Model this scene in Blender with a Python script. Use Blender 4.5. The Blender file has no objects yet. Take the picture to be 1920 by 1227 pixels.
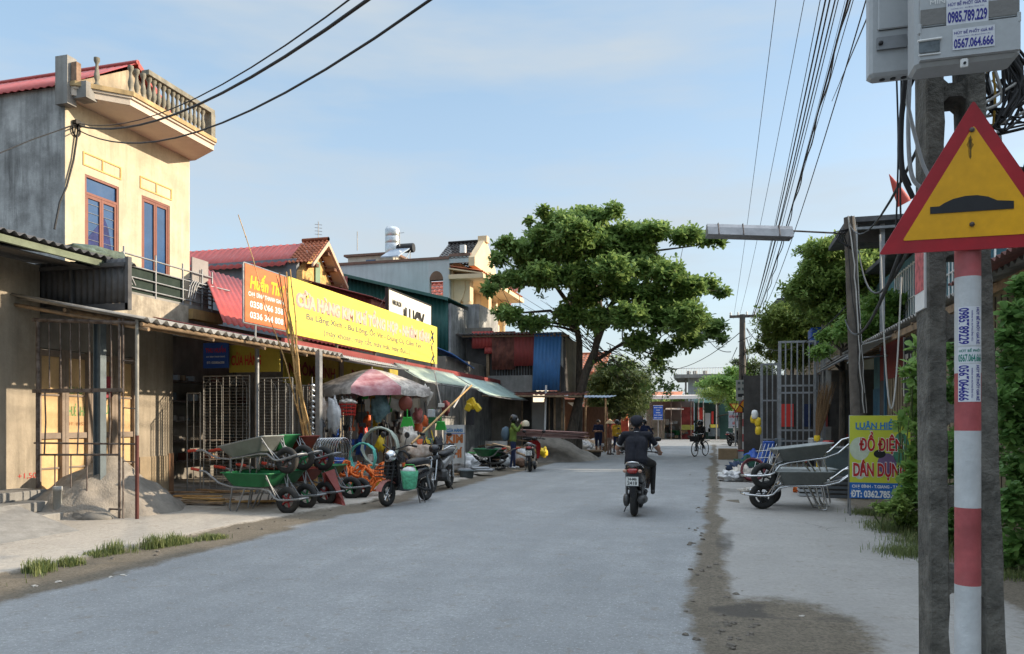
import bpy, math, random
import numpy as np
from math import sin, cos, pi, sqrt, radians as R
from mathutils import Vector as V, Matrix, noise
random.seed(11)
SC = bpy.context.scene
COL = SC.collection
FP, HZ, CH = 1400.0, 792.0, 1.5          # focal length in photo pixels, horizon row, eye height
YAW = math.atan(380 / FP)                # the street runs along +Y; the camera looks a little left of it
SA, CA = sin(YAW), cos(YAW)
cam = bpy.data.cameras.new('camera'); camo = bpy.data.objects.new('camera', cam); COL.objects.link(camo)
camo.location = (0, 0, CH); camo.rotation_euler = (pi / 2, 0, YAW)
cam.sensor_width = 36; cam.lens = 36 * FP / 1920; cam.shift_y = (HZ - 613.5) / 1920
cam.clip_start = .05; cam.clip_end = 3000
SC.camera = camo
SUN_EL, SUN_AZ = 19.0, 68.0              # azimuth clockwise from +Y (street direction) towards +X
w = bpy.data.worlds.new('World'); SC.world = w; w.use_nodes = True
nt = w.node_tree; nt.nodes.clear()
def wn(t, **k):
 n = nt.nodes.new(t)
 for a, b in k.items(): setattr(n, a, b)
 return n
sky = wn('ShaderNodeTexSky', sky_type='NISHITA', sun_disc=False, sun_elevation=R(SUN_EL), sun_rotation=R(SUN_AZ), air_density=1.25, dust_density=2.2, ozone_density=2.6, altitude=0)
bg = wn('ShaderNodeBackground'); bg.inputs[1].default_value = 0.15
wo = wn('ShaderNodeOutputWorld')
tc = wn('ShaderNodeTexCoord'); mp = wn('ShaderNodeMapping'); mp.inputs['Scale'].default_value = (1.1, 1.6, 6)
mp.inputs['Rotation'].default_value = (0, .12, .5)
nz = wn('ShaderNodeTexNoise'); nz.inputs['Scale'].default_value = 1.6; nz.inputs['Detail'].default_value = 5; nz.inputs['Roughness'].default_value = .55
cr = wn('ShaderNodeMapRange'); cr.inputs['From Min'].default_value = .40; cr.inputs['From Max'].default_value = .72; cr.inputs['To Max'].default_value = 1
sp = wn('ShaderNodeSeparateXYZ'); hz = wn('ShaderNodeMapRange'); hz.inputs['From Min'].default_value = .0; hz.inputs['From Max'].default_value = .42
hz.inputs['To Min'].default_value = 1; hz.inputs['To Max'].default_value = 0
mx = wn('ShaderNodeMix', data_type='RGBA'); mx2 = wn('ShaderNodeMix', data_type='RGBA')
L = nt.links.new
L(tc.outputs['Generated'], mp.inputs[0]); L(mp.outputs[0], nz.inputs[0]); L(nz.outputs[0], cr.inputs[0])
L(tc.outputs['Generated'], sp.inputs[0]); L(sp.outputs['Z'], hz.inputs[0])
mh = wn('ShaderNodeMix', data_type='RGBA'); L(hz.outputs[0], mh.inputs[0]); mh.inputs[6].default_value = (.64, .90, 1.17, 1); mh.inputs[7].default_value = (1.08, 1.23, 1.36, 1)
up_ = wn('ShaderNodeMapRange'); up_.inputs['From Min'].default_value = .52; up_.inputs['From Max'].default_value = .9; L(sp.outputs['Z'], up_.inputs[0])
mu_ = wn('ShaderNodeMix', data_type='RGBA'); L(up_.outputs[0], mu_.inputs[0]); L(mh.outputs[2], mu_.inputs[6]); mu_.inputs[7].default_value = (4.6, 5.1, 5.7, 1)   # overhead sky, out of view, brightened to add fill light
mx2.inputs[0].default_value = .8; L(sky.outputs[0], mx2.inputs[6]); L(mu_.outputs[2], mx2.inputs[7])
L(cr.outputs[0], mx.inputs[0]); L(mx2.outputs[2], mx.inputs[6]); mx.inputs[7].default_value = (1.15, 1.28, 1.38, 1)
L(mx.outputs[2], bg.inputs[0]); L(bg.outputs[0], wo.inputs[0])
sun = bpy.data.lights.new('sun', 'SUN'); suno = bpy.data.objects.new('sun', sun); COL.objects.link(suno)
sun.energy = 2.0; sun.angle = R(.6); sun.color = (1, .84, .64)
suno.rotation_euler = (R(90 - SUN_EL), 0, R(-SUN_AZ) + pi) ; suno.location = (60, 20, 30)
_d = -V((sin(R(SUN_AZ)) * cos(R(SUN_EL)), cos(R(SUN_AZ)) * cos(R(SUN_EL)), sin(R(SUN_EL))))
suno.rotation_euler = _d.to_track_quat('-Z', 'Y').to_euler()
SC.view_settings.view_transform = 'Standard'; SC.view_settings.look = 'None'
SC.view_settings.exposure = 1.88; SC.view_settings.gamma = 1
SC.render.engine = 'CYCLES'
SC.cycles.max_bounces = 6; SC.cycles.transparent_max_bounces = 8; SC.cycles.caustics_reflective = False; SC.cycles.caustics_refractive = False
def ray(px):
 u = (px - 960) / FP
 return (-SA + CA * u, CA + SA * u)
def at(px, py, d):
 a, b = ray(px); return V((d * a, d * b, CH + d * (HZ - py) / FP))
def gnd(px, py, z=0.0): return at(px, py, (CH - z) * FP / (py - HZ))
def onx(px, py, X): return at(px, py, X / ray(px)[0])
def ony(px, py, Y): return at(px, py, Y / ray(px)[1])
MATS = {}
def mat(name, col, rough=.8, metal=0.0, var=.18, scale=2.5, bump=.15, bscale=60, col2=None, lo=.35, hi=.65, streak=0.0, scol=(.08, .075, .065), spec=.4, trans=0, detail=6, alpha=None, wave=None, emit=None, dirt=0, stretch=None):
 if name in MATS: return MATS[name]
 m = bpy.data.materials.new(name); MATS[name] = m; m.use_nodes = True
 N = m.node_tree.nodes; K = m.node_tree.links.new
 b = N['Principled BSDF']; out = N['Material Output']
 b.inputs['Roughness'].default_value = rough; b.inputs['Metallic'].default_value = metal
 b.inputs['Specular IOR Level'].default_value = spec
 t = N.new('ShaderNodeTexCoord'); src = t.outputs['Object']
 if stretch:
  sm = N.new('ShaderNodeMapping'); sm.inputs['Scale'].default_value = stretch; K(src, sm.inputs[0]); ssrc = sm.outputs[0]
 else: ssrc = src
 def noi(sc, det=detail, s=ssrc, rg=.6):
  n = N.new('ShaderNodeTexNoise'); n.inputs['Scale'].default_value = sc; n.inputs['Detail'].default_value = det; n.inputs['Roughness'].default_value = rg
  K(s, n.inputs['Vector']); return n.outputs[0]
 def ramp(s, lo, hi, a=0, bb=1):
  r = N.new('ShaderNodeMapRange'); r.inputs[1].default_value = lo; r.inputs[2].default_value = hi; r.inputs[3].default_value = a; r.inputs[4].default_value = bb
  K(s, r.inputs[0]); return r.outputs[0]
 def mix(f, a, c):
  x = N.new('ShaderNodeMix'); x.data_type = 'RGBA'
  if isinstance(f, float): x.inputs[0].default_value = f
  else: K(f, x.inputs[0])
  for i, q in ((6, a), (7, c)):
   if isinstance(q, tuple): x.inputs[i].default_value = (*q[:3], 1)
   else: K(q, x.inputs[i])
  return x.outputs[2]
 c1 = tuple(max(0, c * (1 - var)) for c in col)
 c2 = col2 or tuple(min(1, c * (1 + var)) for c in col)
 n1 = noi(scale)
 c = mix(ramp(n1, lo, hi), c1, c2)
 if bscale and var: c = mix(ramp(noi(bscale * .5, 3), .3, .7, 0, .35 if var > .05 else .1), c, tuple(x * .72 for x in col))
 if streak:
  mm = N.new('ShaderNodeMapping'); mm.inputs['Scale'].default_value = (5, 5, .5); K(src, mm.inputs[0])
  s1 = noi(1.3, 8, mm.outputs[0]); s2 = noi(.9, 6)
  mu = N.new('ShaderNodeMath'); mu.operation = 'MULTIPLY'; K(ramp(s1, .42, .68), mu.inputs[0]); K(ramp(s2, .3, .65, .15, streak), mu.inputs[1])
  c = mix(mu.outputs[0], c, scol)
 if dirt:
  c = mix(ramp(noi(1.1, 8, src, .7), .5, .72, 0, dirt), c, scol)
 if wave:
  wv = N.new('ShaderNodeTexWave'); wv.bands_direction = wave[0]; wv.inputs['Scale'].default_value = wave[1]; wv.inputs['Distortion'].default_value = wave[2]
  K(src, wv.inputs[0]); c = mix(ramp(wv.outputs[1], 0, 1, 0, wave[3]), c, tuple(x * .35 for x in col))
 K(c, b.inputs['Base Color'])
 if bump:
  bp = N.new('ShaderNodeBump'); bp.inputs['Strength'].default_value = bump; bp.inputs['Distance'].default_value = .02
  K(noi(bscale, 5), bp.inputs['Height']); K(bp.outputs[0], b.inputs['Normal'])
 K(ramp(noi(scale * 3), .3, .7, max(0, rough - .08), min(1, rough + .08)), b.inputs['Roughness'])
 if trans:
  tr = N.new('ShaderNodeBsdfTranslucent'); ms = N.new('ShaderNodeMixShader'); ms.inputs[0].default_value = trans
  tcx = mix(.5, c, tuple(min(1, q * s) for q, s in zip(col, (2.2, 2.0, .6))))
  K(tcx, tr.inputs[0]); K(b.outputs[0], ms.inputs[1]); K(tr.outputs[0], ms.inputs[2]); K(ms.outputs[0], out.inputs[0])
 if emit: b.inputs['Emission Color'].default_value = (*col, 1); b.inputs['Emission Strength'].default_value = emit
 if alpha is not None: b.inputs['Alpha'].default_value = alpha
 return m
def leafmat(name, col, col2, trans=.3):
 m = bpy.data.materials.new(name); MATS[name] = m; m.use_nodes = True
 N = m.node_tree.nodes; K = m.node_tree.links.new
 b = N['Principled BSDF']; out = N['Material Output']; b.inputs['Roughness'].default_value = .48; b.inputs['Specular IOR Level'].default_value = .35
 a = N.new('ShaderNodeAttribute'); a.attribute_name = 'leaf'
 x = N.new('ShaderNodeMix'); x.data_type = 'RGBA'; x.inputs[6].default_value = (*col, 1); x.inputs[7].default_value = (*col2, 1)
 K(a.outputs['Fac'], x.inputs[0]); K(x.outputs[2], b.inputs['Base Color'])
 tr = N.new('ShaderNodeBsdfTranslucent'); y = N.new('ShaderNodeMix'); y.data_type = 'RGBA'; y.blend_type = 'MULTIPLY'; y.inputs[0].default_value = 1
 K(x.outputs[2], y.inputs[6]); y.inputs[7].default_value = (1, 1, 1, 1)
 g = N.new('ShaderNodeGamma'); g.inputs[1].default_value = .8; K(y.outputs[2], g.inputs[0]); K(g.outputs[0], tr.inputs[0])
 ms = N.new('ShaderNodeMixShader'); ms.inputs[0].default_value = trans
 K(b.outputs[0], ms.inputs[1]); K(tr.outputs[0], ms.inputs[2]); K(ms.outputs[0], out.inputs[0])
 return m
WM = {}
def wmat(o): return WM.get(o.name, Matrix()) if o else Matrix()
class MB:
 def __init__(s): s.v = []; s.f = []; s.m = []; s.s = []
 def add(s, vs, fs, m=0, sm=False):
  n = len(s.v); s.v += [V(p) for p in vs]
  for f in fs: s.f.append([i + n for i in f]); s.m.append(m); s.s.append(sm)
  return s
 def box(s, c, size, rot=None, m=0, bev=0):
  x, y, z = (q / 2 for q in size)
  M = Matrix.Translation(c) @ ((Matrix.Rotation(rot, 4, 'Z') if isinstance(rot, (int, float)) else rot.to_4x4()) if rot is not None else Matrix())
  if bev:
   b = min(bev, x * .9, y * .9, z * .9); P = []
   def ring(zz, ins):
    X, Y = x - ins, y - ins
    return [(X, Y - b, zz), (X - b, Y, zz), (-X + b, Y, zz), (-X, Y - b, zz), (-X, -Y + b, zz), (-X + b, -Y, zz), (X - b, -Y, zz), (X, -Y + b, zz)]
   rs = ring(-z, b * .8) + ring(-z + b, 0) + ring(z - b, 0) + ring(z, b * .8)
   fs = [tuple(range(7, -1, -1)), tuple(range(24, 32))]
   for k in range(3):
    for i in range(8): fs.append((k * 8 + i, k * 8 + (i + 1) % 8, k * 8 + 8 + (i + 1) % 8, k * 8 + 8 + i))
   return s.add([M @ V(p) for p in rs], fs, m)
  P = [(i, j, k) for k in (-z, z) for j in (-y, y) for i in (-x, x)]
  return s.add([M @ V(p) for p in P], [(0, 2, 3, 1), (4, 5, 7, 6), (0, 1, 5, 4), (2, 6, 7, 3), (0, 4, 6, 2), (1, 3, 7, 5)], m)
 def bb(s, a, b, m=0, bev=0):
  a, b = V(a), V(b); return s.box((a + b) / 2, [abs(q) for q in (b - a)], None, m, bev)
 def slab(s, poly, off, m=0):
  n = len(poly); off = V(off); P = [V(p) for p in poly] + [V(p) + off for p in poly]
  s.add(P, [tuple(range(n - 1, -1, -1)), tuple(range(n, 2 * n))] + [(i, (i + 1) % n, n + (i + 1) % n, n + i) for i in range(n)], m); return s
 def tube(s, pts, r, n=8, m=0, cap=True, closed=False, sm=True, flat=1):
  pts = [V(p) for p in pts]; k = len(pts); rs = r if isinstance(r, (list, tuple)) else [r] * k
  vs = []; up = None
  for i, p in enumerate(pts):
   if closed: t = pts[(i + 1) % k] - pts[i - 1]
   else: t = pts[min(i + 1, k - 1)] - pts[max(i - 1, 0)]
   if t.length < 1e-9: t = V((0, 0, 1))
   t.normalize()
   if up is None:
    up = V((0, 0, 1)) if abs(t.z) < .9 else V((0, 1, 0))
   a = up - t * up.dot(t)
   if a.length < 1e-6: a = t.orthogonal()
   a.normalize(); up = a; b = t.cross(a)
   for j in range(n):
    q = 2 * pi * j / n; vs.append(p + a * (cos(q) * rs[i] * flat) + b * (sin(q) * rs[i]))
  fs = []; kk = k if closed else k - 1
  for i in range(kk):
   o, o2 = i * n, ((i + 1) % k) * n
   for j in range(n): fs.append((o + j, o + (j + 1) % n, o2 + (j + 1) % n, o2 + j))
  s.add(vs, fs, m, sm)
  if cap and not closed: s.add(vs[:n], [tuple(range(n - 1, -1, -1))], m); s.add(vs[-n:], [tuple(range(n))], m)
  return s
 def lathe(s, prof, c=(0, 0, 0), n=16, M=None, m=0, sm=True, sx=1, sy=1, cap=True):
  T = Matrix.Translation(c) @ (M.to_4x4() if M else Matrix()); vs = []
  for r, z in prof:
   for j in range(n):
    q = 2 * pi * j / n; vs.append(T @ V((r * cos(q) * sx, r * sin(q) * sy, z)))
  fs = []
  for i in range(len(prof) - 1):
   for j in range(n): fs.append((i * n + j, i * n + (j + 1) % n, i * n + n + (j + 1) % n, i * n + n + j))
  s.add(vs, fs, m, sm)
  if cap:
   if prof[0][0] > 1e-4: s.add(vs[:n], [tuple(range(n - 1, -1, -1))], m)
   if prof[-1][0] > 1e-4: s.add(vs[-n:], [tuple(range(n))], m)
  return s
 def torus(s, c, R_, r, M=None, n=24, k=8, m=0, flat=1):
  T = Matrix.Translation(c) @ (M.to_4x4() if M else Matrix()); vs = []; fs = []
  for i in range(n):
   a = 2 * pi * i / n
   for j in range(k):
    b = 2 * pi * j / k; rr = R_ + r * cos(b); vs.append(T @ V((rr * cos(a), rr * sin(a), r * flat * sin(b))))
  for i in range(n):
   for j in range(k): fs.append((i * k + j, ((i + 1) % n) * k + j, ((i + 1) % n) * k + (j + 1) % k, i * k + (j + 1) % k))
  return s.add(vs, fs, m, True)
 def blob(s, c, rad, amp=.15, fr=2.5, m=0, n=14, seed=0, flatb=None, sm=True):
  c = V(c); vs = []; fs = []; k = n // 2 + 1
  for i in range(k + 1):
   th = pi * i / k
   for j in range(n):
    ph = 2 * pi * j / n; d = V((sin(th) * cos(ph), sin(th) * sin(ph), cos(th)))
    q = 1 + amp * noise.noise(d * fr + V((seed * 7.3, seed, 0))) + amp * .5 * noise.noise(d * fr * 3 + V((seed, 3, 1)))
    p = V((d.x * rad[0] * q, d.y * rad[1] * q, d.z * rad[2] * q))
    if flatb is not None: p.z = max(p.z, flatb)
    vs.append(c + p)
  for i in range(k):
   for j in range(n): fs.append((i * n + j, i * n + n + j, i * n + n + (j + 1) % n, i * n + (j + 1) % n))
  return s.add(vs, fs, m, sm)
 def corr(s, p0, u, v, pitch=.11, amp=.018, m=0, th=.004, seg=6, nv=1, sag=0):
  """corrugated sheet: p0 corner, u across the waves, v along them"""
  p0, u, v = V(p0), V(u), V(v); n = max(6, int(u.length / pitch * seg)); nrm = u.cross(v).normalized()
  if nrm.z < 0: nrm = -nrm
  vs = []
  for side in (0, 1):
   for k in range(nv + 1):
    for i in range(n + 1):
     t = i / n; kk = k / nv
     vs.append(p0 + u * t + v * kk + nrm * (amp * sin(2 * pi * t * u.length / pitch) - side * th) + V((0, 0, -sag * 4 * kk * (1 - kk))))
  W = n + 1; H = (nv + 1) * W; fs = []
  for k in range(nv):
   for i in range(n):
    a = k * W + i; fs.append((a, a + 1, a + 1 + W, a + W)); fs.append((H + a, H + a + W, H + a + W + 1, H + a + 1))
  for i in range(n):
   fs.append((i, H + i, H + i + 1, i + 1)); a = nv * W + i; fs.append((a, a + 1, H + a + 1, H + a))
  for k in range(nv):
   a = k * W; fs.append((a, a + W, H + a + W, H + a)); a = k * W + n; fs.append((a, H + a, H + a + W, a + W))
  return s.add(vs, fs, m, True)
 def loft(s, secs, n=14, m=0, ex=2.6):
  """cross sections (x, y, z, half width, half height[, exponent]) along X"""
  vs = []
  for q in secs:
   x, y, z, a, b = q[:5]; e = q[5] if len(q) > 5 else ex
   for j in range(n):
    t = 2 * pi * j / n; cy, cz = cos(t), sin(t)
    vs.append(V((x, y + a * math.copysign(abs(cy) ** (2 / e), cy), z + b * math.copysign(abs(cz) ** (2 / e), cz))))
  fs = []
  for i in range(len(secs) - 1):
   for j in range(n): fs.append((i * n + j, i * n + (j + 1) % n, i * n + n + (j + 1) % n, i * n + n + j))
  fs.append(tuple(range(n - 1, -1, -1))); o = (len(secs) - 1) * n; fs.append(tuple(range(o, o + n)))
  return s.add(vs, fs, m, True)
 def wall(s, p0, u, up, openings, th, m=0):
  """upright wall with rectangular openings (a0,a1,b0,b1 in metres along u / up)"""
  p0, u, up, th = V(p0), V(u), V(up), V(th); W, H = u.length, up.length; uu, vv = u.normalized(), up.normalized()
  xs = sorted({0, W, *[o[0] for o in openings], *[o[1] for o in openings]}); zs = sorted({0, H, *[o[2] for o in openings], *[o[3] for o in openings]})
  inside = lambda x, z: any(o[0] < x < o[1] and o[2] < z < o[3] for o in openings)
  for i in range(len(xs) - 1):
   run = None
   for j in range(len(zs)):
    solid = j < len(zs) - 1 and not inside((xs[i] + xs[i + 1]) / 2, (zs[j] + zs[j + 1]) / 2)
    if solid and run is None: run = zs[j]
    if not solid and run is not None:
     a, b = xs[i], xs[i + 1]; P = [p0 + uu * a + vv * run, p0 + uu * b + vv * run, p0 + uu * b + vv * zs[j], p0 + uu * a + vv * zs[j]]
     s.slab(P, th, m); run = None
  return s
 def xf(s, M, start=0):
  for i in range(start, len(s.v)): s.v[i] = M @ s.v[i]
  return s
 def build(s, name, mats, parent=None, loc=None, label=None, cat=None, group=None, kind=None):
  me = bpy.data.meshes.new(name)
  W = wmat(parent)
  if parent is None and loc is None and s.v:
   xs = [p.x for p in s.v]; ys = [p.y for p in s.v]; loc = ((min(xs) + max(xs)) / 2, (min(ys) + max(ys)) / 2, min(p.z for p in s.v))
  Wi = W.inverted() if parent else Matrix.Translation(-V(loc or (0, 0, 0)))
  me.from_pydata([tuple(Wi @ p) for p in s.v], [], s.f)
  for q in (mats if isinstance(mats, (list, tuple)) else [mats]): me.materials.append(q)
  me.polygons.foreach_set('material_index', s.m); me.polygons.foreach_set('use_smooth', s.s); me.update()
  o = bpy.data.objects.new(name, me); COL.objects.link(o)
  if parent: o.parent = parent; WM[o.name] = W
  else: o.location = loc or (0, 0, 0); WM[o.name] = Matrix.Translation(loc or (0, 0, 0))
  tag(o, label, cat, group, kind); return o
def tag(o, label=None, cat=None, group=None, kind=None):
 for k, v in (('label', label), ('category', cat), ('group', group), ('kind', kind)):
  if v: o[k] = v
 return o
def thing(name, label, cat, loc=(0, 0, 0), rz=0, group=None):
 o = bpy.data.objects.new(name, None); COL.objects.link(o); o.location = loc; o.rotation_euler = (0, 0, rz); o.empty_display_size = .1
 WM[o.name] = Matrix.Translation(loc) @ Matrix.Rotation(rz, 4, 'Z'); tag(o, label, cat, group); return o
def kids(o): return [c for c in bpy.data.objects if c.parent == o]
def dup(root, loc, rot, label, group=None, swap=None, src_kids=None):
 def cp(o, par):
  c = o.copy(); COL.objects.link(c); c.parent = par
  if swap and c.type == 'MESH' and any(mm in swap for mm in c.data.materials):
   c.data = c.data.copy()
   for i, mm in enumerate(c.data.materials):
    if mm in swap: c.data.materials[i] = swap[mm]
  for ch in o.children: cp(ch, c)
  return c
 r = cp(root, None); r.location = loc; r.rotation_euler = rot if not isinstance(rot, (int, float)) else (0, 0, rot); r['label'] = label
 WM[r.name] = Matrix.Translation(loc) @ r.rotation_euler.to_matrix().to_4x4()
 if group: r['group'] = group
 return r
def put(o, loc, rot):
 o.location = loc; o.rotation_euler = rot if not isinstance(rot, (int, float)) else (0, 0, rot)
 WM[o.name] = Matrix.Translation(loc) @ o.rotation_euler.to_matrix().to_4x4(); return o
def text(body, material, parent, c, right, up, width=None, height=.1, bold=.0, ext=.0015, name='lettering', shear=0, spacing=1):
 """flat raised lettering centred at c, running along right"""
 cu = bpy.data.curves.new('t', 'FONT'); cu.body = body; cu.size = 1; cu.offset = bold; cu.extrude = 0; cu.resolution_u = 3; cu.shear = shear; cu.align_x = 'LEFT'; cu.space_character = spacing
 o = bpy.data.objects.new('t', cu); COL.objects.link(o)
 dg = bpy.context.evaluated_depsgraph_get(); dg.update(); me = bpy.data.meshes.new_from_object(o.evaluated_get(dg))
 vs = [v.co.copy() for v in me.vertices]; fs = [list(p.vertices) for p in me.polygons]
 bpy.data.objects.remove(o); bpy.data.curves.remove(cu); bpy.data.meshes.remove(me)
 if not vs: return None
 x0, x1 = min(v.x for v in vs), max(v.x for v in vs); y0, y1 = min(v.y for v in vs), max(v.y for v in vs)
 sy = height / (y1 - y0); sx = (width / (x1 - x0)) if width else sy
 c, right, up = V(c), V(right).normalized(), V(up).normalized(); nr = right.cross(up)
 mb = MB(); mb.add([c + right * ((v.x - (x0 + x1) / 2) * sx) + up * ((v.y - (y0 + y1) / 2) * sy) + nr * ext for v in vs], fs)
 return mb.build(name, material, parent)
def leaves(name, pads, n, size, material, parent=None, per=1, up=.5, aspect=.5, seed=0, shell=.3, label=None, **kw):
 """many single leaves gathered in clumps inside ellipsoids (x,y,z,rx,ry,rz)"""
 rg = np.random.default_rng(seed); P = np.array([p[:6] for p in pads], float)
 wt = np.cbrt(P[:, 3] * P[:, 4] * P[:, 5]) ** 2.2; wt /= wt.sum(); nc = max(1, n // per)
 idx = rg.choice(len(P), nc, p=wt); d = rg.normal(size=(nc, 3)); d /= np.linalg.norm(d, axis=1)[:, None]
 rad = rg.uniform(0, 1, nc) ** (shell); lump = 1 + .22 * np.sin(d[:, 0] * 5 + idx) * np.cos(d[:, 1] * 4 + d[:, 2] * 5 + idx * 2.1)
 C = P[idx, :3] + d * (rad * lump)[:, None] * P[idx, 3:6]
 tone = np.repeat(rg.uniform(0, 1, nc) * .5, per)
 C = np.repeat(C, per, 0); m = len(C)
 if per > 1:
  az = np.tile(np.arange(per) * 2 * pi / per, nc) + np.repeat(rg.uniform(0, 6.28, nc), per) + rg.normal(0, .25, m); el = rg.normal(.1, .6, m)
  T = np.stack([np.cos(az) * np.cos(el), np.sin(az) * np.cos(el), np.sin(el)], 1); Nn = np.stack([-np.cos(az) * np.sin(el), -np.sin(az) * np.sin(el), np.cos(el)], 1) + rg.normal(0, .3, (m, 3))
 else:
  T = rg.normal(size=(m, 3)); T[:, 2] -= .3; Nn = rg.normal(size=(m, 3)); Nn[:, 2] += up * 2
 T /= np.linalg.norm(T, axis=1)[:, None]; S = np.cross(T, Nn); S /= np.linalg.norm(S, axis=1)[:, None] + 1e-9; Nn = np.cross(S, T)
 ln = size * rg.uniform(.6, 1.2, m)[:, None]; wd = ln * aspect
 vs = np.stack([C, C + T * ln * .45 + S * wd * .42 + Nn * wd * .12, C + T * ln * .8 + S * wd * .4 + Nn * wd * .1, C + T * ln, C + T * ln * .8 - S * wd * .4 + Nn * wd * .1, C + T * ln * .45 - S * wd * .42 + Nn * wd * .12, ], 1).reshape(-1, 3)
 base = np.arange(m) * 6
 q1 = np.stack([base, base + 1, base + 2, base + 3], 1); q2 = np.stack([base, base + 3, base + 4, base + 5], 1)
 q = np.stack([q1, q2], 1).reshape(-1, 4)
 me = bpy.data.meshes.new(name); W = wmat(parent); off = np.array(W.translation if parent else P[:, :3].mean(0))
 if not parent: off[2] = (P[:, 2] - P[:, 5]).min()
 vs = vs - off
 me.vertices.add(len(vs)); me.vertices.foreach_set('co', vs.ravel()); me.loops.add(q.size); me.loops.foreach_set('vertex_index', q.ravel().astype(np.int32))
 me.polygons.add(len(q)); me.polygons.foreach_set('loop_start', np.arange(0, q.size, 4, dtype=np.int32)); me.polygons.foreach_set('loop_total', np.full(len(q), 4, np.int32))
 me.update(calc_edges=True); me.materials.append(material)
 at_ = me.attributes.new('leaf', 'FLOAT', 'POINT'); tn = np.clip(tone + rg.uniform(0, .55, m), 0, 1); at_.data.foreach_set('value', np.repeat(tn, 6).astype(np.float32))
 o = bpy.data.objects.new(name, me); COL.objects.link(o)
 if parent: o.parent = parent; WM[o.name] = W
 else: o.location = tuple(off); WM[o.name] = Matrix.Translation(V(off))
 tag(o, label, kw.get('cat'), kw.get('group'), kw.get('kind')); return o
X1, Y1, Z1 = V((1, 0, 0)), V((0, 1, 0)), V((0, 0, 1))
RX90 = Matrix.Rotation(pi / 2, 3, 'X'); RY90 = Matrix.Rotation(pi / 2, 3, 'Y')
M_plaster_gray = mat('plaster_gray', (.38, .385, .38), .95, var=.35, scale=1.6, bump=.4, bscale=30, streak=.8, scol=(.05, .05, .048), dirt=.5)
M_concrete = mat('concrete', (.27, .265, .25), .93, var=.25, scale=1.2, bump=.35, bscale=50, streak=.5, dirt=.4, scol=(.11, .10, .09))
M_conc_dark = mat('concrete_weathered', (.125, .12, .105), .97, var=.45, scale=9, bump=1.0, bscale=38, dirt=.6, scol=(.05, .048, .042), col2=(.2, .19, .165), detail=10)
M_yellow = mat('plaster_yellow', (.54, .475, .35), .9, var=.16, scale=1.6, bump=.2, bscale=30, streak=.65, scol=(.33, .28, .2), dirt=.35)
M_tan = mat('plaster_tan', (.36, .31, .24), .93, var=.2, scale=1, bump=.25, bscale=30, streak=.6, scol=(.14, .12, .09), dirt=.35)
M_white_wall = mat('wall_pale_blue', (.52, .59, .59), .9, var=.1, scale=.8, bump=.1, streak=.3, scol=(.25, .27, .27))
M_cream = mat('wall_cream', (.72, .56, .36), .9, var=.1, scale=1, bump=.1)
M_redsheet = mat('sheet_red', (.26, .05, .045), .55, var=.2, scale=1.5, bump=.1, dirt=.4, scol=(.12, .05, .04))
M_redsheet2 = mat('sheet_red_bright', (.40, .06, .05), .5, var=.12, scale=1.5, bump=.05, dirt=.25, scol=(.25, .09, .07))
M_rust = mat('sheet_rust', (.19, .07, .05), .8, var=.5, scale=4, bump=.2, streak=.5, scol=(.05, .03, .025))
M_bluesheet = mat('sheet_blue', (.07, .22, .50), .5, var=.15, scale=1.2, bump=.08, dirt=.3, scol=(.08, .15, .24))
M_greensheet = mat('sheet_green', (.02, .10, .085), .55, var=.2, scale=1.5, bump=.05, dirt=.2)
M_cement_sheet = mat('sheet_cement', (.32, .31, .29), .95, var=.35, scale=2.5, bump=.4, bscale=40, dirt=.6, scol=(.08, .07, .06))
M_darksheet = mat('sheet_dark', (.09, .09, .094), .75, var=.4, scale=2, bump=.2, dirt=.4, scol=(.02, .02, .02))
M_paleflap = mat('sheet_pale_green', (.42, .50, .42), .6, var=.15, scale=2, bump=.1, dirt=.5, scol=(.2, .2, .16))
M_bluetarp = mat('tarp_blue', (.07, .20, .55), .6, var=.15, scale=2, bump=.3, bscale=12)
M_tile = mat('roof_tile', (.42, .14, .07), .85, var=.3, scale=5, bump=.2, dirt=.5, scol=(.1, .05, .04))
M_tile_dark = mat('roof_tile_dark', (.05, .045, .042), .9, var=.3, scale=5, bump=.3)
M_brick_y = mat('brick_yellow', (.62, .38, .14), .9, var=.35, scale=9, bump=.3, bscale=25)
M_steel = mat('steel_galvanised', (.27, .28, .29), .5, .6, var=.2, scale=8, bump=.05, dirt=.3, scol=(.15, .13, .11))
M_steel_rust = mat('steel_rusty', (.12, .085, .07), .8, .3, var=.5, scale=9, bump=.2, col2=(.22, .19, .17))
M_bluesteel = mat('steel_blue_gray', (.12, .15, .165), .55, .2, var=.2, scale=4, bump=.1, dirt=.3)
M_chrome = mat('chrome', (.6, .6, .6), .22, 1, var=.08, scale=8, bump=0)
M_blackpl = mat('plastic_black', (.018, .018, .02), .38, var=.2, scale=6, bump=.03, dirt=.3, scol=(.07, .065, .055))
M_rubber = mat('rubber', (.018, .018, .018), .85, var=.3, scale=8, bump=.2, dirt=.5, scol=(.09, .08, .065))
M_wire = mat('cable_black', (.012, .012, .013), .6, var=.1, scale=3, bump=0)
M_wire_w = mat('cable_white', (.45, .44, .41), .6, var=.1, scale=3, bump=0)
M_wire_y = mat('cable_yellow', (.6, .36, .05), .6, var=.1, scale=3, bump=0)
M_wood = mat('timber', (.26, .18, .11), .9, var=.4, scale=6, bump=.3, stretch=(1, 1, 1), dirt=.3)
M_bamboo = mat('bamboo', (.50, .31, .12), .55, var=.3, scale=6, bump=.1, dirt=.35, scol=(.18, .1, .05))
M_bark = mat('bark', (.085, .07, .055), .95, var=.4, scale=6, bump=.9, bscale=14, stretch=(3, 3, .8))
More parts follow.
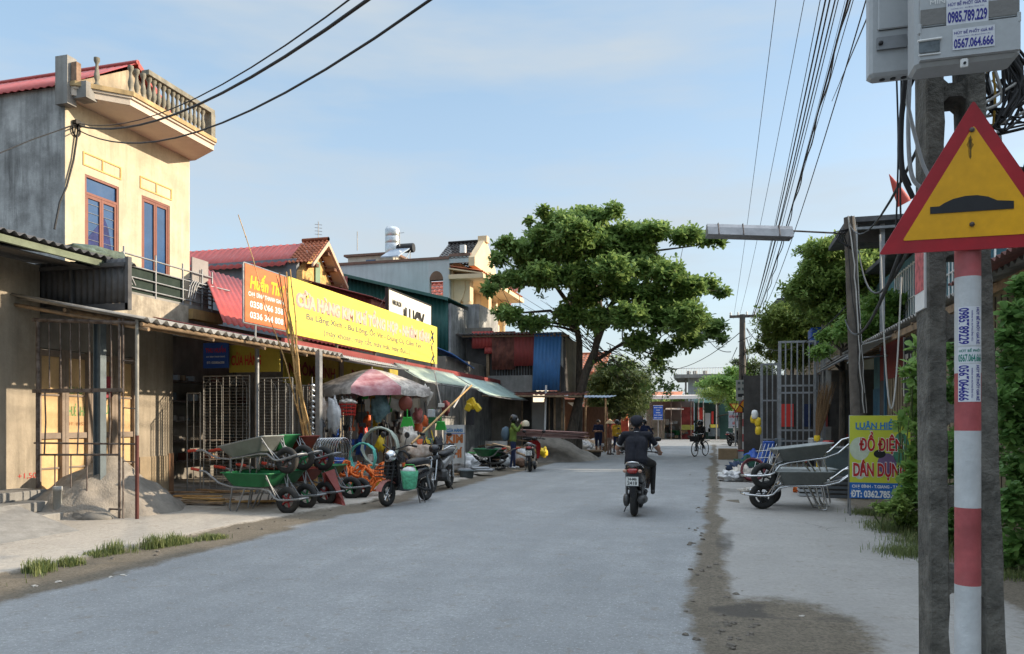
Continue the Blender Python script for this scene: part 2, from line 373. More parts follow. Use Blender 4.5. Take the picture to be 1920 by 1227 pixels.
M_sand = mat('sand', (.30, .27, .23), .98, var=.2, scale=4, bump=.9, bscale=45, dirt=.3, scol=(.15, .13, .11))
M_dirtm = mat('gravelly_dirt', (.17, .15, .125), .98, var=.3, scale=3, bump=.8, bscale=30)
M_frame_red = mat('paint_red_brown', (.19, .06, .038), .5, var=.12, scale=4, bump=.05)
M_glass = mat('window_glass_dark', (.03, .08, .19), .12, var=.2, scale=1.2, bump=0, spec=1.0)
M_curtain = mat('curtain_blue', (.02, .03, .12), .8, var=.3, scale=5, bump=.2)
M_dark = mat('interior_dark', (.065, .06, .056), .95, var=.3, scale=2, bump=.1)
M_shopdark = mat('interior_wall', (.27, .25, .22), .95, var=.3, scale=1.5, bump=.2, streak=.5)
M_white = mat('paint_white', (.75, .75, .73), .55, var=.06, scale=4, bump=.05, dirt=.15, scol=(.4, .38, .34))
M_red = mat('paint_red', (.42, .025, .02), .5, var=.1, scale=4, bump=.03)
M_signyellow = mat('sign_yellow', (.74, .62, .09), .55, var=.05, scale=1.5, bump=.03, dirt=.12, scol=(.5, .42, .1))
M_signorange = mat('sign_orange', (.78, .16, .05), .55, var=.06, scale=1.5, bump=.02)
M_navy = mat('ink_navy', (.02, .03, .16), .5, var=.1, bump=0)
M_ink_gray = mat('ink_gray', (.12, .12, .13), .5, var=.1, bump=0)
M_pink = mat('ink_faded_pink', (.74, .45, .34), .6, var=.15, scale=9, bump=0)
M_pink_edge = mat('ink_faded_rim', (.48, .30, .28), .6, var=.15, scale=9, bump=0)
M_black = mat('paint_black', (.012, .012, .013), .5, var=.1, bump=0)
M_green = mat('paint_green', (.02, .16, .06), .4, var=.15, scale=5, bump=.03, dirt=.25, scol=(.06, .1, .05))
M_greenpl = mat('plastic_green', (.04, .40, .06), .4, var=.1, bump=.02)
M_teal = mat('plastic_teal', (.12, .50, .42), .4, var=.1, bump=.02)
M_orange = mat('rope_orange', (.75, .17, .03), .7, var=.2, scale=12, bump=.3)
M_yellowpl = mat('plastic_yellow', (.75, .52, .03), .4, var=.1, bump=.02)
M_bluepl = mat('plastic_blue', (.03, .10, .42), .4, var=.15, bump=.02)
M_redpl = mat('plastic_red', (.55, .04, .03), .4, var=.1, bump=.02)
M_graypl = mat('plastic_gray', (.40, .42, .43), .45, var=.06, scale=2, bump=.03, dirt=.12, scol=(.17, .17, .16))
M_bag = mat('plastic_bag', (.62, .62, .62), .35, var=.2, scale=9, bump=.6, bscale=14, trans=0)
M_sack = mat('sack_pale', (.58, .54, .48), .8, var=.2, scale=6, bump=.5, bscale=20)
M_skin = mat('skin', (.38, .21, .14), .6, var=.08, bump=.05, spec=.3)
# ================================================================ GROUND
def ground_mat(name, base, base2, dirtc, dirt2, bump=.5, crack=True, spk=1.0, wet=(.06, .055, .048)):
 m = bpy.data.materials.new(name); m.use_nodes = True; N = m.node_tree.nodes; K = m.node_tree.links.new
 b = N['Principled BSDF']; b.inputs['Roughness'].default_value = .92; b.inputs['Specular IOR Level'].default_value = .3
 t = N.new('ShaderNodeTexCoord').outputs['Object']
 def noi(sc, det=6, rg=.6, s=t):
  n = N.new('ShaderNodeTexNoise'); n.inputs['Scale'].default_value = sc; n.inputs['Detail'].default_value = det; n.inputs['Roughness'].default_value = rg; K(s, n.inputs['Vector']); return n.outputs[0]
 def rmp(s, lo, hi, a=0, c=1):
  r = N.new('ShaderNodeMapRange'); r.inputs[1].default_value = lo; r.inputs[2].default_value = hi; r.inputs[3].default_value = a; r.inputs[4].default_value = c; K(s, r.inputs[0]); return r.outputs[0]
 def mix(f, a, c):
  x = N.new('ShaderNodeMix'); x.data_type = 'RGBA'; K(f, x.inputs[0]) if not isinstance(f, float) else setattr(x.inputs[0], 'default_value', f)
  for i, q in ((6, a), (7, c)): K(q, x.inputs[i]) if not isinstance(q, tuple) else setattr(x.inputs[i], 'default_value', (*q, 1))
  return x.outputs[2]
 def ma(op, a, c):
  x = N.new('ShaderNodeMath'); x.operation = op
  for i, q in enumerate((a, c)): K(q, x.inputs[i]) if not isinstance(q, (int, float)) else setattr(x.inputs[i], 'default_value', q)
  return x.outputs[0]
 c = mix(rmp(noi(.45, 8, .65), .32, .68), base, base2)
 mp = N.new('ShaderNodeMapping'); mp.inputs['Scale'].default_value = (1.6, .22, 1); K(t, mp.inputs[0])     # worn streaks along the street
 c = mix(rmp(noi(1.2, 6, .6, mp.outputs[0]), .45, .7, 0, .45), c, tuple(q * .72 for q in base))
 c = mix(rmp(noi(2.3, 8, .75), .42, .62, 0, .5), c, tuple(q * .78 for q in base)); c = mix(rmp(noi(20, 5, .8), .42, .62, 0, .8 * spk), c, tuple(q * .6 for q in base2))                          # aggregate
 c = mix(rmp(noi(48, 4, .8), .56, .66, 0, .7 * spk), c, tuple(min(1, q * 1.7) for q in base2))
 c = mix(rmp(noi(5, 8, .75), .56, .68, 0, .55), c, dirt2)
 if crack:
  vo = N.new('ShaderNodeTexVoronoi'); vo.feature = 'DISTANCE_TO_EDGE'; vo.inputs['Scale'].default_value = .38
  nn = N.new('ShaderNodeTexNoise'); nn.inputs['Scale'].default_value = 1.3; nn.inputs['Detail'].default_value = 6; K(t, nn.inputs[0])
  ad = N.new('ShaderNodeVectorMath'); ad.operation = 'MULTIPLY_ADD'; ad.inputs[1].default_value = (1.6, 1.6, 0); K(nn.outputs['Color'], ad.inputs[0]); K(t, ad.inputs[2]); K(ad.outputs[0], vo.inputs['Vector'])
  ck = ma('MULTIPLY', rmp(vo.outputs['Distance'], .0, .007, .75, 0), rmp(noi(.5, 2, .6), .56, .64))
  c = mix(ck, c, tuple(q * .3 for q in base))
 a = N.new('ShaderNodeAttribute'); a.attribute_name = 'dirt'
 f = ma('ADD', a.outputs['Fac'], ma('ADD', ma('MULTIPLY', ma('SUBTRACT', noi(1.7, 10, .72), .5), 1.7), ma('MULTIPLY', ma('SUBTRACT', noi(14, 6, .8), .5), .8)))
 dc = mix(rmp(noi(3.2, 8, .7), .35, .66), dirtc, dirt2)
 dc = mix(rmp(noi(30, 5, .8), .42, .62, 0, .8), dc, tuple(q * .5 for q in dirtc))
 c = mix(rmp(f, .3, .75), c, dc)
 a2 = N.new('ShaderNodeAttribute'); a2.attribute_name = 'stain'
 f2 = ma('ADD', a2.outputs['Fac'], ma('MULTIPLY', ma('SUBTRACT', noi(3, 9, .7), .5), .9))
 c = mix(rmp(f2, .42, .75, 0, .8), c, wet)
 K(c, b.inputs['Base Color'])
 bp = N.new('ShaderNodeBump'); bp.inputs['Strength'].default_value = bump; bp.inputs['Distance'].default_value = .015
 K(ma('ADD', noi(38, 6, .8), ma('MULTIPLY', noi(6, 6, .7), 1.6)), bp.inputs['Height']); K(bp.outputs[0], b.inputs['Normal'])
 return m
M_road = ground_mat('asphalt_pale', (.235, .245, .25), (.335, .345, .345), (.14, .12, .09), (.20, .17, .13), .5, False)
M_pave = ground_mat('pavement_concrete', (.375, .365, .345), (.27, .26, .24), (.14, .12, .09), (.20, .17, .13), .4, True, .35)
M_pavel = ground_mat('pavement_concrete_left', (.46, .425, .37), (.37, .335, .29), (.15, .13, .10), (.21, .18, .14), .5, True, .5)
M_earth = ground_mat('earth', (.20, .165, .125), (.155, .13, .10), (.14, .115, .085), (.21, .18, .14), .9, False)
def smooth(a, b, x): t = min(1, max(0, (x - a) / (b - a))); return t * t * (3 - 2 * t)
def sheet(name, xs, ys, z, m, dirt=None, stain=None, hz_=None, **kw):
 W = len(xs); vs = []; D = []; S = []
 for y in ys:
  for x in xs:
   vs.append((x, y, z + (hz_(x, y) if hz_ else 0))); D.append(dirt(x, y) if dirt else 0); S.append(stain(x, y) if stain else 0)
 fs = [(j * W + i, j * W + i + 1, (j + 1) * W + i + 1, (j + 1) * W + i) for j in range(len(ys) - 1) for i in range(W - 1)]
 mb = MB(); mb.add(vs, fs, 0, True); o = mb.build(name, m, None, (0, 0, 0), **kw)
 for nm, A in (('dirt', D), ('stain', S)):
  a = o.data.attributes.new(nm, 'FLOAT', 'POINT'); a.data.foreach_set('value', A)
 return o
def rng(a, b, s): n = max(1, int(round((b - a) / s))); return [a + (b - a) * i / n for i in range(n + 1)]
def nz2(x, y, f=1, s=0): return noise.noise(V((x * f, y * f, s)))
ys_f = rng(-8, 16, .16) + rng(16, 60, .6)[1:] + rng(60, 90, 3)[1:]
far = [-900, -300, -100, -40, -20] ; 
sheet('ground', far + rng(-14, 8, .5) + [20, 40, 100, 300, 900], [-200, -40] + rng(-8, 60, .5) + [70, 80, 100, 150, 300, 900, 1500], -.03, M_earth, kind='structure')
def edgeL(y): return -5.75 + .22 * nz2(0, y, .45) + .1 * nz2(0, y, 1.7, 4)
def edgeR(y): return -.18 + .16 * nz2(3, y, .5) + .08 * nz2(3, y, 1.9, 4)
def road_dirt(x, y):
 d = max(smooth(edgeL(y) + .28, edgeL(y) - .18, x), smooth(edgeR(y) - .12, edgeR(y) + .15, x)); return d if y < 52 else d * .3
sheet('road', rng(-6.9, .45, .11), ys_f, 0.0, M_road, road_dirt, lambda x, y: .18 * smooth(-.9, -.2, x), kind='structure')
sheet('cross_road', rng(-60, 60, 1), rng(53, 66, 1), .004, M_road, lambda x, y: .25 if y > 64 else 0.05, kind='structure')
def padL(x, y):
 e = -6.62 + .13 * nz2(9, y, .8) + .06 * nz2(9, y, 3, 2)
 if y > 10: e += smooth(10, 13, y) * .45
 if y > 17: e -= smooth(17, 22, y) * .25
 return max(smooth(e - .22, e + .06, x), .9 * smooth(.25, .6, nz2(x, y, .35, 8)) * smooth(9, 12, y), smooth(-8.5, -10, x) * .45 * smooth(8.5, 10, y))
def hL(x, y):
 e = -6.62 + .13 * nz2(9, y, .8) + .06 * nz2(9, y, 3, 2) + (smooth(10, 13, y) * .45) - smooth(17, 22, y) * .25
 return .055 * smooth(e + .05, e - .08, x) - .045 + .02 * nz2(x, y, .5, 3) + .01 * nz2(x, y, 2, 3)
sheet('pavement', rng(-14, -6.2, .09), rng(1, 16, .12) + rng(16, 52, .5)[1:], .022, M_pavel, padL, lambda x, y: .35 * smooth(.1, .5, nz2(x, y, .6, 5)), hL, kind='structure')
def padR(x, y):
 g = .07 + .2 * smooth(8, 4, y); e = g + .12 * nz2(5, y, 1.1, 3)
 d = smooth(e + .16, e - .1, x)
 d = max(d, smooth(1.35, .6, sqrt(((x - .42) / .72) ** 2 + ((y - 5.75) / .95) ** 2)))
 d = max(d, smooth(2.0, 2.6, x) * smooth(4, 6, y))
 return max(d, .5 * smooth(.2, .6, nz2(x, y, .4, 12)) if y > 12 else d)
def stR(x, y):
 s = .9 * smooth(-.1, .35, nz2(x, y, 2.2, 31)) * smooth(1.5, .3, sqrt(((x - .4) / .7) ** 2 + ((y - 6.0) / .8) ** 2)) + .7 * smooth(1.1, .3, sqrt(((x - .12) / .2) ** 2 + ((y - 9.5) / 1.4) ** 2))
 return min(1, s + .35 * smooth(.15, .5, nz2(x, y, .8, 7)) + .6 * smooth(1.2, .4, sqrt(((x - .1) / .8) ** 2 + ((y - 17) / 1.1) ** 2)))
sheet('pavement_right', rng(-.05, 3.6, .08), rng(-6, 16, .12) + rng(16, 52, .5)[1:], .012, M_pave, padR, stR, lambda x, y: .012 * nz2(x, y, .7, 6) - .006, kind='structure')
# ================================================================ LEFT: NEAREST SHOP
YA, YB, XF = 9.8, 13.05, -10.8
s1 = thing('shop_house', 'tan rendered shop with ochre folding doors at the left edge', 'shop', (XF, 8, 0))
m = MB(); m.bb((XF - .22, 2, .42), (XF, YA + .1, 4.1)); m.build('wall', M_tan, s1)
m = MB(); m.bb((XF - .24, 12.1, 0), (XF, YB, 3.5)); m.bb((-13.4, YB - .2, 0), (XF, YB, 3.5)); m.build('wall', M_tan, s1)
m = MB(); m.bb((XF, 12.12, .0), (XF + .015, YB - .14, .82)); m.bb((XF, YB - .13, 0), (XF + .02, YB + .004, .86), 1)
m.build('dado', [mat('dado_ochre', (.33, .26, .17), .8, var=.15, streak=.4), mat('dado_brown', (.24, .13, .07), .8)], s1)
m = MB(); m.bb((XF - .3, YA + .1, 2.75), (XF - .05, 12.1, 3.5)); m.build('lintel', M_shopdark, s1)
m = MB(); m.bb((-13.4, 2, .0), (XF - .02, 12.1, .1)); m.bb((-13.4, 9.9, .1), (-13.2, 13, 3.5)); m.build('floor', M_shopdark, s1)
M_door = mat('door_ochre', (.62, .43, .22), .8, var=.18, scale=3, bump=.1, streak=.5, scol=(.33, .2, .1), dirt=.4); M_doorfr = mat('door_frame_gray', (.25, .2, .16), .8, var=.2)
dw = (12.1 - YA - .1) / 4
for k in range(4):
 y0 = YA + .1 + k * dw; m = MB(); d = MB()
 d.bb((XF - .14, y0 + .06, .12), (XF - .11, y0 + dw - .06, 2.7))
 dp = d.build('folding_door', M_door, s1)
 m.bb((XF - .12, y0 + .004, .1), (XF - .04, y0 + .07, 2.75)); m.bb((XF - .12, y0 + dw - .07, .1), (XF - .04, y0 + dw - .004, 2.75))
 for z in (.12, 1.22, 2.62): m.bb((XF - .118, y0 + .07, z), (XF - .06, y0 + dw - .07, z + .1))
 for z in (1.95, .7): m.bb((XF - .11, y0 + .07, z), (XF - .085, y0 + dw - .07, z + .03))
 m.build('door_frame', M_doorfr, dp)
gk = mat('writing_green', (.12, .3, .1), .8, var=.2, bump=0)
gk2 = mat('writing_faint', (.45, .2, .08), .8, var=.2, bump=0)
for s_, y, z, w_, h_ in (('CHO', YA + .1 + dw * 1.5, 2.06, .3, .13), ('THUÊ NHÀ', YA + .1 + dw * 1.52, 1.72, .42, .22), ('THUÊ', YA + .1 + dw * 2.68, 1.76, .28, .22)):
 text(s_, gk, s1, (XF - .105, y, z), Y1, Z1, w_, h_)
text('ĐT: 0357', gk2, s1, (XF - .105, YA + .1 + dw * 1.52, 1.47), Y1, Z1, .4, .06)
mm_ = MB(); mm_.bb((XF - .08, 11.35, 1.95), (XF - .06, 11.5, 2.35)); rb = mm_.build('notice_board', mat('notice_red', (.35, .05, .07), .6), s1)
text('+1,50', M_red, s1, onx(51, 893, XF + .004), Y1, Z1, .34, .1)
st = thing('entrance_steps', 'worn concrete steps in front of the tan wall, bottom left', 'steps', (-10.1, 7, 0))
for k, (x1, y1, z0, z1) in enumerate(((-9.42, 9.05, -.02, .15), (-9.8, 9.2, .15, .3), (-10.2, 9.5, .3, .44))):
 m = MB(); m.bb((XF - .5, 2, z0), (x1, y1, z1), 0, .012); m.build('step', M_concrete, st)
m = MB(); m.blob((-9.1, 9.25, .05), (.35, .2, .1), .3, seed=3); m.build('stone_block', mat('stone_gray', (.2, .19, .17), .95, var=.3, scale=3, bump=.4), None, label='rough flat stone lying at the foot of the steps', cat='stone')
m = MB(); p = gnd(108, 978); m.lathe([(.06, 0), (.06, .46), (.068, .46), (.068, .53), (.052, .53), (.052, .35)], p, 18); m.build('drain_pipe', mat('pipe_gray', (.34, .35, .34), .6, var=.1, dirt=.3), None, label='short upright gray plastic pipe beside the steps', cat='pipe')
m = MB(); m.add([(-9.6, 5.6, 0), (-8.3, 5.6, -.01), (-8.1, 8.2, -.01), (-9.5, 8.35, .32), (-9.6, 5.6, .5)], [(0, 1, 2, 3, 4)]); m.slab([(-9.5, 5.4, .3), (-8.25, 5.4, .03), (-8.25, 7.6, .03), (-9.5, 7.6, .3)], (0, 0, -.06)); m.build('ramp', M_concrete, None, label='sloping concrete ramp leading up to the steps at the left edge', cat='ramp')
def pile(name, c, R_, H, mt, seed, label, cat, sx=1, sy=1, ex=1.3):
 n = 46; vs = []; W = n + 1
 for j in range(n + 1):
  for i in range(n + 1):
   x, y = (i / n - .5) * 2.2, (j / n - .5) * 2.2; r = sqrt(x * x + y * y)
   ang = math.atan2(y, x); rr = r * (1 + .16 * nz2(cos(ang), sin(ang), 1.6, seed))
   h = H * max(-.05, (1 - rr) ** ex if rr < 1 else -(rr - 1) * .4)
   h += (.16 * nz2(x, y, 2.4, seed) + .07 * nz2(x, y, 6, seed + 2) + .035 * nz2(x, y, 15, seed)) * H * min(1, max(0, 1.15 - rr) * 3)
   vs.append((c[0] + x * R_ * sx, c[1] + y * R_ * sy, c[2] + h - .02))
 mb = MB(); mb.add(vs, [(j * W + i, j * W + i + 1, (j + 1) * W + i + 1, (j + 1) * W + i) for j in range(n) for i in range(n)], 0, True)
 return mb.build(name, mt, None, (c[0], c[1], 0), label=label, cat=cat)
pile('sand_pile', (-9.75, 10.15, 0), 1.28, 1.0, M_sand, 3, 'large heap of dry sand spilling out of the steel cage by the ochre doors', 'sand pile', 1.0, 1.1, .9)
cg = thing('steel_cage', 'grid of thin rusty steel bars closing the side of the ochre doors', 'steel grille', (-9.6, 9.4, 0))
yy = 9.4
def gx(px): return ony(px, 800, yy).x
def gz(px, py): return ony(px, py, yy).z
m = MB()
for px, t, b in ((73, 598, 915), (92, 598, 729), (113, 598, 729), (132, 598, 729), (149, 598, 729), (167, 598, 729), (208, 598, 729)): m.tube([ony(px, t, yy), ony(px + 1, b, yy)], .011, 6)
for px, t, b in ((84, 733, 852), (146, 733, 852), (205, 733, 852)): m.tube([ony(px, t, yy), ony(px + 1, (t + b) / 2, yy) + V((.008, 0, 0)), ony(px - 1, b, yy)], .012, 6)
for px, b in ((103, 940), (133, 940), (163, 948)): m.tube([ony(px, 853, yy), ony(px, b, yy)], .011, 6)
m.build('bars', M_steel_rust, cg)
m = MB()
for px, t, b, r in ((224, 598, 978, .02), (231, 598, 975, .013), (71, 598, 915, .03)): m.tube([ony(px, t, yy), ony(px, b, yy)], r, 8)
m.bb((gx(62), yy - .02, gz(230, 735)), (gx(231), yy + .02, gz(230, 728)))
m.tube([ony(64, 831, yy), ony(256, 833, yy)], .014, 6); m.tube([ony(72, 853, yy), ony(225, 853, yy)], .016, 6); m.tube([ony(165, 952, yy), ony(228, 956, yy)], .014, 6)
for py in (676, 765, 865): m.tube([ony(232, py, yy), ony(257, py + 2, yy)], .008, 6)
m.tube([ony(62, 600, yy), ony(257, 606, yy)], .03, 8)
m.build('frame', M_steel_rust, cg)
ps = MB(); c0 = ony(187, 952, 9.75); h0 = 3.1
for dx in (-.07, .055): ps.bb((c0.x + dx, c0.y - .06, -.02), (c0.x + dx + .015, c0.y + .06, h0))
ps.bb((c0.x - .055, c0.y - .008, -.02), (c0.x + .055, c0.y + .008, h0)); ps.build('steel_column', M_bluesteel, None, label='blue gray steel column standing in the sand heap', cat='column')
ps = MB(); c1 = gnd(257, 978); ps.tube([c1, (c1.x, c1.y, 1.3)], .028, 10, 1); ps.tube([(c1.x, c1.y, 1.3), (c1.x, c1.y, 3.05)], .028, 10, 0); ps.build('awning_post', [mat('steel_dull', (.26, .25, .22), .6, .2, var=.3, dirt=.5), mat('steel_maroon', (.10, .03, .025), .6, .2, var=.3)], None, label='round steel post holding the corner of the cement awning, maroon below', cat='post')
ca = thing('canopy', 'dark corrugated canopy with a black sheet apron at the left edge', 'canopy', (-10.4, 7, 3.5))
m = MB(); m.corr((-9.5, 2.5, 4.17), (0, 8.1, 0), (-4.2, 0, .75), .16, .026, 0, nv=2); m.build('roof_sheet', M_darksheet, ca)
m = MB(); m.bb((-9.62, 2.5, 4.02), (-9.56, 10.5, 4.12)); m.bb((-9.64, 2.5, 4.09), (-9.6, 10.5, 4.13), 0)
m.build('gutter', mat('gutter_greenish', (.16, .19, .13), .8, var=.3), ca)
m = MB(); m.corr((-11.2, 9.95, 3.42), (2.15, 0, 0), (0, 0, .72), .12, .015, 0); m.build('apron', M_darksheet, ca)
m = MB(); m.bb((-11.2, 9.9, 3.3), (-9.05, 9.96, 3.41)); m.bb((-9.1, 9.9, 3.3), (-9.04, 9.98, 4.15)); m.bb((-11.2, 9.88, 4.0), (-9.1, 9.94, 4.06)); m.bb((-10.2, 9.9, 3.4), (-10.16, 9.94, 4.1)); m.build('apron_frame', M_darksheet, ca)
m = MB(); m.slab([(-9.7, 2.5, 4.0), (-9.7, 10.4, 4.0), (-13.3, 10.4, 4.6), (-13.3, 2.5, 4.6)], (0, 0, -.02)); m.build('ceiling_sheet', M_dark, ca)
def awning(name, y0, y1, xf, zf, xb, zb, mt, label, pitch=.17, amp=.03, fasc=M_wood, group=None, sag=0, poles=True, nv=1, under=None):
 a = thing(name, label, 'awning', ((xf + xb) / 2, (y0 + y1) / 2, zf), group=group)
 m = MB(); m.corr((xf, y0, zf), (0, y1 - y0, 0), (xb - xf, 0, zb - zf), pitch, amp, 0, .008, nv=nv, sag=sag); m.build('roof_sheet', mt, a)
 if poles:
  m = MB(); s = (zb - zf) / (xb - xf)
  for t in (.03, .5, .95):
   x = xf + (xb - xf) * t; m.tube([(x, y0 + .05, zf + (x - xf) * s - amp - .05), (x, y1 - .05, zf + (x - xf) * s - amp - .05)], .035, 6)
  for y in rng(y0 + .1, y1 - .1, 1.7): m.tube([(xf, y, zf - amp - .11), (xb, y, zb - amp - .11)], .03, 6)
  m.build('rafters', fasc, a)
 return a
awning('shop_awning', 9.35, 15.6, -8.25, 3.05, -11.3, 3.62, M_cement_sheet, pitch=.21, amp=.038, label='wavy gray cement sheet awning held by the maroon post')
awning('shop_awning', 13.4, 20.6, -8.75, 3.18, -11.6, 3.75, M_redsheet, 'dull red sheet awning behind the bamboo poles', pitch=.2, amp=.014)
# ================================================================ YELLOW HOUSE
HX_, HY0, HY1 = -13.5, 13.0, 16.95
yh = thing('yellow_house', 'two storey yellow fronted house with a balustraded roof terrace', 'house', (HX_ - 3, 15, 0))
m = MB(); m.wall((HX_, HY0, 0), (0, HY1 - HY0, 0), (0, 0, 8.55), [(.52, 1.5, 5.15, 7.02), (2.22, 3.2, 4.55, 7.05)], (-.22, 0, 0)); m.build('front_wall', M_yellow, yh)
m = MB(); m.slab([(HX_ - .003, HY0 - .006, 0), (-24, HY0 - .006, 0), (-24, HY0 - .006, 8.75), (HX_ - .003, HY0 - .006, 8.75)], (0, .206, 0)); m.slab([(HX_ - .222, HY1, 0), (-24, HY1, 0), (-24, HY1, 8.75), (HX_ - .222, HY1, 8.75)], (0, -.2, 0)); m.bb((-24, HY0 + .2, 0), (-23.8, HY1 - .2, 8.8))
m.build('side_wall', M_plaster_gray, yh)
m = MB(); yr = 14.95; zr = 10.12; ze = 8.75
m.slab([(HX_ - .05, HY0 + .02, 8.5), (HX_ - .05, HY1 - .02, 8.5), (HX_ - .05, HY1 - .02, 8.8), (HX_ - .05, yr, zr - .12), (HX_ - .05, HY0 + .02, 8.8)], (-.18, 0, 0)); m.build('gable_wall', mat('gable_plaster', (.42, .35, .25), .95, var=.25, streak=.6, dirt=.4), yh)
m = MB(); m.corr((HX_ + .12, HY0 - .12, 8.72), (-10.7, 0, 0), (0, yr - HY0 + .12, zr - 8.72), .2, .014, 0); m.corr((HX_ + .12, HY1 + .2, 8.72), (-10.7, 0, 0), (0, yr - HY1 - .2, zr - 8.72), .2, .014, 0)
m.tube([(HX_ + .14, yr, zr + .02), (-24.2, yr, zr + .02)], .06, 8); m.slab([(HX_ + .13, HY1 + .22, 8.6), (HX_ + .13, HY1 + .22, 8.72), (HX_ + .13, yr, zr + .05), (HX_ + .13, yr, zr - .09)], (.02, 0, 0)); m.build('roof', M_redsheet2, yh)
zs = 8.5; pl = [(HX_ - .2, 12.95), (-13.25, 12.95), (-12.45, 13.7), (-12.45, 16.55), (-13.4, 17.05), (HX_ - .2, 17.05)]
m = MB(); m.slab([(x, y, zs) for x, y in pl], (0, 0, .14)); m.slab([(x + .05 * (x > -13.3), y, zs + .14) for x, y in pl], (0, 0, .05)); m.slab([(x + .09 * (x > -13.3), y - .03 * (y < 13.1), zs + .19) for x, y in pl], (0, 0, .1), 1)
m.build('terrace_slab', [mat('slab_peach', (.60, .52, .43), .9, var=.1, scale=1, bump=.1, dirt=.2, scol=(.4, .33, .25)), mat('slab_ochre_edge', (.50, .36, .18), .9, var=.3, scale=3, streak=.6)], yh)
M_balu = mat('baluster_plaster', (.25, .235, .19), .95, var=.3, scale=5, bump=.3, streak=.7, dirt=.5, scol=(.07, .065, .05))
zt = zs + .29
m = MB(); m.bb((-13.62, 12.86, 8.3), (-13.3, 13.1, 9.33)); m.bb((-13.5, 13.12, 8.6), (-13.3, 13.5, 8.9)); m.bb((-13.3, 13.0, 8.45), (-12.95, 13.3, 8.8)); m.build('terrace_pillar', M_concrete, yh)
m = MB(); m.bb((-13.28, 12.94, 8.8), (-13.14, 13.06, 9.2)); m.build('broken_brick_pillar', mat('brick_bare', (.26, .17, .12), .95, var=.3, scale=9), yh)
prof = [(.062, 0), (.062, .07), (.036, .09), (.032, .13), (.055, .2), (.06, .27), (.034, .4), (.03, .5), (.048, .54), (.062, .57), (.062, .64)]
ys = [13.32, 13.82, 14.0, 14.2] + [14.38 + .155 * k for k in range(13)]
for k, y in enumerate(ys):
 xx = -12.98 if k == 0 else -12.55
 m = MB(); m.lathe(prof, (xx, y if y < 16.5 else 16.42, zt), 10); m.build('baluster', M_balu, yh)
m = MB(); m.bb((-12.64, 14.25, zt + .64), (-12.44, 16.58, zt + .75)); m.bb((-12.66, 16.44, zt), (-12.44, 16.6, zt + .64)); m.build('terrace_rail', M_balu, yh)
def framed(nm, y0, z0, w_, h_, transom, door):
 m = MB(); x = HX_ - .08; t = .055
 m.bb((x, y0, z0), (x + .07, y0 + t, z0 + h_)); m.bb((x, y0 + w_ - t, z0), (x + .07, y0 + w_, z0 + h_)); m.bb((x, y0 + t, z0 + h_ - t), (x + .07, y0 + w_ - t, z0 + h_)); m.bb((x, y0 + t, z0), (x + .07, y0 + w_ - t, z0 + t))
 zt_ = z0 + h_ - transom
 if transom: m.bb((x, y0 + t, zt_ - t), (x + .068, y0 + w_ - t, zt_))
 for a, b in ((y0 + t, y0 + w_ / 2), (y0 + w_ / 2, y0 + w_ - t)):
  top = (zt_ - t if transom else z0 + h_ - t)
  m.bb((x + .01, a + .003, z0 + t), (x + .06, a + .055, top - .003)); m.bb((x + .01, b - .055, z0 + t), (x + .06, b - .003, top - .003)); m.bb((x + .01, a + .055, top - .07), (x + .06, b - .055, top - .003)); m.bb((x + .01, a + .055, z0 + t), (x + .06, b - .055, z0 + t + .07))
  if door: m.bb((x + .01, a + .055, z0 + .62), (x + .06, b - .055, z0 + .7))
 f = m.build(nm, M_frame_red, yh)
 if not door: q = MB(); q.slab([(x + .034, y0 + .12, z0 + .1), (x + .034, y0 + w_ - .12, z0 + .1), (x + .034, y0 + w_ * .72, z0 + .85), (x + .034, y0 + w_ * .6, z0 + 1.05), (x + .034, y0 + w_ * .4, z0 + .8), (x + .034, y0 + .14, z0 + .5)], (.002, 0, 0)); q.build('curtain', M_curtain, f)
 g = MB(); g.bb((x + .02, y0 + t, z0 + t), (x + .03, y0 + w_ - t, z0 + h_ - t)); g.build('pane', M_glass, f)
 if not door:
  b = MB(); 
  for k in range(7): b.tube([(x + .04, y0 + .1, z0 + .25 + .2 * k), (x + .04, y0 + w_ - .1, z0 + .25 + .2 * k)], .006, 5)
  b.build('window_bars', M_steel, f)
 else:
  b = MB(); b.lathe([(.03, 0), (.03, .03), (.015, .04)], (x + .06, y0 + w_ / 2 + .04, z0 + .68), 10, RY90); b.build('handle', M_chrome, f)
 return f
framed('window', HY0 + .52, 5.15, .98, 1.87, .38, False); framed('balcony_door', HY0 + 2.22, 4.55, .98, 2.5, 0, True)
for y0, w_ in ((HY0 + .46, 1.1), (HY0 + 2.16, 1.1)):
 m = MB(); a, b = 7.2, 7.5
 for (p, q) in (((y0, a), (y0 + w_, a + .03)), ((y0, b - .03), (y0 + w_, b)), ((y0, a + .03), (y0 + .03, b - .03)), ((y0 + w_ - .03, a + .03), (y0 + w_, b - .03)), ((y0 + w_ / 2 - .015, a + .03), (y0 + w_ / 2 + .015, b - .03))): m.bb((HX_, p[0], p[1]), (HX_ + .02, q[0], q[1]))
 m.build('plaster_panel', mat('plaster_ochre', (.62, .42, .16), .9, var=.1), yh)
m = MB(); br = onx(148, 232, HX_ + .06); m.bb(br - V((.05, .12, .04)), br + V((.05, .12, .04))); m.tube([onx(143, 245, HX_ + .04) + V((0, .1 * cos(t), .12 * sin(t))) for t in rng(0, 6.28, .4)], .02, 6)
m.build('cable_bracket', M_wire, yh)
m = MB(); m.tube([br, onx(138, 300, HX_ + .05), onx(125, 350, HX_ + .05), onx(112, 380, HX_ + .05), onx(102, 430, HX_ + .1)], .022, 6); m.build('downlead', M_wire, yh)
bx = -12.3
m = MB(); m.bb((HX_ + .02, 13.1, 4.22), (bx, 16.6, 4.36)); m.build('balcony_slab', M_concrete, yh)
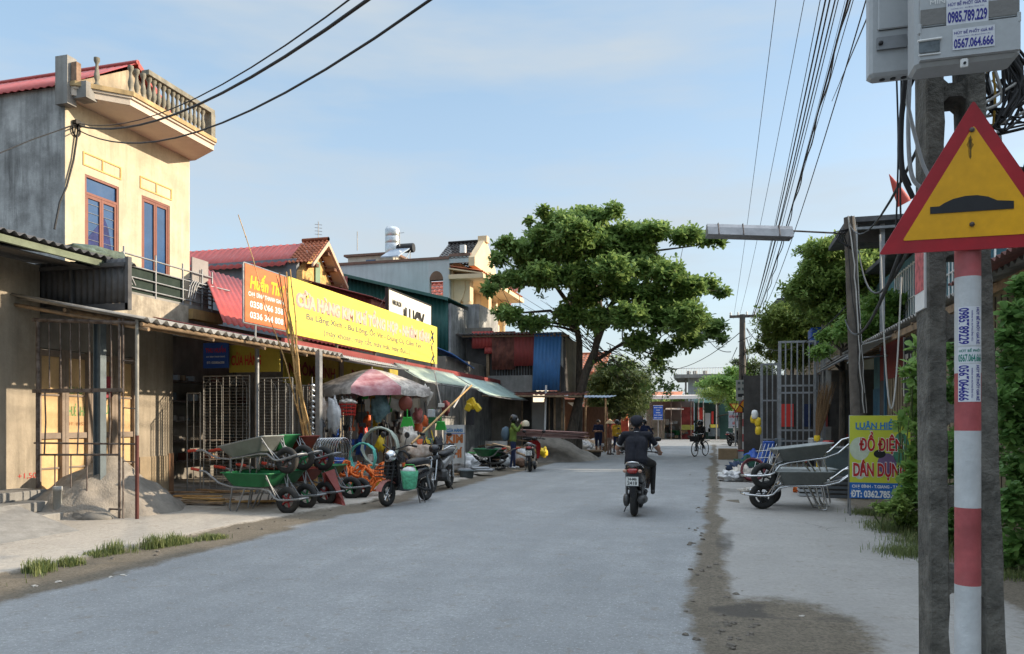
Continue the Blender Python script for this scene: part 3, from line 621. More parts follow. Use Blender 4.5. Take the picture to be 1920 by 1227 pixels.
m = MB(); m.bb((bx - .12, 12.9, 3.55), (bx + .04, 15.35, 4.3)); m.build('crumbling_parapet', mat('plaster_peeling', (.42, .37, .29), .95, var=.35, scale=4, bump=.6, dirt=.7, scol=(.14, .12, .1), streak=.6), yh)
m = MB(); m.bb((bx - .1, 15.36, 4.0), (bx + .16, 16.5, 4.24)); m.build('ochre_beam', mat('beam_ochre', (.45, .29, .12), .9, var=.2, streak=.5), yh)
m = MB()
for z in (4.45, 4.68, 4.92, 5.16): m.tube([(bx, 13.3, z), (bx, 16.3, z)], .02, 6)
for y in (13.35, 14.3, 15.2, 15.9, 16.28): m.tube([(bx, y, 4.3), (bx, y, 5.3)], .022, 6)
m.tube([(bx, 16.28, 5.16), (HX_, 16.28, 5.16)], .02, 6)
for k in range(4): m.tube([(bx + .03, 15.35 + .08 * k, 4.5), (bx + .03, 15.42 + .08 * k, 4.8), (bx + .05, 15.5 + .08 * k, 4.95)], .016, 6)
for k in range(5): m.tube([(bx - .1, 15.5 + .1 * k, 4.95 - .08 * k), (bx + .35, 16.5 + .05 * k, 4.85 - .1 * k)], .02, 6)
for k in range(4): m.tube([(bx + .03, 13.1 + .1 * k, 4.85), (bx + .03, 13.35 + .1 * k, 4.5)], .02, 6)
m.build('balcony_railing', M_steel, yh)
m = MB(); m.bb((bx - .08, 15.6, 4.35), (bx - .05, 16.2, 5.55)); m.build('screen_board', mat('board_gray', (.3, .28, .27), .9, var=.1, dirt=.3), yh)
m = MB(); m.bb((bx - .06, 13.4, 4.35), (bx - .04, 15.3, 4.95)); m.build('balcony_netting', mat('netting_dark', (.02, .035, .028), .9), yh)
m = MB(); m.blob((-12.6, 12.9, 5.0), (.5, .9, .16), .4, seed=5); m.blob((-12.2, 12.2, 4.9), (.3, .5, .1), .5, seed=8); m.build('old_tarpaulin', mat('tarp_dull', (.1, .14, .12), .8, var=.4, scale=5, bump=.5), None, label='crumpled dark tarpaulin lying on the dark canopy below the yellow house window', cat='tarpaulin')
# ================================================================ LOW ROOFS BEHIND THE SHOP SIGN
s2 = thing('hardware_shop', 'open fronted hardware shop under the long yellow signboard', 'shop', (-11, 18, 0))
m = MB(); m.bb((-13.5, 13.3, 0), (-13.3, 24.6, 4.2)); m.bb((-13.3, 24.4, 0), (-9.4, 24.6, 4.1)); m.bb((-13.3, 18.6, 0), (-11.0, 18.75, 3.5)); m.build('wall', M_shopdark, s2)
m = MB(); m.bb((-13.3, 13.3, -.02), (-10.0, 24.4, .03)); m.build('floor', M_concrete, s2)
m = MB(); m.corr((-10.1, 13.75, 3.62), (0, 7.4, 0), (-3.2, 3.4, 2.03), .22, .02, 0, nv=2); m.build('roof', M_redsheet2, s2)
m = MB(); m.bb((-8.74, 13.8, 3.1), (-8.66, 33.0, 3.26)); m.build('fascia', M_redsheet, s2)
for y in (18.6, 21.5, 24.2): m = MB(); m.bb((-10.15, y, 0), (-9.95, y + .2, 3.3)); m.build('pillar', M_tan, s2)
for k in range(5): m = MB(); m.bb((-13.25, 13.6, .5 + .5 * k), (-12.8, 18.5, .54 + .5 * k)); m.build('shelf', M_steel_rust, s2)
rs = random.Random(4); 
for k in range(95):
 y = rs.uniform(13.7, 24.2); z = .54 + .5 * rs.randrange(5); q = rs.uniform(.06, .2); m = MB(); m.box((-13.05, y, z + q / 2), (.25, q, q * rs.uniform(.8, 1.8)), rs.uniform(0, .4), 0, .01); m.build('packet', [M_rust, M_bluesteel, M_wood, M_graypl, M_shopdark, M_bluesteel][k % 6], s2)
lt = thing('maroon_shed', 'dark maroon corrugated shed directly behind the yellow signboard', 'shed', (-13, 25, 0))
m = MB(); m.corr((-14.6, 24.9, 4.2), (2.5, 0, 0), (0, 0, 2.3), .16, .016, 0)
for i, v in enumerate(m.v):
 top = 6.72 - (v.x + 14.6) * .3
 if v.z > 5: m.v[i] = V((v.x, v.y, top))
m.build('end_sheet', mat('sheet_maroon', (.13, .022, .022), .6, var=.2, dirt=.3), lt)
m = MB(); m.slab([(-12.1, 24.95, 4.2), (-12.1, 28.4, 4.2), (-12.1, 28.4, 6.0), (-12.1, 24.95, 6.0)], (-.05, 0, 0)); m.build('front_sheet', mat('sheet_faded_red', (.33, .12, .09), .8, var=.25, dirt=.5, scol=(.2, .1, .08)), lt)
m = MB(); m.corr((-11.9, 24.7, 6.02), (0, 4, 0), (-2.9, 0, .8), .2, .02, 0); m.build('roof', M_redsheet, lt)
gs = thing('green_shed', 'dark green corrugated shed wall between the signboards and the pale blue house', 'shed', (-13, 29.5, 0))
m = MB(); m.corr((-15.6, 29, 4), (5, 0, 0), (0, 0, 2), .18, .018, 0)
for i, v in enumerate(m.v):
 if v.z > 5: m.v[i] = V((v.x, v.y, 7.85 - (v.x + 15.6) * .26))
m.build('end_sheet', M_greensheet, gs)
m = MB(); m.corr((-10.5, 28.7, 6.58), (0, 4, 0), (-5.1, 0, 1.32), .18, .018, 0); m.build('roof', M_greensheet, gs)
m = MB(); m.slab([(-15.6, 28.7, 7.9), (-10.5, 28.7, 6.58), (-10.5, 28.7, 6.46), (-15.6, 28.7, 7.78)], (0, -.03, 0)); m.build('verge_trim', mat('trim_green', (.04, .13, .11), .6), gs)
m = MB(); m.corr((-16.3, 28.3, 5), (1.5, 0, 0), (0, 0, 2.6), .18, .018, 0); m.build('red_end_sheet', mat('sheet_maroon_mid', (.2, .035, .035), .6, var=.2), gs)
m = MB(); m.slab([(-10.5, 32.6, 3.4), (-10.5, 29.05, 3.4), (-10.5, 29.05, 6.4), (-10.5, 32.6, 6.4)], (-.1, 0, 0)); m.build('front_panel', M_plaster_gray, gs)
# ================================================================ BRICK GABLE HOUSE
gh = thing('gable_house', 'tile roofed house with yellow brick gable and long red sheet roof', 'house', (-18, 27, 0))
a, b_, yc = 25.1, 27.45, 26.15
m = MB(); m.slab([(-15, a, 0), (-15, b_, 0), (-15, b_, 6.9), (-15, yc, 8.3), (-15, a, 7.2)], (-.25, 0, 0)); m.build('gable_wall', M_brick_y, gh)
m = MB(); m.bb((-26, a, 0), (-15.26, a + .2, 7.7)); m.bb((-26, b_ - .2, 0), (-15.26, b_, 7)); m.build('side_wall', mat('plaster_bluegray', (.21, .235, .265), .9, var=.2, dirt=.4), gh)
def tileroof(par, x0, x1, yr_, zr_, ye, ze_, mt, name='tile_roof', pitch=.24):
 m = MB(); n = 9; 
 for k in range(n):
  t0, t1 = k / n, (k + 1) / n; y0, z0, y1, z1 = yr_ + (ye - yr_) * t0, zr_ + (ze_ - zr_) * t0, yr_ + (ye - yr_) * t1, zr_ + (ze_ - zr_) * t1
  m.corr((x0, y1, z1 + .03), (x1 - x0, 0, 0), (0, y0 - y1, z0 - z1 - .02), pitch, .03, 0, .01)
 m.tube([(x0 - .02, yr_, zr_ + .05), (x1 + .02, yr_, zr_ + .05)], .08, 8)
 return m.build(name, mt, par)
tileroof(gh, -15.6, -14.5, yc, 8.58, a - .1, 7.5, M_tile, 'tile_roof', .17); tileroof(gh, -15.6, -14.5, yc, 8.58, b_ + .3, 7.1, M_tile, 'tile_roof', .17)
m = MB(); m.slab([(-14.47, a - .1, 7.46), (-14.47, yc, 8.54), (-14.47, b_ + .3, 7.06), (-14.47, b_ + .3, 6.93), (-14.47, yc, 8.36), (-14.47, a - .1, 7.33)], (-.08, 0, 0)); m.slab([(-14.56, yc, 8.4), (-14.98, yc, 8.4), (-14.98, b_ + .28, 6.98), (-14.56, b_ + .28, 6.98)], (0, 0, -.05))
m.build('barge_board', mat('soffit_peach', (.62, .44, .32), .9, var=.1), gh)
for yy_, zz_ in ((yc + .1, 8.02), (yc + .6, 7.5), (yc + 1.1, 6.95), (yc - .8, 7.4)): m = MB(); m.bb((-14.98, yy_, zz_), (-14.56, yy_ + .2, zz_ + .12)); m.build('purlin_end', mat('purlin_brown', (.16, .08, .05), .9), gh)
m = MB(); m.bb((-14.98, 25.95, 6.75), (-14.93, 26.3, 7.75)); m.build('green_shutter', mat('shutter_green', (.2, .3, .2), .7, var=.1), gh)
m = MB(); m.corr((-15.62, a - .25, 7.4), (-11, 0, 0), (0, yc - a + .25, 1.12), .3, .02, 0); m.corr((-15.62, b_ + .3, 7.3), (-11, 0, 0), (0, yc - b_ - .3, 1.22), .3, .02, 0); m.build('sheet_roof', M_redsheet2, gh)
m = MB(); an = onx(597, 455, -16.5); m.tube([an, an + V((0, 0, .9))], .02, 5); 
for k in range(4): m.tube([an + V((-.12, -.1, .35 + .14 * k)), an + V((.12, .1, .35 + .14 * k))], .012, 4)
m.build('aerial', M_steel, None, label='thin television aerial standing on the tile gable ridge', cat='aerial')
# ================================================================ PALE BLUE HOUSE WITH PORCH
ph = thing('pale_house', 'tall pale blue house with arched opening, porch column and dark tiled pediment', 'house', (-14, 33, 0))
Y = 33.0; xL, xR = -19.0, -12.0; XP = -13.05
m = MB(); m.wall((xL, Y, 0), (XP - xL, 0, 0), (0, 0, 9.15), [], (0, .25, 0)); m.build('side_wall', M_white_wall, ph)
m = MB(); m.wall((XP, Y, 0), (xR - XP, 0, 0), (0, 0, 9.25), [(.06, .74, 5.9, 8.2)], (0, .25, 0)); m.build('porch_side_wall', mat('wall_pale_gray', (.5, .53, .53), .9, var=.06), ph)
m = MB(); n = 12
pts = [(XP + .4 + .34 * cos(pi * k / n), Y - .006, 8.2 + .42 * sin(pi * k / n)) for k in range(n + 1)]
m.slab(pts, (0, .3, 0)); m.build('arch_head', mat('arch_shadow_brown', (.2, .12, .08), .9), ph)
m = MB(); m.bb((XP + .07, Y + .14, 5.9), (XP + .73, Y + .2, 7.5)); m.build('arch_grille', mat('arch_gold', (.55, .4, .2), .8, var=.2), ph)
m = MB(); m.bb((XP + .2, Y - .12, 3.6), (XP + 1.04, Y + .1, 5.6)); m.build('porch_base', mat('wall_salmon', (.72, .42, .3), .9), ph)
m = MB(); m.bb((-12.04, Y + .25, 0), (-11.9, Y + 8, 9.2)); m.build('front_wall', M_cream, ph)
m = MB(); m.bb((xL, Y - .06, 9.15), (-12.0, Y + .3, 9.27)); m.bb((-12.0, Y - .06, 9.25), (-10.95, Y + .2, 9.38)); m.bb((-12, Y - .02, 8.95), (-11, Y + .1, 9.25), 1); m.build('parapet_cap', [mat('cap_brown', (.2, .12, .09), .8), M_white_wall], ph)
m = MB(); m.slab([(-12, Y - .1, 8.72), (-10.35, Y - .1, 8.42), (-10.35, Y + 7.5, 8.42), (-12, Y + 7.5, 8.72)], (0, 0, -.06)); m.slab([(-12, Y - .1, 8.4), (-10.3, Y - .1, 8.38), (-10.3, Y + 7.5, 8.38), (-12, Y + 7.5, 8.4)], (0, 0, -.2)); m.build('porch_eave', M_cream, ph)
m = MB(); m.corr((-10.35, Y - .1, 8.5), (0, 7.6, 0), (-1.6, 0, .3), .3, .04, 0); m.build('porch_tiles', M_tile, ph)
for k, y_ in enumerate((Y + .6, Y + 3.6, Y + 6.6)):
 m = MB(); m.lathe([(.24, 0), (.24, .3), (.17, .4), (.16, 3.4), (.24, 3.5), (.27, 3.8)], (-11.3, y_, 3.4), 14); m.bb((-11.5, y_ - .25, 7.2), (-11.1, y_ + .25, 8.2)); m.build('column', M_cream, ph)
m = MB(); m.slab([(-11.9, Y + .3, 6.9), (-11.9, Y + .3, 8.2), (-11.35, Y + .3, 8.2), (-11.32, Y + .3, 7.75), (-11.45, Y + .3, 7.35), (-11.7, Y + .3, 7.0)], (0, .35, 0)); m.build('arch_bracket', M_cream, ph)
tileroof(ph, -12.6, -11.05, Y + 1.6, 10.25, Y - .05, 9.15, M_tile_dark, 'pediment_roof', .2); tileroof(ph, -12.6, -11.05, Y + 1.6, 10.25, Y + 3.25, 9.15, M_tile_dark, 'pediment_roof', .2)
m = MB(); m.slab([(-11.0, Y - .15, 8.75), (-11.0, Y - .15, 9.15), (-11.0, Y + 1.6, 10.42), (-11.0, Y + 3.3, 9.15), (-11.0, Y + 3.3, 8.75)], (.3, 0, 0)); m.bb((-11.05, Y + 1.4, 10.2), (-10.6, Y + 1.8, 10.5)); m.build('pediment', M_cream, ph)
m = MB(); m.bb((-11.45, Y - .1, 9.38), (-11.2, Y + .12, 9.75)); m.build('lantern', M_white, ph)
for xx in (-15.7, -15.3, -15.0): m = MB(); m.bb((xx, Y - .03, 6.75), (xx + .2, Y + .01, 7.1)); m.build('vent_window', M_dark, ph)
m = MB(); m.bb((-18.8, Y + 3, 9.3), (-16.2, Y + 5.5, 10.25)); m.bb((-18.95, Y + 2.8, 10.25), (-16.0, Y + 5.6, 10.36), 1); m.bb((-17.75, Y + 2.97, 9.5), (-17.2, Y + 3.02, 10.05), 2); m.build('stair_house', [mat('stairhouse_cream', (.62, .58, .5), .9), mat('cap_brown', (.2, .12, .09)), M_glass], ph)
m = MB(); wt = ony(736, 470, Y + 2.0); m.lathe([(.1, 1.35), (.3, 1.32), (.38, 1.2), (.38, .85), (.36, .82), (.38, .79), (.38, .5), (.36, .47), (.38, .44), (.38, -.1), (.3, -.2)], (wt.x, wt.y, wt.z - .15), 20); m.build('water_tank', mat('steel_bright', (.55, .57, .58), .3, .8, var=.2, scale=4, bump=.05), None, label='upright stainless water tank on the pale blue house roof', cat='water tank')
sh = thing('solar_heater', 'solar water heater with a slanted panel on the pale blue house roof', 'water heater', (ony(760, 478, Y + 2).x, Y + 2, 9.3))
c = ony(757, 466, Y + 2); m = MB(); m.lathe([(.22, -.55), (.24, -.5), (.24, .5), (.22, .55)], c, 14, RY90); m.build('tank', M_black, sh)
m = MB(); m.slab([c + V((-.5, -.15, 0)), c + V((.45, -.15, 0)), c + V((.2, -1.1, -.6)), c + V((-.75, -1.1, -.6))], (0, 0, -.06)); m.build('panel', mat('panel_glass', (.35, .42, .5), .2, var=.1, bump=0), sh)
m = MB(); m.tube([(c.x + .4, c.y - .1, 9.25), c + V((.4, -.1, -.1))], .02); m.tube([(c.x - .4, c.y - .1, 9.25), c + V((-.4, -.1, -.1))], .02); m.tube([(c.x + .3, c.y - .9, 9.25), c + V((.45, -.1, -.1))], .02); m.build('stand', M_steel, sh)
for px, py, h in ((670, 470, 1.0), (749, 462, .9)):
 q = ony(px, py, Y + 3.0 if px < 700 else Y + 1); m = MB(); m.tube([q, q + V((0, 0, h if px < 700 else .7))], .025, 5)
 if px > 700: m.tube([q + V((0, 0, .65)), q + V((.25, 0, .65))], .012, 4)
 m.build('roof_mast', M_steel, None, label='bare mast at the left end of the pale blue house roof' if px < 700 else 'thin bent aerial beside the stainless water tank', cat='mast')
fh = thing('far_house', 'distant house with a plain red tile roof behind the porch column', 'house', (-13, 50, 0))
m = MB(); m.bb((-20, 48, 0), (-12.3, 56, 7.2)); m.build('wall', mat('wall_cream_pale', (.6, .55, .45), .9), fh)
p1, p2 = ony(840, 537, 47.6), ony(953, 583, 47.6)
tileroof(fh, -21, p2.x, 51.5, p1.z + 1.0, 47.5, p2.z - .1, mat('tile_red_far', (.42, .10, .06), .8, var=.2), 'tile_roof', .35)
fh2 = thing('far_house', 'distant house wall with red tile roof seen between the almond tree trunks', 'house', (-10, 62, 0))
m = MB(); m.bb((-14, 60, 0), (-9, 68, 5.6)); m.build('wall', mat('wall_rust_pink', (.5, .2, .14), .9), fh2); tileroof(fh2, -14.5, -8.6, 64, 7.4, 59.6, 5.5, M_tile, 'tile_roof', .35)
# ================================================================ GRAY BLOCK, CONCRETE WALL, SHACK
gb = MB(); gb.bb((-13, 31.3, 0), (-10, 34.3, 6.7)); gb.bb((-12.8, 34.3, 0), (-10.3, 37, 4.5)); gb.build('concrete_block_house', M_plaster_gray, None, label='windowless gray concrete block rising behind the patched sheet shack', cat='building')
cw = thing('concrete_wall', 'long stained gray wall behind the standing man in green', 'wall', (-9.3, 29, 0))
m = MB(); m.bb((-9.5, 24.7, 0), (-9.25, 30.7, 3.05)); m.build('wall', M_plaster_gray, cw); m = MB(); m.bb((-9.52, 24.6, 3.0), (-9.2, 30.8, 3.12)); m.build('coping', M_concrete, cw)
m = MB(); m.slab([(-9.1, 25.4, 3.95), (-9.1, 27.9, 3.6), (-10.9, 27.9, 4.35), (-10.9, 25.4, 4.7)], (0, 0, .025)); bt = m.build('tarpaulin_roof', M_bluetarp, None, label='blue tarpaulin roof stretched beside the gray concrete block', cat='tarpaulin')
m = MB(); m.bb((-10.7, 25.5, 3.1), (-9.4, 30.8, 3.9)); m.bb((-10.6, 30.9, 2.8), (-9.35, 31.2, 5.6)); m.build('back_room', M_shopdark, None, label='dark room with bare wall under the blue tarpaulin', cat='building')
sk = thing('patched_shack', 'raised shack clad in red, rusty and blue corrugated sheets', 'shack', (-8.3, 31, 0))
Y = 30.0
def shx(px): return ony(px, 700, Y).x
def shz(px, py): return ony(px, py, Y).z
def sheetp(px0, px1, y0, y1, mt, off=0, nm='wall_sheet', skew=0):
 m = MB(); a, b = shx(px0), shx(px1); zt_, zb_ = shz(px0, y0), shz(px0, y1); m.corr((a, Y - off, zb_), (b - a, 0, 0), (skew, 0, zt_ - zb_), .15, .016, 0); return m.build(nm, mt, sk)
sheetp(885, 926, 622, 654, M_redsheet2, .02); sheetp(909, 926, 652, 664, M_redsheet2, .045, ); sheetp(923, 967, 623, 694, M_rust, .07); sheetp(965, 1006, 624, 687, M_redsheet, .1); sheetp(999, 1050, 625, 733, M_bluesheet, .13, skew=.1)
m = MB(); m.slab([(shx(1050), Y - .05, shz(1050, 628)), (shx(1056), Y - .02, shz(1050, 628)), (shx(1056), Y, shz(1050, 690)), (shx(1047), Y - .05, shz(1050, 680))], (0, .02, 0)); m.build('torn_sheet', M_cement_sheet, sk)
m = MB(); m.slab([(shx(1060), Y + .1, shz(1060, 632)), (shx(1072), Y + 1.4, shz(1060, 636)), (shx(1074), Y + 1.4, shz(1060, 745)), (shx(1066), Y + .1, shz(1060, 747))], (-.03, .02, 0)); m.build('side_tarp', mat('tarp_khaki', (.30, .25, .17), .9, var=.2, scale=3, bump=.4, streak=.4), sk)
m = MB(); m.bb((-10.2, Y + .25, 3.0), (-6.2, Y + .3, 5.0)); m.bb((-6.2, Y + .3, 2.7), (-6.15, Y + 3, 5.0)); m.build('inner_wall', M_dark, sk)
m = MB(); m.bb((-9.2, Y + .05, 2.76), (shx(1003), Y + .2, 3.45)); m.build('parapet', M_concrete, sk)
m = MB()
for k in range(15): xx = shx(930) + (shx(1003) - shx(930)) * k / 14; m.tube([(xx, Y + .08, 3.4), (xx, Y + .08, 4.1)], .012, 5)
m.build('window_bars', M_steel, sk)
m = MB(); m.corr((-10.6, Y - .35, 5.22), (4.75, 0, -.08), (0, 4.2, -.25), .16, .02, 0); m.build('roof', M_cement_sheet, sk)
m = MB(); m.tube([(-10.3, Y - .1, 5.12), (-5.7, Y - .1, 5.02)], .04); m.tube([(-6.3, Y - .3, 5.08), (-6.3, Y + 3.5, 4.9)], .04)
for x in (-9.3, -6.25): m.bb((x, Y + .12, 2.6), (x + .12, Y + .24, 5.1))
m.build('roof_frame', M_wood, sk)
m = MB(); m.tube([(shx(1025), Y - .5, 0), (shx(1028), Y - .4, 3.0)], .045, 8); m.build('white_prop', M_white, sk)
m = MB(); m.bb((-9.25, Y + .7, 0), (shx(990) , Y + .9, 2.75)); m.bb((shx(1015), Y + .7, 0), (-6.1, Y + .9, 2.75)); m.build('rear_wall', mat('plaster_old', (.27, .24, .2), .95, var=.3, streak=.6), sk)
m = MB(); m.bb((shx(991), Y + .62, .3), (shx(1014), Y + .68, 2.35)); m.build('white_door', mat('door_offwhite', (.5, .48, .44), .8, var=.08, dirt=.2), sk)
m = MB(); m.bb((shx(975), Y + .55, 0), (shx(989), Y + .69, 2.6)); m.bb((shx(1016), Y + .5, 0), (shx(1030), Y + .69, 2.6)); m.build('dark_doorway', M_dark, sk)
m = MB()
for px in (1042, 1056): m.tube([(shx(px), Y - .2, 0), (shx(px), Y - .2, 2.6)], .05)
for px in (980, 1031): m.tube([(shx(px), Y - .1, 0), (shx(px), Y - .1, 2.6)], .03)
m.build('awning_post', M_wood, sk)
m = MB(); m.corr((-9.0, Y - 1.1, 2.62), (4.0, 0, -.05), (0, 2, .22), .2, .018, 0); m.build('lower_awning', M_rust, sk)
m = MB(); m.tube([(-9.1, Y - 1.1, 2.56), (-5.0, Y - 1.1, 2.5)], .04); m.build('awning_beam', M_wood, sk)
k2 = thing('timber_shack', 'low timber shack with a dull blue roof beside the mango tree', 'shack', (-6.6, 39, 0))
m = MB(); m.corr((-8.6, 37.2, 2.78), (3.5, 0, -.05), (0, 3, .2), .2, .02, 0); m.build('roof', mat('sheet_bluegray', (.09, .14, .22), .6, var=.2, dirt=.3), k2)
for x in (-8.4, -7.4, -6.3, -5.3): m = MB(); m.tube([(x, 37.4, 0), (x, 37.4, 2.7)], .045); m.build('post', M_wood, k2)
m = MB(); m.bb((-8.4, 38.6, 0), (-7.0, 38.7, 2.7)); m.bb((-7.0, 38.9, 0), (-5.4, 39.0, 2.3)); m.build('plank_wall', mat('planks_red_brown', (.17, .09, .06), .9, var=.4, scale=8, stretch=(6, 1, .5)), k2)
m = MB(); m.slab([(-7.2, 37.3, 2.5), (-6.3, 37.3, 2.5), (-6.75, 37.35, 2.15)], (0, .02, 0)); m.build('hanging_cloth', M_sack, k2)
# ================================================================ SIGNBOARDS ON THE LEFT
def frame_poly(par, p00, p10, p11, p01, r, mt, name='frame'):
 m = MB(); 
 for a, b in ((p00, p10), (p10, p11), (p11, p01), (p01, p00)): m.tube([a, b], r, 6)
 return m.build(name, mt, par)
XS = -8.6
sg = thing('shop_signboard', 'long yellow shop signboard with faded pink headline above the hardware shop', 'signboard', (XS, 18, 3.4))
m = MB(); m.bb((XS - .06, 13.85, 3.36), (XS, 22.5, 4.55)); m.build('panel', M_signyellow, sg)
m = MB(); 
for y in rng(14, 22.3, 2.07): m.bb((XS - .14, y, 3.0), (XS - .08, y + .05, 4.5)); m.bb((XS - .8, y, 3.6), (XS - .12, y + .04, 3.64))
m.build('back_frame', M_steel_rust, sg)
def onS(y, z, x=XS + .003): return V((x, y, z))
T1 = 'CỬA HÀNG KIM KHÍ TỔNG HỢP - NHÔM KÍNH'
yc0 = (14.0 + 21.7) / 2
text(T1, M_pink_edge, sg, onS(17.98, 4.16), Y1, Z1, 7.72, .54, bold=.09); text(T1, M_pink, sg, onS(17.98, 4.16, XS + .006), Y1, Z1, 7.6, .49, bold=.045)
text('Ba Lăng Xích - Bu Lông, Ốc Vít - Dụng Cụ Cầm Tay', M_ink_gray, sg, onS(17.85, 3.83), Y1, Z1, 6.6, .25, bold=.012)
text('(máy khoan, máy cắt, máy mài, máy đục...)', M_ink_gray, sg, onS(17.8, 3.55), Y1, Z1, 5.0, .22, bold=.008)
m = MB(); rs = random.Random(2)
for cx, cz, s in ((22.05, 4.2, .2), (22.0, 3.85, .16), (22.1, 3.55, .2)):
 for k in range(4): a, b = rs.uniform(-s, s), rs.uniform(-s, s); m.tube([(XS + .004, cx + a, cz + b), (XS + .004, cx + a * .2, cz + b * .2 + .04), (XS + .004, cx - b * .7, cz + a)], .03, 5, k % 2, flat=.1)
m.build('tool_picture', [M_ink_gray, M_navy], sg)
so = thing('phone_signboard', 'orange signboard with yellow name and white phone numbers left of the bamboo', 'signboard', (XS - .02, 13, 3.4))
m = MB(); m.bb((XS - .08, 12.38, 3.42), (XS - .02, 13.82, 4.52)); m.build('panel', M_signorange, so)
frame_poly(so, V((XS - .05, 12.36, 3.4)), V((XS - .05, 13.83, 3.4)), V((XS - .05, 13.83, 4.54)), V((XS - .05, 12.36, 4.54)), .02, M_steel)
xx = XS - .017
text('Huấn Thư', M_yellowpl, so, (xx, 13.12, 4.24), Y1, Z1, 1.2, .34, bold=.04, shear=.2)
for s_, z, h_ in (('CHỢ ĐÌNH THANH GIANG', 3.97, .13), ('0358 066 358', 3.78, .13), ('0336 344 808', 3.57, .13)): text(s_, M_white, so, (xx, 13.1, z), Y1, Z1, 1.25 if z > 3.9 else 1.15, h_, bold=.03)
m = MB(); m.tube([(XS - .05, 12.75, 3.4), (XS - .05, 12.75, 3.05)], .02); m.build('leg', M_steel, so)
sl = thing('black_white_signboard', 'white signboard with big brush style black letters behind the yellow one', 'signboard', (-9.3, 22, 4.2))
q0, q1 = onx(729, 546, -9.3), onx(808, 572, -9.3)
m = MB(); m.bb((-9.36, q0.y, 4.1), (-9.3, q1.y, q0.z + .05)); m.build('panel', mat('sign_white', (.8, .78, .68), .6, var=.03), sl)
m = MB(); m.bb((-9.4, q0.y - .04, 4.0), (-9.29, q0.y, q0.z + .1)); m.bb((-9.4, q1.y, 4.0), (-9.29, q1.y + .04, q0.z + .1)); m.bb((-9.4, q0.y, q0.z + .05), (-9.29, q1.y, q0.z + .1)); m.build('frame', M_black, sl)
L_ = q1.y - q0.y
text('iLUCY', M_black, sl, (-9.295, q0.y + L_ * .57, 4.68), Y1, Z1, L_ * .52, .82, bold=.06); text('HAIR SALON', M_black, sl, (-9.295, q0.y + L_ * .17, 5.1), Y1, Z1, L_ * .2, .16, bold=.06)
m = MB(); m.tube([q0 + V((0, 0, 0)), onx(705, 588, -10.2)], .015, 5); m.build('stay_wire', M_steel, sl)
def hang(px0, px1, py0, py1, Yp, mt, label, lines, nm='hanging_signboard', frame=True):
 a, b = ony(px0, py0, Yp), ony(px1, py1, Yp); s = thing(nm, label, 'signboard', ((a.x + b.x) / 2, Yp, b.z))
 m = MB(); m.bb((a.x, Yp, b.z), (b.x, Yp + .03, a.z)); m.build('panel', mt, s)
 for body, fx, fz, fw, fh, mm in lines: text(body, mm, s, (a.x + (b.x - a.x) * fx, Yp - .004, a.z + (b.z - a.z) * fz), X1, Z1, (b.x - a.x) * fw, (a.z - b.z) * fh, bold=.03)
 return s
hang(381, 428, 644, 690, 13.8, M_bluepl, 'small blue board with red lettering under the cement awning', [('THU HUẤN', .5, .25, .8, .28, M_redpl), ('CHỢ ĐÌNH THANH GIANG', .5, .55, .75, .09, M_white), ('ĐT: 0358066358', .5, .78, .7, .1, M_white)])
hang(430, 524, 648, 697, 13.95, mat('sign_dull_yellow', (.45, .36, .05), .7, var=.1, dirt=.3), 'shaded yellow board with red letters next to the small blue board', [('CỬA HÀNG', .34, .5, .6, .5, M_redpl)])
def hangx(y0, y1, z0, z1, X_, label, body, mm):
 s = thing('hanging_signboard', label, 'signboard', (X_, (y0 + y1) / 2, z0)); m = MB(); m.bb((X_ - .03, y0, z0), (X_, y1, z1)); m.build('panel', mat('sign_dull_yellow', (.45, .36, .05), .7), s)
 for k, (bd, z, h_, f) in enumerate(body): text(bd, mm, s, (X_ + .004, (y0 + y1) / 2, z), Y1, Z1, (y1 - y0) * f, h_, bold=.03)
hangx(15.9, 18.6, 2.45, 3.2, -10.0, 'yellow board lettered in dark red just right of the bamboo poles', [('NHÔM KÍNH', 2.85, .36, .85)], mat('ink_dark_red', (.25, .03, .02), .6))
hangx(18.9, 22.6, 2.45, 3.2, -10.0, 'yellow board with two rows of dark red letters above the parasol', [('NHÔM SẮT', 2.97, .26, .75), ('CỬA CUỐN - GIÀN PHƠI', 2.65, .2, .8)], mat('ink_dark_red', (.25, .03, .02), .6))
def flap(y0, y1, x0, z0, x1, z1, mt, label, par=None, sag=.05):
 a = thing('tin_flap', label, 'awning', ((x0 + x1) / 2, (y0 + y1) / 2, z0)); m = MB(); m.corr((x0, y0, z0), (0, y1 - y0, 0), (x1 - x0, 0, z1 - z0), .12, .008, 0, nv=3, sag=sag); m.build('sheet', mt, a)
 m = MB(); m.tube([(x0 + .02, y0, z0 - .03), (x0 + .02, (y0 + y1) / 2, z0 - .06), (x0 + .02, y1, z0 - .03)], .022, 6); m.tube([(x0, y0 + .1, z0 - .03), (x1, y0 + .1, z1 - .03)], .02, 6); m.tube([(x0, y1 - .1, z0 - .03), (x1, y1 - .1, z1 - .03)], .02, 6); m.build('edge_bar', M_steel, a); return a
flap(15.7, 19.2, -8.2, 2.98, -8.8, 3.2, mat('sheet_white_gray', (.45, .46, .44), .7, var=.2, dirt=.5), 'narrow dusty white tin flap hanging under the yellow signboard, nearest one')
flap(19.3, 24.2, -7.75, 2.65, -8.7, 3.2, M_paleflap, 'pale green tin flap over the parasol side of the hardware shop')
flap(24.0, 29.5, -7.35, 2.42, -8.6, 3.1, mat('sheet_pale_teal', (.36, .47, .43), .6, var=.15, dirt=.5), 'pale teal tin flap reaching towards the patched shack')
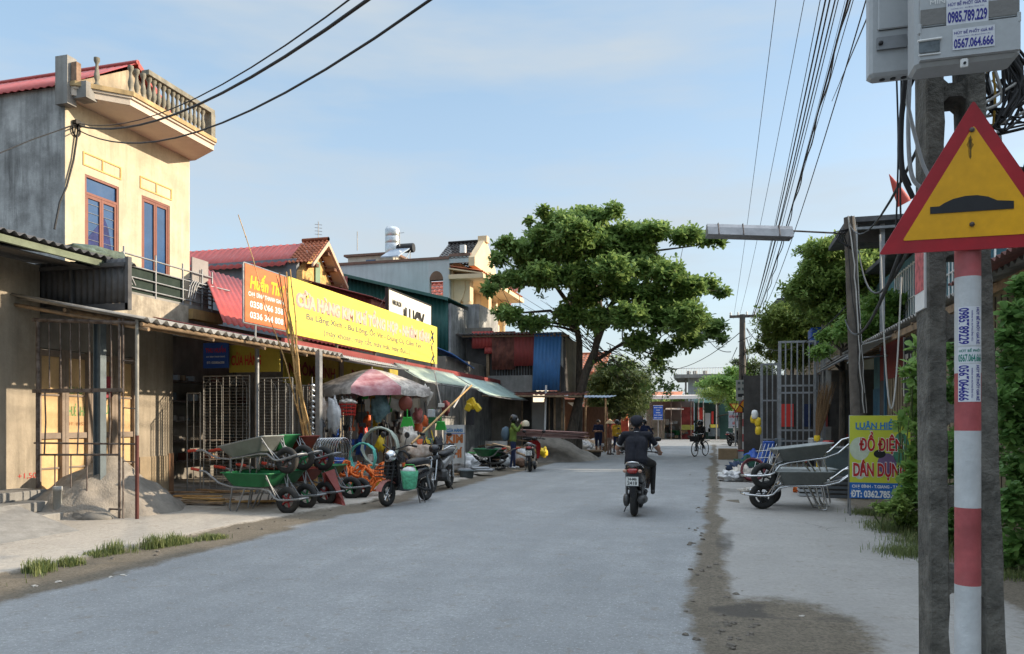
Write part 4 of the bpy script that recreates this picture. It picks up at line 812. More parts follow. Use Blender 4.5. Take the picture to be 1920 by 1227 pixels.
m = MB(); m.tube([(-8.3, 24.3, 0), (-8.3, 24.3, 2.8)], .05, 10); m.build('flap_post', mat('steel_dull', (.26, .25, .22)), None, label='steel post under the pale green flap beside the red and white shop sign', cat='post')
m = MB(); m.bb((-8.15, 14.15, 0), (-8.05, 14.27, 3.0)); m.build('awning_post', M_steel, None, label='square gray steel post standing just left of the bamboo', cat='post')
m = MB(); q = gnd(482, 930); m.tube([q, (q.x, q.y, 3.0)], .045, 10); m.build('awning_post', M_steel, None, label='round bright steel post among the wire racks', cat='post')
# ================================================================ RIGHT SIDE: NEAR CONCRETE POLE, METER BOXES, SIGN
np_ = thing('utility_pole', 'weathered concrete ladder pole right behind the speed hump sign', 'utility pole', (1.05, 3.7, 0))
def poleside(z): return .888 + (.903 - .888) * (2.85 - z) / 2.33, 1.118 + (1.197 - 1.118) * (2.85 - z) / 2.33
rr = random.Random(5)
zs_ = [-.2] + rng(0, 7.6, .1)[1:]
for k, side in enumerate((0, 1)):
 m = MB(); rings = []
 for i, z in enumerate(zs_):
  a, b = poleside(z); w_ = .078 - .002 * z
  x0, x1 = (a, a + w_) if side == 0 else (b - w_, b)
  j = lambda: rr.uniform(-.004, .004)
  rings.append([(x0 + .006, 3.6 + j() * .6, z), (x1 - .006, 3.6 + j() * .6, z), (x1 + j(), 3.61, z), (x1 + j(), 3.79, z), (x1 - .008, 3.8, z), (x0 + .008, 3.8, z), (x0, 3.79, z), (x0, 3.61, z)])
 vs = [p for r_ in rings for p in r_]; fs = [(i * 8 + q, i * 8 + (q + 1) % 8, i * 8 + 8 + (q + 1) % 8, i * 8 + 8 + q) for i in range(len(rings) - 1) for q in range(8)]
 m.add(vs, fs + [tuple(range(len(vs) - 8, len(vs)))]); m.build('leg', M_conc_dark, np_)
def zpy(py): return 1.5 + (792 - py) * 3.2 / 1400
rungs = [(1500, 1115 + 130), (1115, 1070), (952, 916), (793, 758), (633, 588), (475, 440), (345, 300), (176, 150)]
for y0, y1 in rungs[1:] + [(1300, 1262)]:
 z0, z1 = zpy(y0), zpy(y1); a, b = poleside((z0 + z1) / 2); m = MB(); x0, x1 = a + .07, b - .07
 m.slab([(x0, 3.612, z0 - .02), (x0 + .018, 3.612, z0), (x1 - .018, 3.612, z0), (x1, 3.612, z0 - .02), (x1, 3.612, z1 + .02), (x1 - .018, 3.612, z1), (x0 + .018, 3.612, z1), (x0, 3.612, z1 + .02)], (0, .17, 0)); m.build('rung', M_conc_dark, np_)
for k in range(9):
 z0 = 3.35 + .48 * k; a, b = poleside(z0); m = MB(); m.bb((a + .06, 3.612, z0), (b - .06, 3.782, z0 + .1)); m.build('rung', M_conc_dark, np_)
m = MB(); m.bb((.884, 3.62, 2.0), (.9, 3.78, 2.32)); m.bb((.882, 3.63, 2.08), (.885, 3.77, 2.3), 1); m.build('paper_notice', [M_white, mat('paper_red', (.5, .12, .12), .8, var=.5, scale=30)], np_)
def mbox(name, x0, x1, y0, y1, z0, z1, label):
 t = thing(name, label, 'meter box', ((x0 + x1) / 2, y1, z0)); m = MB(); m.box(((x0 + x1) / 2, (y0 + y1) / 2, (z0 + z1) / 2), (x1 - x0, y1 - y0, z1 - z0), None, 0, .013); m.build('case', M_graypl, t); return t
b1 = mbox('meter_box', .605, .80, 3.3, 3.38, 2.9, 3.5, 'older gray electric meter box with a metal strip, half hidden on the left')
m = MB(); m.box((.7, 3.297, 3.22), (.13, .012, .28), None, 0, .005); m.build('cover', M_graypl, b1)
m = MB(); m.bb((.632, 3.288, 3.0), (.74, 3.299, 3.05)); m.build('metal_strip', M_steel, b1)
m = MB(); m.lathe([(.009, 0), (.009, .006), (.004, .01)], (.645, 3.289, 3.025), 10, RX90); m.lathe([(.007, 0), (.007, .004)], (.652, 3.298, 3.1), 10, RX90); m.build('bolt', M_blackpl, b1)
for x in (.66, .7, .74): m = MB(); m.lathe([(.011, 0), (.011, .004)], (x, 3.34, 2.897), 10); m.build('cable_hole', M_black, b1)
b2 = mbox('meter_box', .714, 1.056, 3.05, 3.17, 2.81, 3.5, 'light gray electric meter box covered in phone number stickers')
xa, xb, yf = .714, 1.056, 3.05
def mb_at(px, py): p = ony(px, py, yf); return p.x, p.z
m = MB(); m.slab([(xa + .012, yf - .002, 2.825), (xb - .008, yf - .002, 2.825), (xb - .008, yf - .002, 2.94), (xa + .012, yf - .002, 2.94)], (0, -.018, 0)); m.slab([(xa + .014, yf - .002, 2.948), (xb - .01, yf - .002, 2.948), (xb - .01, yf - .002, 3.48), (xa + .014, yf - .002, 3.48)], (0, -.012, 0)); m.build('front_cover', M_graypl, b2)
m = MB(); m.bb((xa + .014, yf - .0165, 2.952), (xb - .01, yf - .014, 3.01)); m.build('gray_band', mat('band_gray', (.17, .165, .155), .5, var=.05), b2)
m = MB(); m.bb((.722, yf - .024, 2.85), (.79, yf - .02, 2.89)); m.build('meter_window', mat('window_dull', (.12, .14, .15), .2, var=.4, scale=30, bump=0), b2)
m = MB(); m.tube([(.716, yf - .026, 2.893), (.796, yf - .026, 2.895)], .0045, 6); m.tube([(.72, yf - .022, 2.842), (.792, yf - .022, 2.842)], .003, 5); m.build('window_rail', M_white, b2)
m = MB(); m.box((.872, yf - .012, 2.80), (.026, .01, .034), None, 0, .004); m.build('latch', M_white, b2)
m = MB(); m.lathe([(.005, 0), (.005, .004)], (.872, yf - .017, 2.798), 8, RX90); m.build('latch_hole', M_black, b2)
for x in (xa + .012, xb - .012): m = MB(); m.box((x, yf - .014, 2.94), (.012, .016, .04), None, 0, .004); m.build('hinge', M_graypl, b2)
M_sticker = mat('sticker_white', (.62, .64, .68), .6, var=.08, bump=0, dirt=.2)
def sticker(cx, cz, w_, h_, top, num, ink, par, yq, right=X1, upv=Z1):
 c = V((cx, yq, cz)); right = V(right); upv = V(upv); nr = right.cross(upv); m = MB()
 m.slab([c - right * w_ / 2 - upv * h_ / 2, c + right * w_ / 2 - upv * h_ / 2, c + right * w_ / 2 + upv * h_ / 2, c - right * w_ / 2 + upv * h_ / 2], nr * .0012); s = m.build('sticker', M_sticker, par)
 e = nr * .0016
 text(top, ink, s, c + upv * h_ * .34 + e, right, upv, w_ * .92, h_ * .2, bold=.02, ext=.0003, name='lettering')
 text('THÔNG WC - ĐƯỜNG ỐNG TẮC', ink, s, c + upv * h_ * .14 + e, right, upv, w_ * .8, h_ * .075, ext=.0003)
 text(num, ink, s, c - upv * h_ * .2 + e, right, upv, w_ * .94, h_ * .46, bold=.035, ext=.0003); return s
M_ink = mat('sticker_ink', (.02, .02, .22), .6, var=.05, bump=0); M_inkb = mat('sticker_ink_blue', (.03, .1, .5), .6, var=.05, bump=0)
text('MÍNH', M_white, b2, (.795, yf - .0165, 3.035), X1, Z1, .07, .02, ext=.0003)
sticker(.880, 2.986, .135, .092, 'HÚT BỂ PHỐT GIÁ RẺ', '0985.789.229', M_ink, b2, yf - .0175)
sticker(.899, 2.884, .135, .076, 'HÚT BỂ PHỐT GIÁ RẺ', '0567.064.666', M_ink, b2, yf - .0215)
ws = thing('speed_hump_sign', 'red bordered yellow triangle with black hump on a red and white post', 'road sign', (.917, 3.15, 0))
SX, SY = .9157, 3.095
m = MB(); zt = [-.3, .16, zpy(955), 2.4]
def zsp(py): return 1.5 + (792 - py) * 2.79 / 1400
bands = [(-.3, .25, 1), (.25, zsp(1097), 0), (zsp(1097), zsp(952), 1), (zsp(952), zsp(808), 0), (zsp(808), zsp(755), 1), (zsp(755), zsp(700), 1), (zsp(700), zsp(520), 0), (zsp(520), 2.6, 1)]
bands[1] = (.25, zsp(1097), 0)
M_postred = mat('post_red', (.38, .085, .09), .6, var=.3, scale=6, bump=.15, dirt=.35, scol=(.3, .2, .2)); M_postwhite = mat('post_white', (.52, .54, .55), .6, var=.12, scale=5, bump=.2, dirt=.6, scol=(.3, .3, .28))
for z0, z1, k in bands: m.lathe([(.0435, z0), (.0435, z1)], (SX, 3.15, 0), 28, None, k, cap=False)
m.lathe([(.0435, 2.6), (.001, 2.601)], (SX, 3.15, 0), 28, None, 1); m.build('post', [M_postwhite, M_postred], ws)
ap = V((SX + .003, SY, 2.685)); hb = .318; zb = 2.135
def tri(s, y, th, cz=None):
 cx, cy_ = SX + .003, zb + (2.685 - zb) / 3; P = [(SX + .003 - hb, zb), (SX + .003 + hb, zb), (SX + .003, 2.685)]; out = []
 P2 = [(cx + (a - cx) * s, cy_ + (b - cy_) * s) for a, b in P]
 for i in range(3):
  a, b, c = V((*P2[i - 1], 0)), V((*P2[i], 0)), V((*P2[(i + 1) % 3], 0)); r_ = .011 * s
  out.append(b + (a - b).normalized() * r_); out.append(b + ((a - b).normalized() + (c - b).normalized()) * r_ * .28); out.append(b + (c - b).normalized() * r_)
 return [(p.x, y, p.y) for p in out]
m = MB(); m.slab(tri(1, SY, 0), (0, .008, 0)); m.build('border_plate', mat('sign_red', (.36, .012, .02), .4, var=.2, scale=5, bump=.02, dirt=.25, scol=(.22, .04, .05)), ws)
m = MB(); m.slab(tri(.745, SY - .002, 0), (0, .002, 0)); m.build('yellow_face', mat('sign_amber', (.72, .36, .006), .4, var=.12, scale=4, bump=.01), ws)
hz0 = zsp(403); hp = [(-.145, 0), (.128, 0), (.128, .028), (.075, .034), (.045, .05), (.01, .058), (-.03, .058), (-.07, .05), (-.1, .036), (-.115, .026), (-.145, .026)]
m = MB(); m.slab([(SX + .004 + x, SY - .0045, hz0 + z) for x, z in hp], (0, .002, 0)); m.build('hump_symbol', M_blackpl, ws)
for z in (2.575, zsp(427)): m = MB(); m.lathe([(.0, .008), (.007, .006), (.009, .002), (.009, 0)], (SX - .003, SY - .004, z), 12, RX90); m.build('bolt', M_steel_rust, ws)
m = MB(); rr = random.Random(3)
for w_, yo in ((.012, -.0023), (.006, -.0026)): m.slab([(SX - .008 + w_ * (.6 + .6 * noise.noise(V((k * .9, w_ * 300, 0)))) * cos(a) * (1.3 if sin(a) > 0 else .8), SY + yo, 2.51 + .042 * sin(a) * (1 + .3 * noise.noise(V((k * 1.7, 3, 1))))) for k, a in enumerate(rng(0, 2 * pi, .26)[:-1])], (0, .0001, 0), w_ < .01)
m.build('tar_smear', [mat('tar_faint', (.30, .15, .008), .8, var=.5, scale=60, bump=0), mat('tar', (.11, .07, .015), .8, var=.5, scale=60, bump=0)], ws)
def psticker(py0, py1, vertical, ink, num, topt, white=True):
 z0, z1 = zsp(py1), zsp(py0); r_ = .0442; th0, th1 = R(-150), R(-36)
 m = MB(); n = 10; vs = [(SX + r_ * cos(th0 + (th1 - th0) * i / n), 3.15 + r_ * sin(th0 + (th1 - th0) * i / n), z) for z in (z0, z1) for i in range(n + 1)]
 m.add(vs, [(i, i + 1, n + 2 + i, n + 1 + i) for i in range(n)], 0, True); s = m.build('sticker', M_sticker, ws)
 def wrap(body, u0, u1, v0, v1):
  o = text(body, ink, s, (0, 0, 0), X1, Z1, 1, 1, bold=.03, ext=0); me = o.data
  W0 = WM[s.name]
  for v in me.vertices:
   p = W0 @ v.co if False else v.co + V(W0.translation); a, b = p.x + .5, p.z + .5
   if vertical: a, b = b, 1 - a
   th = th0 + (th1 - th0) * (u0 + (u1 - u0) * a); z = z0 + (z1 - z0) * (v0 + (v1 - v0) * b)
   v.co = V((SX + (r_ + .0005) * cos(th), 3.15 + (r_ + .0005) * sin(th), z)) - W0.translation
 if vertical: wrap(num, .03, .44, .03, .97); wrap('THÔNG WC ĐƯỜNG ỐNG TẮC', .52, .6, .1, .9); wrap(topt, .72, .94, .03, .97)
 else: wrap(topt, .05, .95, .68, .92); wrap(num, .02, .98, .08, .56)
psticker(577, 649, True, M_ink, '0985789229', 'HÚT BỂ PHỐT GIÁ RẺ')
psticker(652, 682, False, mat('sticker_ink_green', (.02, .2, .15), .6, bump=0), '0567.064.666', 'HÚT BỂ PHỐT')
psticker(684, 754, True, M_ink, '0567064666', 'HÚT BỂ PHỐT GIÁ RẺ')
# ================================================================ FURTHER POLES
p2 = thing('utility_pole', 'slim tarred pole wrapped in white cable beside the sheet roofed stall', 'utility pole', (2.75, 16.3, 0))
pb, ptp = at(1617, 800, 15), at(1592, 408, 15)
pb.z = 0; m = MB(); m.tube([(pb.x, pb.y, 0), ptp], [.17, .1], 14); m.build('shaft', mat('pole_gray', (.12, .105, .09), .95, var=.3, scale=4, bump=.4, dirt=.4), p2)
m = MB(); rr = random.Random(8)
for s in range(5):
 pts = []; a = rr.uniform(0, 6)
 for i, t in enumerate(rng(.3, 1, .045)):
  c = V((pb.x, pb.y, 0)).lerp(ptp, t); q = .19 - .06 * t; a += rr.uniform(-.5, .5); pts.append(c + V((q * cos(a * .4 - 1.8), q * sin(a * .4 - 1.8), 0)))
 m.tube(pts, .009 if s else .014, 5, 0 if s < 3 else 1)
m.build('wrapped_cable', [M_wire_w, M_wire], p2)
m = MB(); ev = [V((0, 0, 0)), V((-.2, .05, -.02)), V((-.28, .1, -.1))]
c = ptp + V((0, -.1, -.25)); 
for k in range(7): m.tube([c + V((-.02, 0, .0)), c + V((-.3 + .05 * k, .02 * k, -.05 - .02 * k)), c + V((-.2 + .04 * k, 0, -.25 - .03 * k)), c + V((.0, 0, -.35))], .012, 5)
m.build('cable_tangle', M_wire, p2)
lp = thing('street_lamp', 'long battered aluminium trough lamp on an arm over the road', 'street lamp', (ptp.x, ptp.y, ptp.z - .2))
e0 = at(1340, 424, 15.3); e1 = at(1580, 438, 15); m = MB(); m.tube([e0, at(1480, 433, 15.1), e1, ptp + V((0, 0, -.3))], .018, 7); m.build('arm', M_steel_rust, lp)
a, b = at(1325, 436, 15.3), at(1484, 441, 15.1); d = (b - a).normalized(); sd = d.cross(Z1).normalized()
m = MB(); A_, B_ = a + V((0, 0, .03)), b + V((0, 0, .03))
prof = [(-.2, -.11), (-.14, .05), (-.07, .13), (.07, .13), (.14, .05), (.2, -.11)]
vs = [p + sd * x + V((0, 0, z)) for p in (A_ , B_) for x, z in prof]; m.add(vs, [(i, i + 1, i + 7, i + 6) for i in range(5)] + [(5, 0, 6, 11), (0, 1, 2, 3, 4, 5), (6, 7, 8, 9, 10, 11)]); m.build('shade', mat('aluminium_dull', (.27, .27, .275), .35, .6, var=.2, scale=3, bump=.15, bscale=14), lp)
for t in (.13, .42, .84):
 q = A_.lerp(B_, t); m = MB(); m.tube([q + sd * x + V((0, 0, z)) for x, z in ((-.21, -.1), (-.1, .14), (.1, .14), (.21, -.1))], .012, 5); m.build('bracket', M_steel_rust, lp)
p3 = thing('utility_pole', 'distant concrete pole with a short crossarm where the street wires meet', 'utility pole', (at(1392, 700, 36).x, 36, 0))
q = at(1392, 592, 36); m = MB(); m.tube([(q.x, q.y, 0), (q.x, q.y, q.z + .05)], [.21, .13], 12); m.build('shaft', mat('pole_gray2', (.12, .11, .10), .95, var=.3, bump=.4), p3)
m = MB(); m.bb((q.x - .6, q.y - .06, q.z - .1), (q.x + .62, q.y + .06, q.z + .02)); m.build('crossarm', M_steel_rust, p3)
for dx in (-.55, -.2, .2, .55): m = MB(); m.lathe([(.04, 0), (.06, .03), (.03, .06), (.05, .1), (.02, .17)], (q.x + dx, q.y, q.z + .02), 8); m.build('insulator', M_white, p3)
m = MB(); rr = random.Random(1)
for k in range(16):
 z = rr.uniform(2.2, 6); a = rr.uniform(-.5, .5); m.tube([(q.x + a * .5, q.y - .25, z), (q.x + a, q.y - .3, z - rr.uniform(.3, .9)), (q.x - a * .6, q.y - .28, z - .3 - rr.uniform(0, 1))], .02, 5)
m.build('cable_tangle', M_wire, p3)
mc = mbox('meter_cabinet', 1.25, 1.95, 33.6, 33.85, 2.45, 3.42, 'six dial white meter cabinet on the distant crossarm pole')
mc.location; qa, qb = at(1380, 713, 34), at(1407, 752, 34)
bpy.data.objects.remove(mc.children[0]); m = MB(); m.bb((qa.x, qa.y - .1, qb.z), (qb.x, qa.y + .1, qa.z)); m.build('case', mat('cabinet_white', (.45, .46, .45), .5, var=.05), mc)
for i in range(3):
 for j in range(2):
  x = qa.x + (qb.x - qa.x) * (.2 + .3 * i); z = qa.z - .14 - .27 * j; m = MB(); m.bb((x - .06, qa.y - .12, z - .06), (x + .06, qa.y - .1, z + .06)); m.build('dial_window', mat('window_dull', (.12, .14, .15)), mc)
m = MB(); m.bb((qa.x + .08, qa.y - .12, qb.z + .17), (qb.x - .08, qa.y - .1, qb.z + .32)); m.build('breaker_window', M_blackpl, mc)
# ================================================================ RIGHT SIDE BUILDINGS
rs_ = thing('roadside_stall', 'low khaki walled stall with ragged cement roof behind the yellow and blue banner', 'stall', (4.2, 21, 0))
xw = 3.9
m = MB(); m.bb((xw, 8.5, 0), (xw + .2, 19.2, 3.35)); m.build('plank_wall', mat('planks_khaki', (.26, .215, .14), .9, var=.25, scale=2, bump=.3, streak=.6, scol=(.1, .08, .05)), rs_)
m = MB()
for y in rng(8.6, 19.1, .24): m.bb((xw - .012, y, .05), (xw, y + .012, 3.3))
m.build('plank_joints', mat('joint_dark', (.09, .07, .05)), rs_)
pa, pb2 = onx(1660, 660, xw), onx(1700, 660, xw)
m = MB(); m.bb((xw - .02, onx(1697, 660, xw).y, 2.5), (xw - .004, onx(1652, 660, xw).y, 3.35)); m.build('red_panel', mat('panel_red_dull', (.17, .03, .025), .8, var=.15), rs_)
bk = MB(); y1_, y0_ = onx(1698, 660, xw).y - .02, onx(1698, 660, xw).y - 1.7; bk.bb((xw - .03, y0_, 2.1), (xw - .004, y1_, 3.25)); bp_ = bk.build('chalk_board', mat('board_charcoal', (.05, .055, .06), .8), rs_)
m = MB(); m.bb((xw - .04, y1_, 2.05), (xw - .003, y1_ + .05, 3.3)); m.build('board_frame', M_white, bp_)
text('Trà đá', M_white, bp_, (xw - .034, y1_ - .65, 2.68), -Y1, Z1, 1.1, .55, bold=.03)
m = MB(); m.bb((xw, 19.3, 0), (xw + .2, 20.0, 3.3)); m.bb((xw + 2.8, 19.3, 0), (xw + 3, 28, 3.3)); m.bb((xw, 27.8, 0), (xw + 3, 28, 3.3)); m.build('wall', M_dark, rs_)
m = MB(); m.bb((xw - .05, 19.2, 0), (xw + .05, 19.3, 3.2)); m.bb((xw + .3, 20.6, 0), (xw + .36, 22.4, 2.4)); m.bb((xw - .02, 22.5, 0), (xw + .08, 22.6, 3.2)); m.build('blue_door', mat('door_blue', (.05, .14, .22), .7, var=.2, dirt=.3), rs_)
m = MB(); m.corr((3.45, 8.0, 3.42), (0, 19.6, 0), (3.6, 0, .75), .2, .03, 0, .01, nv=2); m.build('roof_sheet', M_cement_sheet, rs_)
m = MB(); m.bb((3.5, 8.1, 3.18), (3.56, 27.4, 3.3)); 
for y in rng(8.5, 27, 1.3): m.tube([(3.47, y, 3.3), (6.5, y, 3.93)], .03, 5)
m.build('roof_beam', M_wood, rs_)
m = MB(); m.slab([(2.9, 19.0, 3.05), (3.6, 19.0, 3.3), (3.6, 23.5, 3.3), (2.9, 23.5, 3.0)], (0, 0, .02)); m.slab([(2.95, 16.8, 3.1), (3.55, 16.8, 3.28), (3.55, 18.7, 3.28), (2.95, 18.7, 2.85)], (0, 0, .02), 1); m.build('torn_awning', [M_cement_sheet, mat('sheet_white_gray', (.5, .5, .5))], rs_)
m = MB(); m.tube([(2.92, 16.8, 3.0), (2.92, 24, 2.95)], .03); m.tube([(2.92, 19, 2.98), (3.9, 19, 3.05)], .02); m.build('awning_bar', M_steel, rs_)
nh = thing('tiled_lean_to', 'dark tiled eave cut off by the right edge of the photo above the vines', 'house', (4.4, 10.5, 0))
m = MB(); q1, q2 = at(1882, 330, 8.5), at(1935, 262, 7.6)
m.corr((q1.x, q1.y, q1.z), (q2.x - q1.x + .5, q2.y - q1.y - .5, (q2.z - q1.z) * 1.35), (1.6, 1.8, .3), .16, .03, 0, .02); m.build('tile_roof', M_tile_dark, nh)
m = MB(); m.bb((3.4, 6.5, 0), (3.6, 8.3, 3.2)); m.build('side_wall', M_shopdark, nh)
nw = MB(); a = at(1862, 528, 11.5); nw.corr((3.05, 11.3, 3.35), (0, -3.2, .0), (1.2, 0, .35), .16, .025, 0, .008); nw.build('porch_roof', mat('sheet_brown_red', (.22, .09, .08), .8, var=.3, dirt=.4), nh)
bh = thing('blue_house', 'blue house with white window bars and a black roofed top floor behind the trees', 'house', (7, 21, 0))
m = MB(); m.bb((4.9, 17.5, 0), (10, 26, 5.8)); m.build('wall', mat('wall_teal', (.10, .22, .26), .85, var=.2, dirt=.3), bh)
m = MB(); 
for x in rng(4.95, 9.9, .22): m.tube([(x, 16.9, 3.9), (x, 16.9, 5.6)], .022, 5)
for z in (3.95, 4.7, 5.55): m.tube([(4.9, 16.9, z), (9.9, 16.9, z)], .025, 5)
for y in rng(17, 23, .25): m.tube([(4.88, y, 3.9), (4.88, y, 5.6)], .02, 5)
for z in (3.95, 4.7, 5.55): m.tube([(4.88, 16.9, z), (4.88, 23, z)], .025, 5)
m.build('white_grille', M_white, bh)
m = MB(); m.bb((4.88, 16.85, 3.6), (10, 17.5, 3.85)); m.bb((4.9, 17.45, 3.95), (9.8, 17.49, 5.6), 1); m.build('balcony', [M_graypl, mat('window_teal', (.05, .16, .22), .4)], bh)
m = MB(); m.slab([(4.5, 16.8, 5.85), (10.5, 16.8, 5.85), (10.5, 26, 6.1), (4.5, 26, 6.1)], (0, 0, .12)); m.build('roof', M_darksheet, bh)
rf = thing('dark_roof_frame', 'black sheet roof with white posts rising right of the cable wrapped pole', 'roof', (4, 19, 5))
a, b = at(1588, 410, 18), at(1680, 404, 17.5); m = MB(); m.bb((a.x, a.y - .1, a.z - .12), (b.x + 1.5, a.y + 3, a.z)); m.build('roof', M_darksheet, rf)
m = MB()
for px in (1604, 1655): q = at(px, 440, 18); m.bb((q.x - .05, q.y, q.z - 2.8), (q.x + .05, q.y + .1, a.z - .12))
m.bb((at(1604, 440, 18).x, a.y, at(1604, 432, 18).z), (at(1680, 440, 18).x, a.y + .08, at(1604, 432, 18).z + .06)); m.build('post', M_steel, rf)
m = MB(); m.bb((at(1606, 440, 18).x, a.y + .5, at(1606, 440, 18).z - .1), (b.x + 1.4, a.y + .6, a.z - .15)); m.build('screen', M_dark, rf)
nbk = thing('neighbour_house', 'plain rendered house standing right beside the viewer, out of frame', 'house', (5.6, -4, 0))
m = MB(); m.bb((4.2, -14, 0), (10, 8.3, 4.6)); m.build('wall', M_tan, nbk); m = MB(); m.corr((3.8, -14.3, 4.65), (0, 22.9, 0), (6.5, 0, .8), .2, .025, 0); m.build('roof', M_cement_sheet, nbk)
m = MB(); m.bb((4.15, 1, 1), (4.21, 2.4, 2.4)); m.build('window', M_glass, nbk)
wt = MB(); wt.bb((at(1520, 615, 25).x, at(1520, 615, 25).y, at(1520, 642, 25).z), (at(1550, 615, 25).x, at(1520, 615, 25).y + .8, at(1520, 614, 25).z), 0, .05); wt.build('water_tank', M_bluepl, None, label='blue plastic tank up among the trees behind the steel gates', cat='water tank')
m = MB(); q = at(1550, 602, 24); m.bb((q.x - .13, q.y, 0), (q.x + .13, q.y + .25, q.z)); m.build('gate_pillar', M_concrete, None, label='gray concrete pillar top beside the blue tank', cat='pillar')
for k, (px, py, w_, d_, lb) in enumerate(((1497, 535, .75, 30, 'dark steep roof corner poking out of the trees, higher one'), (1460, 572, .65, 31, 'dark steep roof corner poking out of the trees, lower one'))):
 q = at(px, py, d_); m = MB(); m.add([q + V((-.3, 0, .0)), q + V((-.05, 0, .28)), q + V((1.6, 0, .35)), q + V((1.8, 0, -.5)), q + V((-.5, 0, -.45))] + [q + V((-.3, 2, .0)), q + V((-.05, 2, .28)), q + V((1.6, 2, .35)), q + V((1.8, 2, -.5)), q + V((-.5, 2, -.45))], [(4, 3, 2, 1, 0), (5, 6, 7, 8, 9)] + [(i, (i + 1) % 5, 5 + (i + 1) % 5, 5 + i) for i in range(5)]); m.build('roof_corner', M_darksheet, None, label=lb, cat='roof')
for y0, y1, h_, lb in ((28.8, 38.5, 4.6, 'plain rendered shophouse behind the gates and the yellow tinged tree'), (39, 51, 4.8, 'plain rendered shophouse behind the distant crossarm pole')):
 t = thing('roadside_shophouse', lb, 'house', (6, y0, 0)); m = MB(); m.bb((4.3, y0, 0), (9, y1, h_)); m.build('wall', M_tan, t); m = MB(); m.corr((3.7, y0 - .2, h_ + .05), (0, y1 - y0, 0), (5.5, 0, .9), .2, .025, 0); m.build('roof', M_cement_sheet, t); m = MB(); m.bb((4.24, y0 + 1, .1), (4.3, y1 - 2, 2.6)); m.build('shutter', M_bluesteel, t)
def gate(x0, x1, y, z1, n, label, rails):
 t = thing('steel_gate', label, 'steel gate', ((x0 + x1) / 2, y, 0)); m = MB(); m.bb((x0 - .04, y - .03, 0), (x0 + .04, y + .03, z1)); m.bb((x1 - .03, y - .03, 0), (x1 + .03, y + .03, z1)); m.bb((x0 + .04, y - .03, z1 - .06), (x1 - .03, y + .03, z1))
 for z in rails: m.bb((x0 + .04, y - .025, z), (x1 - .03, y + .025, z + .05))
 m.build('frame', M_steel, t); m = MB()
 for k in range(1, n): x = x0 + (x1 - x0) * k / n; m.bb((x - .018, y - .015, .1), (x + .018, y + .015, z1 - .06))
 m.build('bars', M_steel, t); return t
g1, g2 = at(1462, 640, 21), at(1526, 640, 21); gate(g1.x, g2.x, g1.y, g1.z, 6, 'tall galvanised barred gate leaning among the wares, nearer one', (.95, 1.25, 2.3, 2.5))
g1, g2 = at(1528, 645, 22), at(1545, 645, 22); gate(g1.x, g2.x, g1.y, g1.z - .1, 3, 'narrow barred gate leaf standing just right of the tallest one', (1.0, 2.4))
g1, g2 = at(1428, 682, 25), at(1458, 682, 25); gate(g1.x, g2.x, g1.y, g1.z, 3, 'shorter barred gate leaning left of the tallest one', (.9, 2.2))
m = MB(); q = at(1465, 760, 27); m.bb((q.x - 1.3, 28.5, 0), (q.x + 3, 28.7, 3.2)); m.build('yard_screen', M_dark, None, label='dark sheet screen behind the leaning steel gates', cat='screen')
m = MB(); a = at(1667, 327, 9); b = at(1694, 378, 9); m.lathe([(.003, 0), (.02, .07), (.05, .2), (.075, .36), (.08, .4)], a, 14, (b - a).to_track_quat('Z', 'Y').to_matrix()); m.build('red_cone', mat('cone_faded_red', (.5, .07, .05), .6, var=.2), None, label='faded red plastic cone caught in the cables left of the triangle sign', cat='cone')
# ================================================================ FAR END OF THE STREET
fb = thing('terrace_building', 'distant gray building with a railed flat roof at the end of the street', 'building', (0, 85, 0))
D = 85; a, b = at(1290, 715, D), at(1372, 715, D); m = MB(); m.bb((a.x, a.y, 0), (b.x + 4, a.y + 9, at(1290, 708, D).z)); m.build('wall', mat('wall_far_gray', (.42, .47, .5), .9, var=.15, streak=.5), fb)
s0, s1_ = at(1263, 705, D - 1.5), at(1352, 703, D - 1.5); m = MB(); m.bb((s0.x, s0.y, s0.z - .25), (s1_.x + 2, s0.y + 10, s0.z + .15)); m.build('roof_slab', M_concrete, fb)
m = MB(); zt_ = at(1290, 691, D - 1.5).z
for x in rng(s0.x, s1_.x, .28): m.tube([(x, s0.y + .1, s0.z), (x, s0.y + .1, zt_)], .025, 4)
m.tube([(s0.x, s0.y + .1, zt_), (s1_.x + 1, s0.y + .1, zt_)], .05, 5); m.build('railing', M_white, fb)
m = MB(); 
for x in (s0.x + 1.6, s0.x + 2.3, s0.x + 3.4): m.lathe([(.2, 0), (.25, .3), (.2, .4)], (x, s0.y + .6, s0.z + .15), 8)
m.build('roof_planters', M_concrete, fb)
m = MB(); pq = at(1286, 720, D - 1); m.tube([(pq.x, pq.y - .3, 3), (pq.x, pq.y - .3, pq.z + .3), (pq.x - .9, pq.y - .3, pq.z + .35)], .12, 6); m.tube([(pq.x - .6, pq.y - .3, pq.z + .9), (pq.x, pq.y - .3, pq.z + .9), (pq.x, pq.y - .3, 3)], .08, 6); m.build('drain_pipe', mat('pipe_brown', (.14, .12, .11)), fb)
Yf = 68.0
def fx(px): return ony(px, 800, Yf).x
def fz(py): return 1.5 + (792 - py) * (Yf / ray(1270)[1]) / 1400
fs_ = thing('corner_market', 'row of dim market stalls under an orange and white awning at the street end', 'stalls', (-2, Yf + 2, 0))
m = MB(); m.bb((fx(1215), Yf + 1.5, 0), (fx(1300), Yf + 1.8, fz(752))); m.build('rear_wall', mat('wall_shade', (.12, .11, .1), .9, var=.4, scale=.7), fs_)
